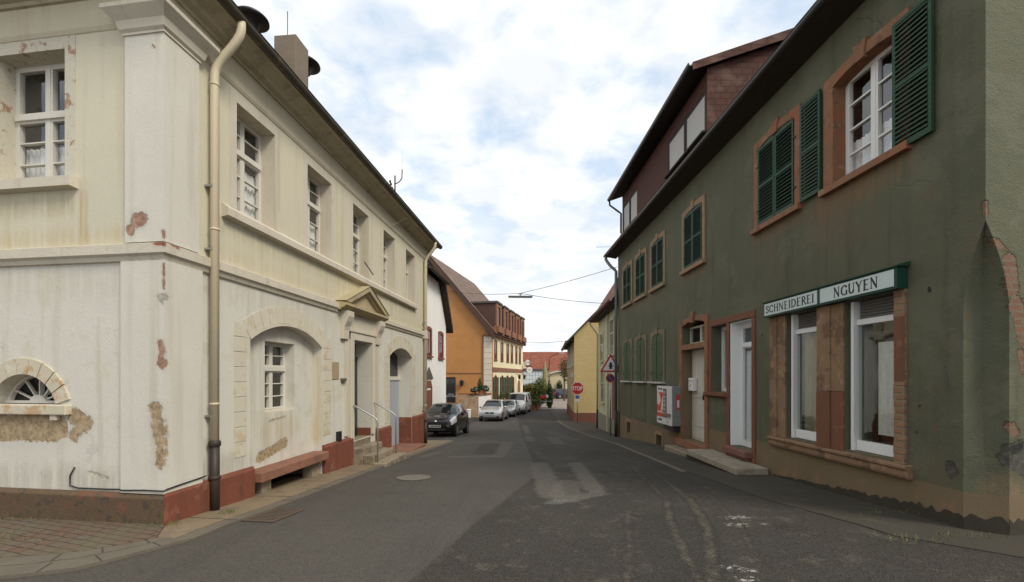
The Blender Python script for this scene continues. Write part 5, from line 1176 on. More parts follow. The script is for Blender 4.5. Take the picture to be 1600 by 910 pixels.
mb = MB(); mb.prism(FG, [(0, -2.2), (IG, -2.2), (IG, IE), (IG / 2, 13.4), (0, IE)], -.3, 0); mb.build('gable_wall', M_orange, IN)
MB().box(FI, .02, IL, -IG, -.002, -2.2, IE).build('wall', M_cream, IN)
MB().prism(FG, [(0.02, IE), (IG, IE), (IG / 2, 13.3)], -IL, -IL + .3).build('far_gable', M_orange, IN)
sl_ = (13.4 - IE) / (IG / 2)
rr = MB()
for p0, p1 in ((-.5, IG / 2), (IG + .5, IG / 2)):
    z0 = IE - .5 * sl_ + .15
    rr.poly([FG.P(p0, .4, z0), FG.P(p0, -IL - .3, z0), FG.P(p1, -IL - .3, 13.65), FG.P(p1, .4, 13.65)])
rr.build('roof', M_inn_roof, IN)
vr = MB()
z0 = IE - .3 * sl_ + .1
vr.prism(FG, [(-.3, z0), (IG / 2, 13.55), (IG / 2, 13.0), (-.3, z0 - .75)], .05, .42); vr.prism(FG, [(IG + .3, z0), (IG / 2, 13.55), (IG / 2, 13.0), (IG + .3, z0 - .75)], .05, .42)
vr.build('verge_boards', M_timber if False else M_inn_brown, IN)
MB().prism(FG, [(-.35, IE + .3), (1.0, IE - .25), (1.0, IE - .75), (-.35, IE - .75)] if False else [(-.30, IE + .35), (.95, IE - .55), (.95, IE - .62), (-.30, IE - .62)], .0, .06).build('gable_return', M_inn_red, IN)
qz = MB()
for k in range(14): qz.box(FG, .02, .82, 0, .03, -1.8 + k * .52, -1.8 + k * .52 + .49)
qz.build('quoins', M_quoin, IN)
MB().box(FG, .86, .96, 0, .08, -1.9, IE - .55).build('corner_pipe', M_inn_red, IN)
# eave boxes and dormers
MB().box(FI, -.3, IL + .2, -.6, .35, IE - .60, IE + .1).build('eave_fascia', M_inn_red, IN)
for k in range(5):
    u0 = .35 + k * 2.85; u1 = u0 + 1.85
    b = MB(); b.box(FI, u0, u1, -2.6, .25, IE + .12, IE + 2.55); dm_ = b.build('dormer', M_inn_brown, IN)
    f_ = MB(); f_.box(FI, u0, u0 + .42, .25, .38, IE + .12, IE + 2.5); f_.box(FI, u1 - .42, u1, .25, .38, IE + .12, IE + 2.5); f_.box(FI, u0 + .42, u1 - .42, .25, .36, IE + 2.2, IE + 2.5); f_.build('dormer_frame', M_inn_red, dm_)
    MB().box(FI, u0 + .42, u1 - .42, .25, .27, IE + .35, IE + 2.2).build('pane', M_darkglass, dm_)
    MB().box(FI, u0 - .1, u1 + .1, .15, .62, IE - .25, IE + .34).build('planter_box', M_inn_red, dm_)
    MB().box(FI, u0 - .12, u1 + .12, -2.7, .45, IE + 2.55, IE + 2.72).build('dormer_roof', M_slate, dm_)
for k, px in enumerate((774, 784, 793, 799.5, 806.5, 812)):
    kx = (px - 800) / 700; u = (kx * 42 + 1.86) / (.223 - kx * .975)
    small_window(FI, IN, u - .42, u + .42, 3.3, 4.95, .12, M_inn_red, M_inn_red, arch=.16)
MB().box(FI, .0, IL, 0, .07, 2.15, 2.55).build('floor_band', M_inn_red, IN)
for px in (774, 784.5, 792.5, 799.5):
    kx = (px - 800) / 700; u = (kx * 42 + 1.86) / (.223 - kx * .975)
    w_ = small_window(FI, IN, u - .36, u + .36, -.55, 1.6, .05, M_inn_red, M_inn_red, arch=.16)
    for a in (u - .98, u + .42): MB().box(FI, a, a + .56, 0, .09, -.6, 1.6).build('shutter', M_inn_green, w_)
uu = 11.7
MB().prism(FI, [(uu - .95, -1.9), (uu + .95, -1.9)] + arc(uu - .95, uu + .95, .6, 1.5)[::-1], 0, .08).build('arch_surround', M_quoin, IN)
MB().prism(FI, [(uu - .7, -1.9), (uu + .7, -1.9)] + arc(uu - .7, uu + .7, .6, 1.28)[::-1], .08, .1).build('arched_door', M_inn_red, IN)
gd = MB(); gd.box(FG, 3.62, 4.75, 0, .05, -1.9, 1.62); gd = gd.build('side_door', M_timber, IN)
gp_ = MB()
for i in range(2):
    for j in range(4): gp_.box(FG, 3.70 + i * .52, 4.14 + i * .52, .05, .056, -1.6 + j * .78, -.92 + j * .78)
gp_.build('pane', M_darkglass, gd)
MB().box(FG, .9, 6.5, 0, .04, 1.95, 2.02).build('wall_ledge', M_inn_red, IN)
wl = thing('wall_lantern', 'dark wall lantern on the orange gable', 'lantern', tuple(FG.P(2.95, .1, .9)))
MB().lathe(FG.P(2.95, .2, .75), [(.06, 0), (.14, .06), (.18, .42), (.22, .46), (.06, .62)], 8).build('lamp_body', M_black, wl); MB().box(FG, 2.9, 3.0, 0, .2, .95, 1.02).build('bracket', M_black, wl)
# inn signs on a bracket at the far corner
isg = thing('inn_sign', 'two round white inn signs on a bracket at the far corner of the inn', 'sign', tuple(FI.P(13.9, .6, 2.5)))
MB().tube([FI.P(13.9, 0, 2.95), FI.P(13.9, 1.3, 2.95)], .05, 8).tube([FI.P(13.9, 1.0, 3.9), FI.P(13.9, 1.0, 2.2)], .05, 8).build('bracket', M_black, isg)
for (z, r_, dd_) in ((3.42, .33, .75), (2.50, .37, .95)):
    c = FI.P(13.9, dd_, z)
    MB().lathe(c + Vector((0, .08, 0)), [(r_, 0), (r_, .16)], 24, axis=(0, -1, 0)).build('sign_disc', M_white_pvc, isg)
    t = MB()
    for k in range(4): t.cbox((c.x - .2 + k * .13, c.y - .085, c.z - .04), .09, .01, .09)
    t.build('print', plain('sign_print_grey', (0.25, 0.25, 0.24)), isg)
MB().cbox((FI.P(13.9, .35, 0).x, FI.P(13.9, .35, 0).y, 2.7), .5, .12, .75).build('lamp_box', M_quoin, isg)
for i, (u, lab) in enumerate(((10.2, 'black lantern left of the inn door arch'), (13.2, 'black lantern right of the inn door arch'))):
    la = thing('wall_lantern', lab, 'lantern', tuple(FI.P(u, .3, 1.5)), group='lanterns at the inn door')
    MB().lathe(FI.P(u, .45, 1.35), [(.06, 0), (.12, .05), (.17, .4), (.2, .43), (.05, .56)], 8).build('lamp_body', M_black, la); MB().box(FI, u - .03, u + .03, 0, .45, 1.9, 1.95).build('bracket', M_black, la)
# terrace wall, planters and pots
M_oldwall = surf('mottled_sandstone_wall', (0.38, 0.27, 0.175), var=0.25, vscale=2, bump=0.8, spots=[((0.24, 0.15, 0.09), 1.8, .5, .7), ((0.5, 0.43, 0.33), 3, .56, .6)])
TW = thing('terrace_wall', 'stained sandstone terrace wall in front of the orange gable', 'wall', (-3.8, 38.5, -1.85))
FT = Fr(-4.6, 38.5, 1, .03, left=False)
MB().box(FT, 0, .9, -.3, 0, -2.2, .08).build('pier', M_oldwall, TW, bevel=.02); MB().box(FT, .9, 1.72, -.3, -.02, -2.2, .14).build('pier', M_oldwall, TW, bevel=.02)
MB().box(FT, -.04, 1.78, -.34, .04, .141, .2).build('coping', M_inn_brown, TW)
WT = thing('white_terrace_wall', 'white terrace wall with brown coping beside the inn corner', 'wall', (-2.6, 39.5, -1.85))
FT2 = Fr(-2.87, 38.6, .30, 1, left=False)
MB().box(FT2, 0, 3.2, -.25, 0, -2.2, .0).build('wall', M_whitewash, WT); MB().box(FT2, -.04, 3.24, -.28, .05, .001, .16).build('coping', M_inn_red, WT)
BIN = thing('waste_bin', 'small white waste bin standing against the sandstone wall', 'bin', (-3.68, 38.3, -1.85))
MB().lathe((-3.68, 38.25, -1.85), [(.14, 0), (.19, .62), (.2, .64)], 14).build('body', M_white_pvc, BIN, smooth=False); MB().lathe((-3.68, 38.25, -1.21), [(.21, 0), (.21, .05), (.1, .10), (.01, .11)], 14).build('lid', M_white_pvc, BIN)
def leafy(name, blobs, n, size, mat, parent=None, seed=1, flat=.5):
    rnd = random.Random(seed); mb = MB(); tot = sum(b[1][0] * b[1][1] * b[1][2] for b in blobs) ** 1
    for (c, r_) in blobs:
        m_ = int(n * (r_[0] * r_[1] * r_[2]) / tot) + 6
        for _ in range(m_):
            v = Vector((rnd.gauss(0, 1), rnd.gauss(0, 1), rnd.gauss(0, 1))).normalized() * (rnd.random() ** .4)
            p = Vector(c) + Vector((v.x * r_[0], v.y * r_[1], v.z * r_[2])); s_ = size * rnd.uniform(.6, 1.3)
            a = Vector((rnd.gauss(0, 1), rnd.gauss(0, 1), rnd.gauss(0, flat))).normalized(); b = a.cross(Vector((rnd.gauss(0, 1), rnd.gauss(0, 1), rnd.gauss(0, 1)))).normalized()
            mb.add([p - a * s_, p + b * s_ * .45, p + a * s_, p - b * s_ * .45], [[0, 1, 2, 3]])
    return mb.build(name, mat, parent, recalc=False)
def leafmat(name, c1, c2):
    b = NB(name); c = b.mix(b.ramp(b.noise(3.0, 4), .35, .65), c1, c2); c = b.mix(b.math('MULTIPLY', b.noise(25, 2), .4), c, sc(c1, .5))
    b.color(c); b.set(Roughness=.6, Specular_IOR_Level=.3); MATS[name] = b.m; return b.m
M_leaf_d = leafmat('dark_conifer_green', (0.038, 0.068, 0.024), (0.07, 0.105, 0.035))
M_leaf_m = leafmat('mid_green_leaf', (0.11, 0.145, 0.042), (0.20, 0.22, 0.07))
M_leaf_y = leafmat('yellowish_leaf', (0.13, 0.12, 0.025), (0.20, 0.15, 0.03))
M_bark = surf('bark', (0.10, 0.075, 0.05), var=.2, bump=.5)
M_pot = surf('terracotta_pot', (0.36, 0.135, 0.07), var=.15, bump=.2)
def potted(name, label, cat, x, y, z, potw, ph, cone=None, balls=(), mat=None, group=None, seed=1, flowers=0):
    t = thing(name, label, cat, (x, y, z), group)
    MB().lathe((x, y, z), [(potw * .7, 0), (potw, ph * .9), (potw * 1.1, ph * .92), (potw * 1.1, ph)], 14).build('pot', M_pot, t)
    bl = []
    if cone:
        h, r_ = cone
        for k in range(9): f = k / 9; bl.append(((x, y, z + ph + .08 + f * h), (r_ * (1 - f) + .03, r_ * (1 - f) + .03, h / 9)))
    for (dx, dz, r_) in balls: bl.append(((x + dx, y, z + ph + dz), (r_, r_, r_)))
    leafy('foliage', bl, 900, .06, mat or M_leaf_d, t, seed)
    if flowers:
        rnd = random.Random(seed + 5); f = MB()
        for _ in range(flowers): f.lathe((x + rnd.uniform(-.25, .25), y - .2 - rnd.uniform(0, .1), z + ph + rnd.uniform(.02, .28)), [(.005, -.025), (.032, 0), (.005, .025)], 6)
        f.build('blossoms', M_white_pvc, t)
    return t
potted('potted_conifer', 'cone-shaped conifer in a pot on the terrace wall', 'conifer', -2.80, 39.0, .17, .16, .28, cone=(1.15, .36), mat=M_leaf_d, seed=3)
potted('potted_shrub', 'dark shrub with white blossoms left of the cone conifer', 'shrub', -3.15, 38.45, .21, .14, .22, balls=((0, .12, .26), (-.25, .05, .2)), mat=M_leaf_d, seed=4, flowers=10)
potted('potted_shrub', 'round shrub with white blossoms right of the cone conifer', 'shrub', -2.42, 39.9, .17, .18, .25, balls=((0, .2, .3), (.22, .12, .22)), mat=M_leaf_d, seed=5, flowers=14)
for i, (u, lab) in enumerate(((1.55, 'potted bush nearest the corner, under the first inn shutters'), (4.3, 'potted bush in the middle of the row under the inn shutters'), (6.6, 'potted bush nearest the inn door'))):
    p = FI.P(u, .5, 0); potted('potted_bush', lab, 'bush', p.x, p.y, -.9, .3, .4, cone=(.75, .28), mat=M_leaf_m, seed=10 + i, group='potted bushes along the inn front')
    tag(MB().cbox((p.x, p.y, -1.9), .7, .6, .998, .22).build('stone_plinth', M_oldwall, None), ['low stone block under the bush nearest the inn corner', 'low stone block under the middle potted bush', 'low stone block under the bush nearest the inn door'][i], 'plinth', group='blocks along the inn front')
pf = thing('patio_furniture', 'grey patio table with chairs before the dark side door', 'table', (-5.35, 40.5, -1.8))
MB().cbox((-5.35, 40.5, -.15), 1.5, .8, .08).build('tabletop', M_steel, pf)
for dx in (-.6, .6):
    for dy in (-.3, .3): MB().cbox((-5.35 + dx, 40.5 + dy, -1.9), .06, .06, 1.749).build('leg', M_steel, pf)
MB().cbox((-5.5, 40.2, -.069), .5, .3, .2).build('stacked_cushions', plain('slate_grey', (0.12, 0.13, 0.15)), pf)
tb = thing('red_barrier', 'red and white covered barrier by the hedge at the street end', 'barrier', (3.4, 49.2, -1.9))
MB().cbox((3.35, 48.6, -.75), .6, .25, .36, .1).build('red_cover', plain('barrier_red', (0.5, 0.03, 0.03)), tb, bevel=.05); MB().cbox((3.8, 48.6, -.62), .25, .25, .3, .1).build('white_end', M_white_pvc, tb, bevel=.03)
for dx in (0, .65): MB().cbox((3.05 + dx, 48.6, -1.9), .06, .06, 1.15).build('leg', M_steel, tb)
MB().tube([(2.9, 48.5, -1.0), (4.3, 48.5, -1.0)], .03, 6).tube([(2.9, 48.5, -1.8), (4.3, 48.5, -1.8)], .03, 6).build('rail', M_steel, tb)
for i, (x, lab) in enumerate(((2.25, 'large terracotta tub beside the van'), (2.75, 'small terracotta tub nearer the red barrier'))):
    potted('planter_tub', lab, 'planter', x, 48.3, -1.9, .26 - i * .05, .5, balls=((0, .2, .36), (.1, .45, .28)), mat=M_leaf_m, seed=30 + i, group='tubs at the street end')
# ------------------------------------------------------------------ hedge, trees and far buildings
BU = thing('hedge_tree', 'loose green bushy tree at the end of the street, right of the inn', 'tree', (3.2, 52, -1.9))
MB().tube([(3.2, 52, -1.9), (3.25, 52, .2), (3.3, 52.1, 1.3)], [.14, .1, .04], 8).tube([(3.22, 52, -.2), (2.6, 52, .7)], [.07, .03], 6).tube([(3.22, 52, -.4), (3.7, 52, .5)], [.07, .03], 6).build('trunk', M_bark, BU)
leafy('crown', [((2.6, 52, -.2), (1.25, 1.0, 1.1)), ((3.2, 52, .5), (1.0, 1.0, .8)), ((2.2, 52, .35), (.8, .8, .6)), ((3.6, 51.8, -.3), (.75, .9, 1.1)), ((2.6, 52, -1.1), (1.3, .9, .8)), ((3.35, 52, 1.15), (.55, .6, .55))], 9000, .085, M_leaf_m, BU, 41)
HB = thing('clipped_hedge', 'darker upright hedge clump beside the far road', 'hedge', (4.3, 51.2, -1.9))
leafy('foliage', [((4.28, 51.0, -.9), (.40, .6, 1.1)), ((4.32, 51.0, -.1), (.36, .5, .75))], 3500, .09, M_leaf_d, HB, 42)
MB().tube([(4.28, 51, -1.9), (4.28, 51, -.5)], .08, 8).build('stem', M_bark, HB)
YB = thing('autumn_shrub', 'yellowish shrub in front of the hedge beside the inn', 'shrub', (1.9, 51, -1.9))
leafy('foliage', [((2.0, 51, .35), (.4, .5, .35)), ((1.85, 51, -.2), (.35, .5, .7))], 1500, .08, M_leaf_y, YB, 43); MB().tube([(1.9, 51, -1.9), (1.9, 51, .2)], .05, 6).build('stem', M_bark, YB)
BT = thing('autumn_tree', 'bare-looking olive tree before the red roof, beside the yellow house', 'tree', (7.6, 66, -1.9))
MB().tube([(7.7, 66, -1.9), (7.7, 66, 3.2)], [.16, .05], 7).build('trunk', M_bark, BT)
leafy('crown', [((7.7, 66, 3.0), (.9, .9, 1.6)), ((8.3, 66, 2.0), (1.2, 1.0, 1.4)), ((7.6, 66, 4.0), (.5, .5, .8))], 1300, .13, leafmat('olive_leaf', (0.10, 0.075, 0.03), (0.15, 0.115, 0.04)), BT, 44)
M_redroof = bricky('orange_red_tiles', (0.25, 0.078, 0.048), (0.20, 0.064, 0.04), (0.16, 0.05, 0.03), 1.0, .35, .25, axis='xz', bump=.5, weather=((0.30, 0.12, 0.075), .4))
FB = Fr(-3, 78, 1, -.02, left=False)
RB = thing('red_roofed_barn', 'large barn with orange-red tiled roof closing the street', 'barn', (4, 78, -1.9))
MB().box(FB, 0, 22, -10, 0, -2.2, 2.4).build('wall', surf('barn_render', (0.40, 0.34, 0.23), var=.1, bump=.2), RB)
MB().poly([FB.P(-.5, .5, 2.2), FB.P(22.5, .5, 2.2), FB.P(22.5, -5, 6.25), FB.P(-.5, -5, 6.25)]).poly([FB.P(-.5, -10.5, 2.2), FB.P(22.5, -10.5, 2.2), FB.P(22.5, -5, 6.25), FB.P(-.5, -5, 6.25)]).prism(FB, [(0, 2.3), (0.01, 2.3), (0.01, 6.1), (0, 6.1)], -5.1, -4.9).build('roof', M_redroof, RB)
MB().box(FB, 8.5, 9.3, .0, .05, -1.9, .2).box(FB, 3, 4, 0, .05, .4, 1.4).build('window', M_darkglass, RB)
GA = thing('glazed_annex', 'pale grey annex with gridded upper panels under the red roof', 'annex', (2.8, 70, -1.9))
FA = Fr(1.2, 70, 1, -.01, left=False)
MB().box(FA, 0, 4.4, -5, 0, -2.2, 2.7).build('wall', surf('annex_grey', (0.35, 0.38, 0.40), bump=.1), GA)
gg = MB()
for i in range(9):
    for j in range(3): gg.box(FA, .1 + i * .475, .53 + i * .475, 0, .04, .55 + j * .68, 1.17 + j * .68)
gg.build('window', surf('frosted_panels', (0.62, 0.68, 0.72), rough=.3, bump=0), GA)
MB().box(FA, -.2, 4.6, -5.1, .3, 2.7, 2.9).build('roof', M_slate, GA); MB().box(FA, 0, 4.4, 0, .05, -2, .3).build('window_band', M_darkglass, GA)
LA = thing('low_cream_building', 'low cream building with a shallow curved roof beyond the dark blue car', 'building', (7.5, 76, -1.9))
FLa = Fr(4.6, 76, 1, 0, left=False)
MB().prism(FLa, [(0, -2.2), (8, -2.2), (8, 2.2), (5.5, 2.55), (3, 2.45), (0, 1.5)], -6, 0).build('wall', surf('pale_cream', (0.58, 0.50, 0.33), bump=.1), LA)
MB().prism(FLa, [(-.3, 1.45), (3, 2.45), (5.5, 2.55), (8.2, 2.2), (8.2, 2.4), (5.5, 2.78), (3, 2.68), (-.3, 1.65)], -6.2, .4).build('roof', surf('pale_roof_edge', (0.5, 0.48, 0.42), bump=.1), LA)
for u in (1.6, 3.5): MB().prism(FLa, [(u - .45, -.35), (u + .45, -.35)] + arc(u - .45, u + .45, .6, 1.15, 8)[::-1], 0, .05).build('window', M_darkglass, LA)
LWL = thing('brick_wall', 'low brown brick wall behind the dark blue car', 'wall', (7.2, 75, -1.9))
MB().box(FLa, -.4, 8, .6, .9, -2.2, -.45).build('wall', surf('brown_brick_wall', (0.16, 0.095, 0.065), var=.2, bump=.4), LWL); MB().box(FLa, -.4, 8, .55, .95, -.449, -.35).build('coping', M_slate, LWL)
for i, (u, lab) in enumerate(((1.6, 'dark clipped conifer before the cream building, left of two'), (3.5, 'dark clipped conifer before the cream building, right of two'))):
    p = FLa.P(u - .1, .45, -1.9); t = thing('clipped_conifer', lab, 'conifer', tuple(p), group='conifers before the cream building')
    leafy('foliage', [((p.x, p.y, -.9), (.5, .4, 1.0)), ((p.x, p.y, .3), (.42, .35, .8))], 700, .12, M_leaf_d, t, 50 + i); MB().tube([p, p + Vector((0, 0, 1))], .07, 6).build('stem', M_bark, t)
OB = thing('pollarded_trunk', 'pale bare tapering trunk standing above the bushy tree', 'tree trunk', (4.35, 60, -1.9))
MB().tube([(4.45, 60, -1.9), (4.42, 60, .5), (4.4, 60, 2.5), (4.35, 60, 3.7)], [.42, .36, .3, .14], 9).build('trunk', surf('pale_lichen_bark', (0.28, 0.24, 0.125), var=.3, vscale=3, bump=.8), OB)
MB().tube([(4.42, 60, 1.2), (4.9, 60, 1.9), (4.95, 60, 2.5)], [.2, .14, .08], 7).build('stub_branch', MATS['pale_lichen_bark'], OB)
leafy('ivy', [((4.5, 59.8, -.6), (.6, .4, 1.2))], 900, .1, M_leaf_m, OB, 61)
SL = thing('street_lamp', 'tall arched street lamp post in front of the red roof', 'street lamp', (5.3, 64, -1.9))
MB().tube([(5.3, 64, -1.9), (5.3, 64, 3.6), (5.4, 64, 4.2), (5.8, 64, 4.7), (6.4, 64, 4.95), (6.8, 64, 5.0)], [.09, .06, .05, .05, .05, .05], 8).build('post', M_pipe_iron, SL)
MB().cbox((7.1, 64, 4.92), .8, .3, .14).build('lamp_head', M_steel, SL, bevel=.04)
# ------------------------------------------------------------------ yellow house
M_yellow = bricky('yellow_block_wall', (0.57, 0.43, 0.205), (0.54, 0.405, 0.19), (0.48, 0.365, 0.175), 1.0, .5, .25, axis='xz', msize=.012, bump=.25)
M_yellow_s = surf('yellow_house_front', (0.36, 0.29, 0.16), var=.12, bump=.3, streak=((0.22, 0.17, 0.09), .4))
YX, YY = 4.61, 33.2
FYs = Fr(YX, YY, .0786, 1, left=True); FYg = Fr(YX, YY, 1, -.0786, left=False)
YH = thing('yellow_house', 'yellow gabled house with red plinth behind the stop sign', 'house', (YX, YY, g(YY)))
YL, YW, YE = 11.5, 9.0, 4.75
MB().prism(FYg, [(0, -2.4), (YW, -2.4), (YW, YE), (YW / 2, YE + 4.6), (0, YE)], -.25, 0).build('gable_wall', M_yellow, YH)
MB().box(FYs, .01, YL, -YW, -.002, -2.6, YE).build('wall', M_yellow_s, YH)
MB().box(FYg, -.03, YW, 0, .04, -2.4, -1.02).box(FYs, -.03, YL, 0, .04, -2.4, -1.0).build('plinth', surf('dull_red_plinth', (0.18, 0.07, 0.05), var=.2, bump=.4), YH)
ry = MB(); sy = 4.6 / (YW / 2)
for s_ in (0, 1):
    p0, p1 = (-.55, YW / 2) if s_ == 0 else (YW + .55, YW / 2)
    ry.prism(FYg, [(p0, YE - .55 * sy + .12), (p1, YE + 4.75), (p1, YE + 4.62), (p0, YE - .55 * sy - .05)], -YL - .3, .18)
ry.build('roof', surf('dark_brown_roof', (0.075, 0.055, 0.042), var=.2, bump=.4), YH)
MB().box(FYs, 0, YL, 0, .5, YE - .42, YE - .36).build('soffit', M_timber, YH)
trough(FYs, -.2, YL + .3, .56, YE - .42, .07, M_gut_dark, YH)
for u0, u1 in ((1.0, 2.0), (3.2, 4.2), (6, 7), (8.6, 9.6)):
    small_window(FYs, YH, u0, u1, 2.55, 4.15, .12, M_oldwhite, M_oldwhite, arch=.02, sill=True)
lh = MB()
for k in range(4): lh.box(FYs, 1.2 + k * 1.1, 1.8 + k * 1.1, 0, .03, 1.65, 1.95)
lh.build('wall_ornament', M_oldwhite, YH)
# ------------------------------------------------------------------ light green house
M_lgreen = surf('pale_green_render', (0.52, 0.51, 0.335), var=.07, bump=.25, streak=((0.36, 0.35, 0.2), .3))
M_redtile = bricky('old_red_tiles', (0.30, 0.115, 0.075), (0.22, 0.085, 0.06), (0.07, 0.035, 0.03), 1.0, .24, .17, axis='yz', msize=.02, bump=1.0, weather=((0.34, 0.22, 0.16), .5))
FLG = Fr(4.80, 19.6, .05, 1, left=True)
LG = thing('pale_green_house', 'narrow pale green house between the dull green and the yellow houses', 'house', (4.8, 19.6, g(22)))
GL = 7.1; GE = 5.05
MB().box(FLG, 0, GL, -7, 0, -2.4, GE).build('wall', M_lgreen, LG)
MB().box(FLG, 0, GL + .02, 0, .05, -2.4, -.42).build('plinth', surf('grey_plinth', (0.23, 0.21, 0.16), var=.15, bump=.4), LG)
b0, b1 = -3.5, .48
MB().poly([FLG.P(-.2, b1, GE - .05), FLG.P(GL + .25, b1, GE - .05), FLG.P(GL + .25, b0, GE + 6.2), FLG.P(-.2, b0, GE + 6.2)]).poly([FLG.P(-.2, -7.5, GE - .05), FLG.P(GL + .25, -7.5, GE - .05), FLG.P(GL + .25, b0, GE + 6.2), FLG.P(-.2, b0, GE + 6.2)]).build('roof', M_redtile, LG)
MB().prism(FLG, [(GL - .2, GE), (GL, GE), (GL, GE + .01), (GL - .2, GE + .01)], -7, 0).poly([FLG.P(GL, 0, GE), FLG.P(GL, -7, GE), FLG.P(GL, -3.5, GE + 5.4)]).build('gable', M_lgreen, LG)
MB().box(FLG, -.2, GL + .2, 0, .45, GE - .16, GE - .10).build('eave_soffit', M_timber, LG)
trough(FLG, -.2, GL + .3, .5, GE - .05, .075, surf('red_brown_gutter', (0.11, 0.05, 0.035), bump=0), LG)
mb = MB(); mb.tube([FLG.P(GL + .1, .5, GE - .1), FLG.P(GL + .1, .48, GE - .3), FLG.P(GL - .06, .1, GE - .85), FLG.P(GL - .06, .08, GE - 1.0), FLG.P(GL - .06, .08, -.3)], .05, 8); dpx = mb.build('downpipe', M_lgreen, LG, smooth=True)
MB().tube([FLG.P(GL - .06, .08, -.3), FLG.P(GL - .06, .08, -1.5)], .06, 8).build('pipe_foot', M_pipe_iron, dpx, smooth=True)
small_window(FLG, LG, 5.25, 6.2, 2.55, 4.0, .12, M_lgreen, M_white_paint, arch=.02)
small_window(FLG, LG, 1.9, 2.9, 2.75, 4.4, .14, M_lgreen, M_white_paint, arch=.02)
small_window(FLG, LG, 4.9, 5.95, -.35 + .6, 1.9, .12, M_lgreen, M_white_paint, arch=.02)
MB().box(FLG, 1.2, 2.3, 0, .03, -1.5, 1.6).build('door', M_rbrown, LG)
MB().box(FLG, 3.35, 3.6, 0, .10, -2.0, GE - .2).build('corner_pilaster', M_lgreen, LG)
# ------------------------------------------------------------------ road signs
M_signred = plain('traffic_red', (0.45, 0.018, 0.018), rough=.35)
M_signwhite = plain('traffic_white', (0.74, 0.74, 0.73), rough=.4)
M_signblue = plain('traffic_blue', (0.03, 0.12, 0.40), rough=.4)
M_signback = plain('sign_back_grey', (0.3, 0.3, 0.3), rough=.4, metal=.5)
SS = thing('stop_sign', 'red octagonal STOP sign on a grey post by the yellow house', 'road sign', (4.57, 31.3, g(31.3)))
FSg = Fr(4.57, 31.3, 1, -.10, left=False)
def ngon(cu, cz, r, n, a0): return [(cu + r * math.cos(a0 + 2 * math.pi * i / n), cz + r * math.sin(a0 + 2 * math.pi * i / n)) for i in range(n)]
ZC = .84; RO = .47
MB().tube([FSg.P(0, -.05, g(31.3) - .1), FSg.P(0, -.05, ZC + .4)], .035, 10).build('post', M_steel, SS, smooth=True)
MB().prism(FSg, ngon(0, ZC, RO, 8, math.pi / 8), .0, .012).build('sign_rim', M_signwhite, SS)
MB().prism(FSg, ngon(0, ZC, RO * .93, 8, math.pi / 8), .0125, .016).build('sign_face', M_signred, SS)
def text(F, par, s, cu, cz, h, w, d, mat, name='lettering'):
    cv = bpy.data.curves.new('txt', 'FONT'); cv.body = s; cv.size = 1.0; cv.align_x = 'CENTER'; cv.align_y = 'CENTER'; cv.resolution_u = 4; cv.offset = .018
    tmp = bpy.data.objects.new('tmp', cv); COL.objects.link(tmp)
    dg = bpy.context.evaluated_depsgraph_get(); me = bpy.data.meshes.new_from_object(tmp.evaluated_get(dg))
    bpy.data.objects.remove(tmp); bpy.data.curves.remove(cv)
    xs = [v.co.x for v in me.vertices]; ys = [v.co.y for v in me.vertices]
    kx = w / (max(xs) - min(xs)); kz = h / (max(ys) - min(ys)); mx = (max(xs) + min(xs)) / 2; my = (max(ys) + min(ys)) / 2
    L = org(par)
    for v in me.vertices:
        v.co = F.P(cu + (v.co.x - mx) * kx, d, cz + (v.co.y - my) * kz) - L
    me.materials.append(mat); me.name = name
    o = bpy.data.objects.new(name, me); COL.objects.link(o); o.parent = par
    return o
text(FSg, SS, 'STOP', 0, ZC, .29, .70, .0175, M_signwhite)
MB().box(FSg, -.13, .13, 0, .012, ZC - .72, ZC - .50).build('blue_plate', M_signblue, SS); MB().box(FSg, -.15, .15, 0, .012, ZC - .93, ZC - .74).build('white_plate', M_signwhite, SS)
TS = thing('warning_sign_post', 'post with red-rimmed warning triangle above a round no-parking sign', 'road sign', (4.36, 19.8, g(19.8)))
FTs = Fr(4.36, 19.8, 1, -.12, left=False)
zt = 1.66
MB().tube([FTs.P(0, -.05, g(19.8) - .1), FTs.P(0, -.05, 2.58)], .032, 10).build('post', M_steel, TS, smooth=True)
def tri(c, s_): return [(-s_ / 2, c - s_ * .289), (s_ / 2, c - s_ * .289), (0, c + s_ * .577)]
def rtri(c, s_, r_):
    out = []
    for k, (u, z) in enumerate(tri(c, s_ - 2 * r_ * 1.5)):
        a0 = [math.pi * 7 / 6, -math.pi / 6, math.pi / 2][k] - math.pi / 3
        out += [(u + r_ * math.cos(a0 + math.pi * 2 / 3 * j / 4), z + r_ * math.sin(a0 + math.pi * 2 / 3 * j / 4)) for j in range(5)]
    return out
cz_ = 2.13
MB().prism(FTs, rtri(cz_, .94, .03), 0, .012).build('sign_rim', M_signred, TS); MB().prism(FTs, rtri(cz_, .68, .01), .0125, .015).build('sign_face', M_signwhite, TS)
sy_ = MB(); sy_.prism(FTs, [(-.045, cz_ - .13), (-.045, cz_ + .10), (0, cz_ + .20), (.045, cz_ + .10), (.045, cz_ - .13)], .0155, .018)
sy_.box(FTs, -.14, .14, .0152, .0175, cz_ - .015, cz_ + .01); sy_.prism(FTs, ngon(0, cz_ + .08, .07, 12, 0), .0153, .0178); sy_.box(FTs, -.065, .065, .0151, .0174, cz_ - .07, cz_ + .06); sy_.box(FTs, -.06, -.02, .0154, .0176, cz_ - .14, cz_ - .06); sy_.box(FTs, .02, .06, .0154, .0176, cz_ - .14, cz_ - .06)
sy_.build('symbol', M_black, TS)
cz2 = 1.59
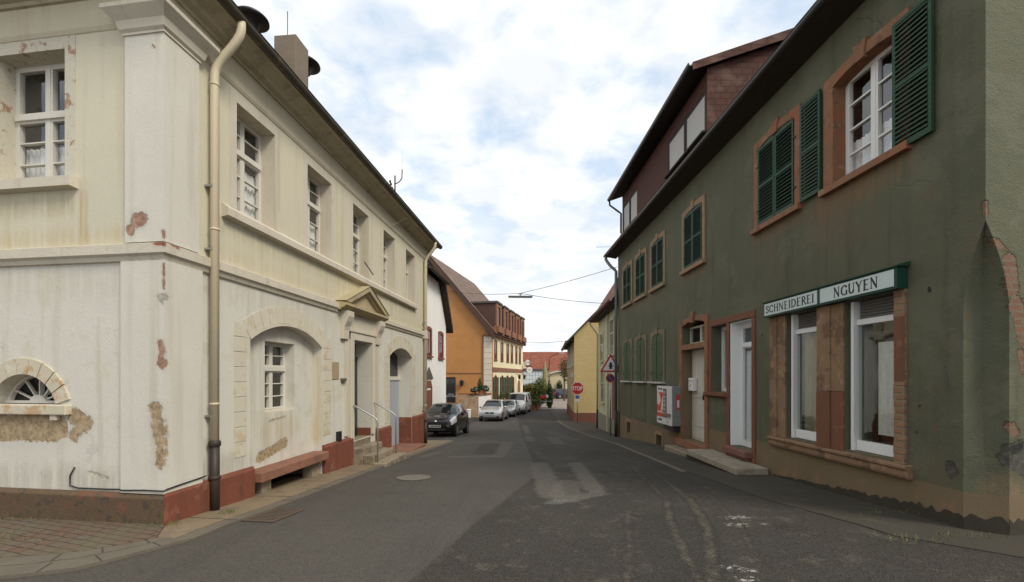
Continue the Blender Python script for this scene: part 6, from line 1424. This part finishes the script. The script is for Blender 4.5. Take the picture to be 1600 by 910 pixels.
MB().prism(FTs, ngon(-.02, cz2, .19, 28, 0), 0, .012).build('round_rim', M_signred, TS); MB().prism(FTs, ngon(-.02, cz2, .145, 28, 0), .0125, .015).build('round_face', plain('deep_blue', (0.03, 0.035, 0.12)), TS)
MB().prism(FTs, [(-.13, cz2 + .09), (-.11, cz2 + .115), (.09, cz2 - .09), (.07, cz2 - .115)], .0155, .018).build('diagonal_bar', M_signred, TS)
# ------------------------------------------------------------------ hanging street light and its wires
def catenary(a, b, sag, n=14):
    a, b = Vector(a), Vector(b)
    return [a + (b - a) * (i / n) - Vector((0, 0, sag * 4 * (i / n) * (1 - i / n))) for i in range(n + 1)]
LP = Vector((.41, 22, 5.58))
HL = thing('hanging_street_light', 'long flat street light hanging on wires over the road', 'street light', tuple(LP))
MB().cbox((LP.x, LP.y, LP.z - .03), 1.2, .2, .07, .05).build('lamp_housing', plain('lamp_grey', (0.11, 0.12, 0.12), rough=.4), HL, bevel=.02)
MB().cbox((LP.x, LP.y, LP.z - .05), 1.1, .14, .019, .05).build('diffuser', M_signwhite, HL)
MB().tube([LP + Vector((0, 0, .04)), LP + Vector((0, 0, .16))], .03, 8).cbox((LP.x, LP.y, LP.z + .12), .22, .05, .04).build('hanger', M_steel, HL)
wh = LP + Vector((0, 0, .17))
for pts, lab in (((FW.P(6.0, .2, 6.75), wh, .12), 'thin wire from the white house roof to the hanging street light'), ((wh, FR.P(RU - .1, .05, 6.35), .05), 'thin wire rising from the hanging light to the dull green house'), ((wh, FLG.P(3.5, .0, 5.0 + .42), .08), 'thin wire from the hanging light to the pale green house roof')):
    tag(MB().tube(catenary(*pts), .012, 5).build('wire', M_black, None), lab, 'wire', group='wires of the hanging light')
tag(MB().tube(catenary(FI.P(14.0, .3, 6.0), FYs.P(2.0, .3, 4.5), .15), .016, 5).build('wire', M_black, None), 'lower wire across the street from the inn to the yellow house', 'wire')
tag(MB().tube(catenary(FR.P(19.8, .2, 7.4), FR.P(19.9, .8, 7.4), .0), .008, 5).tube([FR.P(19.75, .75, 7.36), FR.P(19.95, .75, 7.44)], .006, 5).build('roof_aerial', M_steel, None), 'small thin aerial at the far eave of the dull green house', 'aerial')
# ------------------------------------------------------------------ things in the road
MH = thing('manhole_cover', 'round iron manhole cover in the left lane', 'manhole cover', (-1.76, 8.0, g(8)))
n_ = Vector((0, .0515, 1)).normalized()
MB().lathe(Vector((-1.76, 8.02, g(8.02) + .006)), [(.30, 0), (.30, .006), (.27, .0065), (.27, .003), (.01, .003)], 28, axis=n_).build('cover', surf('dull_iron_cover', (0.15, 0.135, 0.11), rough=.6, bump=.4), MH)
DR = thing('drain_grate', 'rusty drain grate at the kerb beside the downpipe', 'drain', (-3.2, 5.4, g(5.4)))
dg_ = MB()
def gbox(mb, x0, x1, y0, y1, off, h):
    p = [(x, y, g(y) + o) for o in (off, off + h) for y in (y0, y1) for x in (x0, x1)]
    mb.add(p, [[0, 1, 3, 2], [4, 6, 7, 5], [0, 4, 5, 1], [2, 3, 7, 6], [0, 2, 6, 4], [1, 5, 7, 3]])
Fd = Fr(-3.105, 5.13, .19, 1.24, left=False)
def sbox(mb, u0, u1, d0, d1, off, h):
    p = []
    for o in (off, off + h):
        for d in (d0, d1):
            for u in (u0, u1):
                q = Fd.P(u, d, 0); p.append((q.x, q.y, g(q.y) + o))
    mb.add(p, [[0, 1, 3, 2], [4, 6, 7, 5], [0, 4, 5, 1], [2, 3, 7, 6], [0, 2, 6, 4], [1, 5, 7, 3]])
for k in range(9): sbox(dg_, .04 + k * .058, .068 + k * .058, .03, .37, .006, .008)
for a in ((0, .03, 0, .40), (.565, .595, 0, .40), (.03, .565, 0, .03), (.03, .565, .37, .40)): sbox(dg_, *a, .005, .0095)
dg_.build('bars', surf('rusty_iron', (0.105, 0.075, 0.055), bump=.3), DR); ds3 = MB(); sbox(ds3, .03, .565, .03, .37, .001, .0035); ds3.build('shade_plate', plain('drain_shade_black', (0.006, 0.006, 0.006)), DR)  # thin black plate on the road, painted shade between the bars
wd = MB(); rnd = random.Random(5)
spots = [(-3.80, 4.90, .07, 70), (-3.42, 5.42, .06, 50), (3.95, 4.45, .18, 60), (4.55, 4.55, .25, 50), (-4.3, 5.03, .3, 50), (-5.2, 5.12, .5, 90), (4.6, 5.4, .3, 40)]
spots += [(-4.6 - .2 * k, 4.4 + .1 * (k % 3), .3, 18) for k in range(8)]
for (x, y, s_, n) in spots:
    for _ in range(n):
        px, py = x + rnd.gauss(0, s_), y + rnd.gauss(0, min(s_, .05) if abs(x) < 10 else s_); z0 = g(py) + .03; h = rnd.uniform(.02, .065); a = rnd.uniform(0, 6.28); lx, ly = rnd.gauss(0, .02), rnd.gauss(0, .02); w_ = .004
        wd.add([(px - w_ * math.cos(a), py - w_ * math.sin(a), z0), (px + w_ * math.cos(a), py + w_ * math.sin(a), z0), (px + lx, py + ly, z0 + h)], [[0, 1, 2]])
tag(wd.build('weeds', M_leaf_m, None, recalc=False), 'small grass weeds growing along the wall feet and cobble joints', 'weeds', kind='stuff')
# ------------------------------------------------------------------ cars
def cr(p0, p1, p2, p3, t):
    return .5 * ((2 * p1) + (-p0 + p2) * t + (2 * p0 - 5 * p1 + 4 * p2 - p3) * t * t + (-p0 + 3 * p1 - 3 * p2 + p3) * t ** 3)
class CarSurf:
    """body skin: s = metres from the nose, t = 0 (sill centre) .. 7 (roof centre)"""
    def __init__(s, st): s.st = st
    def row(s, i):
        x, zb, zbelt, zt, w, tw = s.st[max(0, min(len(s.st) - 1, i))]
        zm = zb + (zbelt - zb) * .45
        return [(0, zb), (w * .82, zb), (w * .97, zb + .10), (w, zm), (w * .965, zbelt), (tw, zt - min(.07, (zt - zbelt) * .5)), (tw * .8, zt - .005), (0, zt + .015)]
    def at(s, x, t):
        st = s.st; i = 0
        while i < len(st) - 2 and x > st[i + 1][0]: i += 1
        f = (x - st[i][0]) / (st[i + 1][0] - st[i][0]); f = max(0, min(1, f))
        rows = [s.row(i + k) for k in (0, 1)]
        j = min(6, int(t)); e = t - j
        def ringpt(r):
            a, b, c, d = [r[max(0, min(7, j + k))] for k in (-1, 0, 1, 2)]
            if e == 0: return b
            return tuple(cr(a[q], b[q], c[q], d[q], e) * .6 + (b[q] + (c[q] - b[q]) * e) * .4 for q in (0, 1))
        p, q_ = ringpt(rows[0]), ringpt(rows[1]); g_ = f
        return Vector((x, p[0] + (q_[0] - p[0]) * g_, p[1] + (q_[1] - p[1]) * g_))
    def patch(s, mb, M, x0, x1, t0, t1, off, nx=8, nt=6, sides=(1, -1), slant=(0, 0)):
        for sd in sides:
            pts = []
            for i in range(nx + 1):
                for j in range(nt + 1):
                    t = t0 + (t1 - t0) * j / nt; a = x0 + slant[0] * j / nt; b = x1 + slant[1] * j / nt
                    x = a + (b - a) * i / nx; e = .02
                    p = s.at(x, t); du = s.at(x + e, t) - s.at(x - e, t); dv = s.at(x, min(7, t + e)) - s.at(x, max(0, t - e))
                    n = du.cross(dv)
                    if n.length > 1e-9:
                        n.normalize()
                        if n.y < -.01 or (abs(n.y) < .01 and n.z < 0): n = -n
                        if p.z > .5 and n.z < -.3: n = -n
                    p = p + n * off
                    pts.append(M @ Vector((p.x, p.y * sd, p.z)))
            mb.add(pts, [[i * (nt + 1) + j, (i + 1) * (nt + 1) + j, (i + 1) * (nt + 1) + j + 1, i * (nt + 1) + j + 1] for i in range(nx) for j in range(nt)])
        return mb
M_tyre = plain('tyre_rubber', (0.018, 0.018, 0.018), rough=.85)
M_rim = plain('alloy_rim', (0.42, 0.42, 0.43), rough=.3, metal=.6)
M_carglass = plain('car_glass', (0.015, 0.018, 0.02), rough=.04, spec=.8)
M_trimblk = plain('black_plastic', (0.02, 0.02, 0.021), rough=.5)
M_lampw = plain('headlight_lens', (0.62, 0.64, 0.66), rough=.1, spec=.8)
M_lampr = plain('tail_light', (0.35, 0.01, 0.012), rough=.2)
M_plate = plain('number_plate', (0.42, 0.42, 0.41), rough=.4)
M_wellshade = plain('painted_well_shade', (0.006, 0.006, 0.006), rough=.9)
def car(label, cat, pos, head, st, paint, wheels, wr, win, ws, rear, lights, grille=None, seed=1, name='parked_car', tw_=.2, rearview=False, group='cars parked in the street', plate_off=0, extra=None):
    """pos = nose centre on the ground, head = plan direction from nose to tail"""
    t = thing(name, label, cat, pos, group)
    d = Vector((head[0], head[1], 0)).normalized(); up = Vector((0, (g(pos[1] + 2) - g(pos[1])) / 2 * d.y, 0))
    dx = Vector((d.x, d.y, (g(pos[1] + 2 * d.y) - g(pos[1])) / 2)).normalized(); dy = Vector((d.y, -d.x, 0)).normalized(); dz = dx.cross(dy); dz = dz if dz.z > 0 else -dz
    M = Matrix(((dx.x, dy.x, dz.x, pos[0]), (dx.y, dy.y, dz.y, pos[1]), (dx.z, dy.z, dz.z, pos[2]), (0, 0, 0, 1)))
    S = CarSurf(st); L = st[-1][0]; T = lambda x, y, z: M @ Vector((x, y, z))
    mb = MB(); nx, nt = 56, 28; pts = []
    for i in range(nx + 1):
        x = st[0][0] + L * (.5 - .5 * math.cos(math.pi * i / nx)) if True else 0
        half = [S.at(x, 7 * j / nt) for j in range(nt + 1)]
        ring_ = [M @ p for p in half] + [M @ Vector((p.x, -p.y, p.z)) for p in half[-2:0:-1]]
        pts += ring_
    n = 2 * nt
    fs = [[i * n + j, (i + 1) * n + j, (i + 1) * n + (j + 1) % n, i * n + (j + 1) % n] for i in range(nx) for j in range(n)] + [list(range(n)), list(range(nx * n + n - 1, nx * n - 1, -1))]
    mb.add(pts, fs); body = mb.build('body', paint, t, smooth=True)
    W = st[len(st) // 2][4]
    # glazing
    gl = MB(); S.patch(gl, M, ws[0], ws[1], 5.12, 7, .006, 8, 8); gl.build('windscreen', M_carglass, t, smooth=True)
    for k, (a, b, sl0, sl1) in enumerate(win):
        for sd in (1, -1):
            m_ = MB(); S.patch(m_, M, a, b, 4.12, 4.92, .006, 8, 4, (sd,), (sl0, sl1)); m_.build('side_window', M_carglass, t, smooth=True)
    if rear: m_ = MB(); S.patch(m_, M, rear[0], rear[1], 5.1, 7, .006, 6, 8); m_.build('rear_window', M_carglass, t, smooth=True)
    # wheels, each over a black disc that paints in the well's shade
    for wx in wheels:
        for sd in (1, -1):
            y = S.at(wx, 3).y; ax = (M.to_3x3() @ Vector((0, sd, 0)))
            wl_ = MB(); wl_.lathe(T(wx, sd * (y - .12), wr), [(wr + .06, 0), (wr + .06, .131), (wr + .045, .134)], 24, axis=ax); wl_.build('well_shade_disc', M_wellshade, t)
            wm = MB(); wm.lathe(T(wx, sd * (y - tw_), wr), [(wr * .6, 0), (wr * .93, 0), (wr, .03), (wr, tw_ - .03 + .012), (wr * .93, tw_ + .012), (wr * .66, tw_ + .016)], 24, axis=ax); wh_ = wm.build('wheel', M_tyre, t, smooth=True)
            rm_ = MB(); c = T(wx, sd * (y + .012), wr)
            rm_.lathe(c, [(wr * .66, 0), (wr * .62, .008), (wr * .57, .0), (.01, -.02)], 20, axis=ax)
            e1 = M.to_3x3() @ Vector((1, 0, 0)); e2 = M.to_3x3() @ Vector((0, 0, 1))
            for k in range(6):
                a = k * math.pi / 3; v = e1 * math.cos(a) + e2 * math.sin(a); w_ = e1 * -math.sin(a) + e2 * math.cos(a)
                rm_.add([c + v * .03 + w_ * .03 + ax * .012, c + v * .03 - w_ * .03 + ax * .012, c + v * wr * .6 - w_ * .045 + ax * .012, c + v * wr * .6 + w_ * .045 + ax * .012], [[0, 1, 2, 3]])
            rm_.build('rim', M_rim, wh_)
    # lamps, grille, bumper, plate, mirrors
    for sd in (1, -1):
        m_ = MB(); S.patch(m_, M, lights[0], lights[1], lights[2], lights[3], .008, 6, 5, (sd,), lights[4]); m_.build('headlight', M_lampw, t, smooth=True)
        m_ = MB(); S.patch(m_, M, L - .28, L - .04, 3.3, 4.6, .008, 4, 4, (sd,)); m_.build('tail_light', M_lampr, t, smooth=True)
        mm = MB(); cx = ws[0] + .32; yy = S.at(cx, 4).y
        mm.lathe(T(cx, sd * (yy + .02), S.at(cx, 4).z + .06), [(.02, 0), (.085, .03), (.10, .09), (.07, .16), (.02, .18)], 10, axis=M.to_3x3() @ Vector((0, sd, .1))); mm.build('mirror', paint if seed % 2 else M_trimblk, t, smooth=True)
    gl_ = MB()
    for (x0, x1, y0, y1, z0, z1) in (grille or []):
        gl_.add([T(x, y, z) for z in (z0, z1) for x in (x0, x1) for y in (y0, y1)], [[0, 1, 3, 2], [4, 6, 7, 5], [0, 4, 5, 1], [2, 3, 7, 6], [0, 2, 6, 4], [1, 5, 7, 3]])
    if grille: gl_.build('grille', M_trimblk, t)
    pm = MB(); px0 = plate_off; pm.add([T(x, y, z) for z in (.40, .51) for x in (px0 - .02, px0 + .0) for y in (-.26, .26)], [[0, 1, 3, 2], [4, 6, 7, 5], [0, 4, 5, 1], [2, 3, 7, 6], [0, 2, 6, 4], [1, 5, 7, 3]]); pl_ = pm.build('number_plate', M_plate, t)
    pr_ = MB()
    for k in range(6):
        y0 = -.18 + k * .068 + (.03 if k > 1 else 0); pr_.add([T(px0 - .0215, y, z) for z in (.425, .485) for y in (y0, y0 + .04)], [[0, 1, 3, 2]])
    pr_.build('print', M_trimblk, pl_)
    if extra: extra(t, T, S, M, body)
    return t
black_paint = plain('black_car_paint', (0.008, 0.008, 0.009), rough=.22, spec=.4, coat=.35)
silver_paint = plain('silver_car_paint', (0.44, 0.44, 0.44), rough=.28, metal=.45, coat=.6)
silver2 = plain('grey_silver_paint', (0.34, 0.36, 0.37), rough=.28, metal=.45, coat=.6)
van_paint = plain('white_silver_van_paint', (0.60, 0.60, 0.60), rough=.3, metal=.2, coat=.5)
navy = plain('navy_car_paint', (0.010, 0.012, 0.030), rough=.2, coat=1.0)
hatch = [(0, .34, .50, .56, .50, .40), (.05, .24, .60, .66, .68, .54), (.25, .19, .74, .80, .785, .66), (.60, .18, .84, .90, .82, .70), (.92, .18, .89, .97, .825, .70), (1.25, .18, .92, 1.24, .825, .62), (1.60, .18, .94, 1.42, .825, .57), (2.2, .18, .95, 1.475, .825, .575), (2.9, .18, .965, 1.45, .82, .565), (3.25, .20, .97, 1.30, .80, .58), (3.48, .24, .93, 1.02, .76, .60), (3.6, .34, .62, .70, .66, .5)]
def badge(t, T, S, M, body):
    MB().lathe(T(.06, 0, .66), [(.055, -.02), (.055, .02), (.02, .03)], 4, axis=M.to_3x3() @ Vector((-1, 0, .5))).build('emblem', M_rim, t)
    for sd in (1, -1):
        m_ = MB(); S.patch(m_, M, 1.28, 1.75, 3.2, 3.35, .004, 4, 2, (sd,)); m_.build('side_moulding', M_trimblk, t)
car('small black hatchback parked beside the cream corner house', 'car', (-3.27, 18.95, g(18.95)), (.097, 1), hatch, black_paint, (.62, 2.98), .29, [(1.30, 2.05, .42, .0), (2.10, 2.85, .0, -.25)], (.98, 1.50), (3.22, 3.46), (.06, .56, 3.45, 5.05, (.08, .06)), grille=[(-.012, .05, -.45, .45, .27, .37)], seed=2, extra=badge)
mpv = [(0, .34, .52, .60, .55, .45), (.06, .22, .66, .74, .74, .60), (.30, .18, .80, .88, .85, .72), (.75, .18, .92, 1.0, .885, .76), (1.0, .18, .96, 1.06, .89, .75), (1.45, .18, .99, 1.38, .89, .66), (1.95, .18, 1.0, 1.58, .89, .62), (2.7, .18, 1.01, 1.63, .89, .62), (3.6, .18, 1.02, 1.58, .885, .60), (4.05, .2, 1.02, 1.40, .86, .62), (4.3, .26, .98, 1.06, .80, .62), (4.4, .36, .6, .72, .7, .5)]
def silverx(t, T, S, M, body):
    MB().lathe(T(-.0, 0, .64), [(.06, -.02), (.06, .02), (.02, .03)], 12, axis=M.to_3x3() @ Vector((-1, 0, .2))).build('emblem', M_rim, t)
    m_ = MB(); S.patch(m_, M, .0, .14, 1.2, 2.6, .006, 4, 6); m_.build('bumper_trim', M_trimblk, t)
car('silver people carrier parked beyond the black car, before the terrace wall', 'car', (-1.68, 33.4, g(33.4)), (.13, 1), mpv, silver_paint, (.85, 3.45), .33, [(1.45, 2.35, .5, .0), (2.42, 3.3, .0, .0), (3.36, 3.9, .0, -.2)], (1.05, 1.85), (4.02, 4.28), (.10, .60, 3.5, 4.8, (.05, .1)), grille=[(-.005, .05, -.32, .32, .58, .70), (-.012, .05, -.6, .6, .22, .33)], seed=1, extra=silverx)
car('grey silver hatchback half hidden between the people carrier and the van', 'car', (-.62, 38.6, g(38.6)), (.16, 1), [(a * 1.08, b, c, d * .98, e, f) for a, b, c, d, e, f in hatch], silver2, (.70, 3.2), .30, [(1.40, 2.2, .45, .0), (2.28, 3.05, .0, -.25)], (1.06, 1.62), (3.48, 3.73), (.10, .52, 3.6, 4.8, (.06, .05)), grille=[(-.012, .05, -.5, .5, .25, .36)], seed=3)
vanst = [(0, .36, .60, .70, .72, .62), (.08, .24, .82, .92, .88, .76), (.35, .2, .98, 1.10, .95, .84), (.75, .2, 1.08, 1.22, .97, .86), (1.0, .2, 1.12, 1.40, .97, .84), (1.45, .2, 1.15, 1.80, .97, .80), (1.75, .2, 1.17, 1.93, .97, .79), (2.5, .2, 1.18, 1.97, .97, .79), (3.6, .2, 1.18, 1.97, .97, .79), (4.6, .2, 1.18, 1.96, .97, .79), (4.75, .26, 1.15, 1.90, .96, .78), (4.8, .34, 1.1, 1.80, .94, .76)]
def vanx(t, T, S, M, body):
    m_ = MB(); S.patch(m_, M, .0, .30, .9, 2.7, .008, 5, 8); m_.build('bumper', M_trimblk, t)
    for sd in (1, -1):
        m_ = MB(); S.patch(m_, M, 1.0, 4.1, 3.0, 3.12, .006, 8, 2, (sd,)); m_.build('side_strip', M_trimblk, t)
car('white silver delivery van parked last in the row before the inn', 'van', (.20, 42.0, g(42)), (.19, 1), vanst, van_paint, (.95, 3.95), .33, [(1.30, 2.05, .35, .0), (3.3, 4.1, .0, .0)], (.88, 1.62), None, (.10, .55, 3.6, 4.6, (.0, .1)), grille=[(-.01, .05, -.5, .5, .62, .74)], seed=2, name='delivery_van', extra=vanx, tw_=.22, group='cars parked in the street')
car('dark blue car parked far off behind the yellow house corner', 'car', (11.0, 73.0, -1.88), (-1, -.12), mpv, navy, (.85, 3.45), .33, [(1.45, 2.35, .5, .0), (2.42, 3.3, .0, .0)], (1.05, 1.85), (4.02, 4.28), (.10, .60, 3.5, 4.8, (.05, .1)), seed=2)
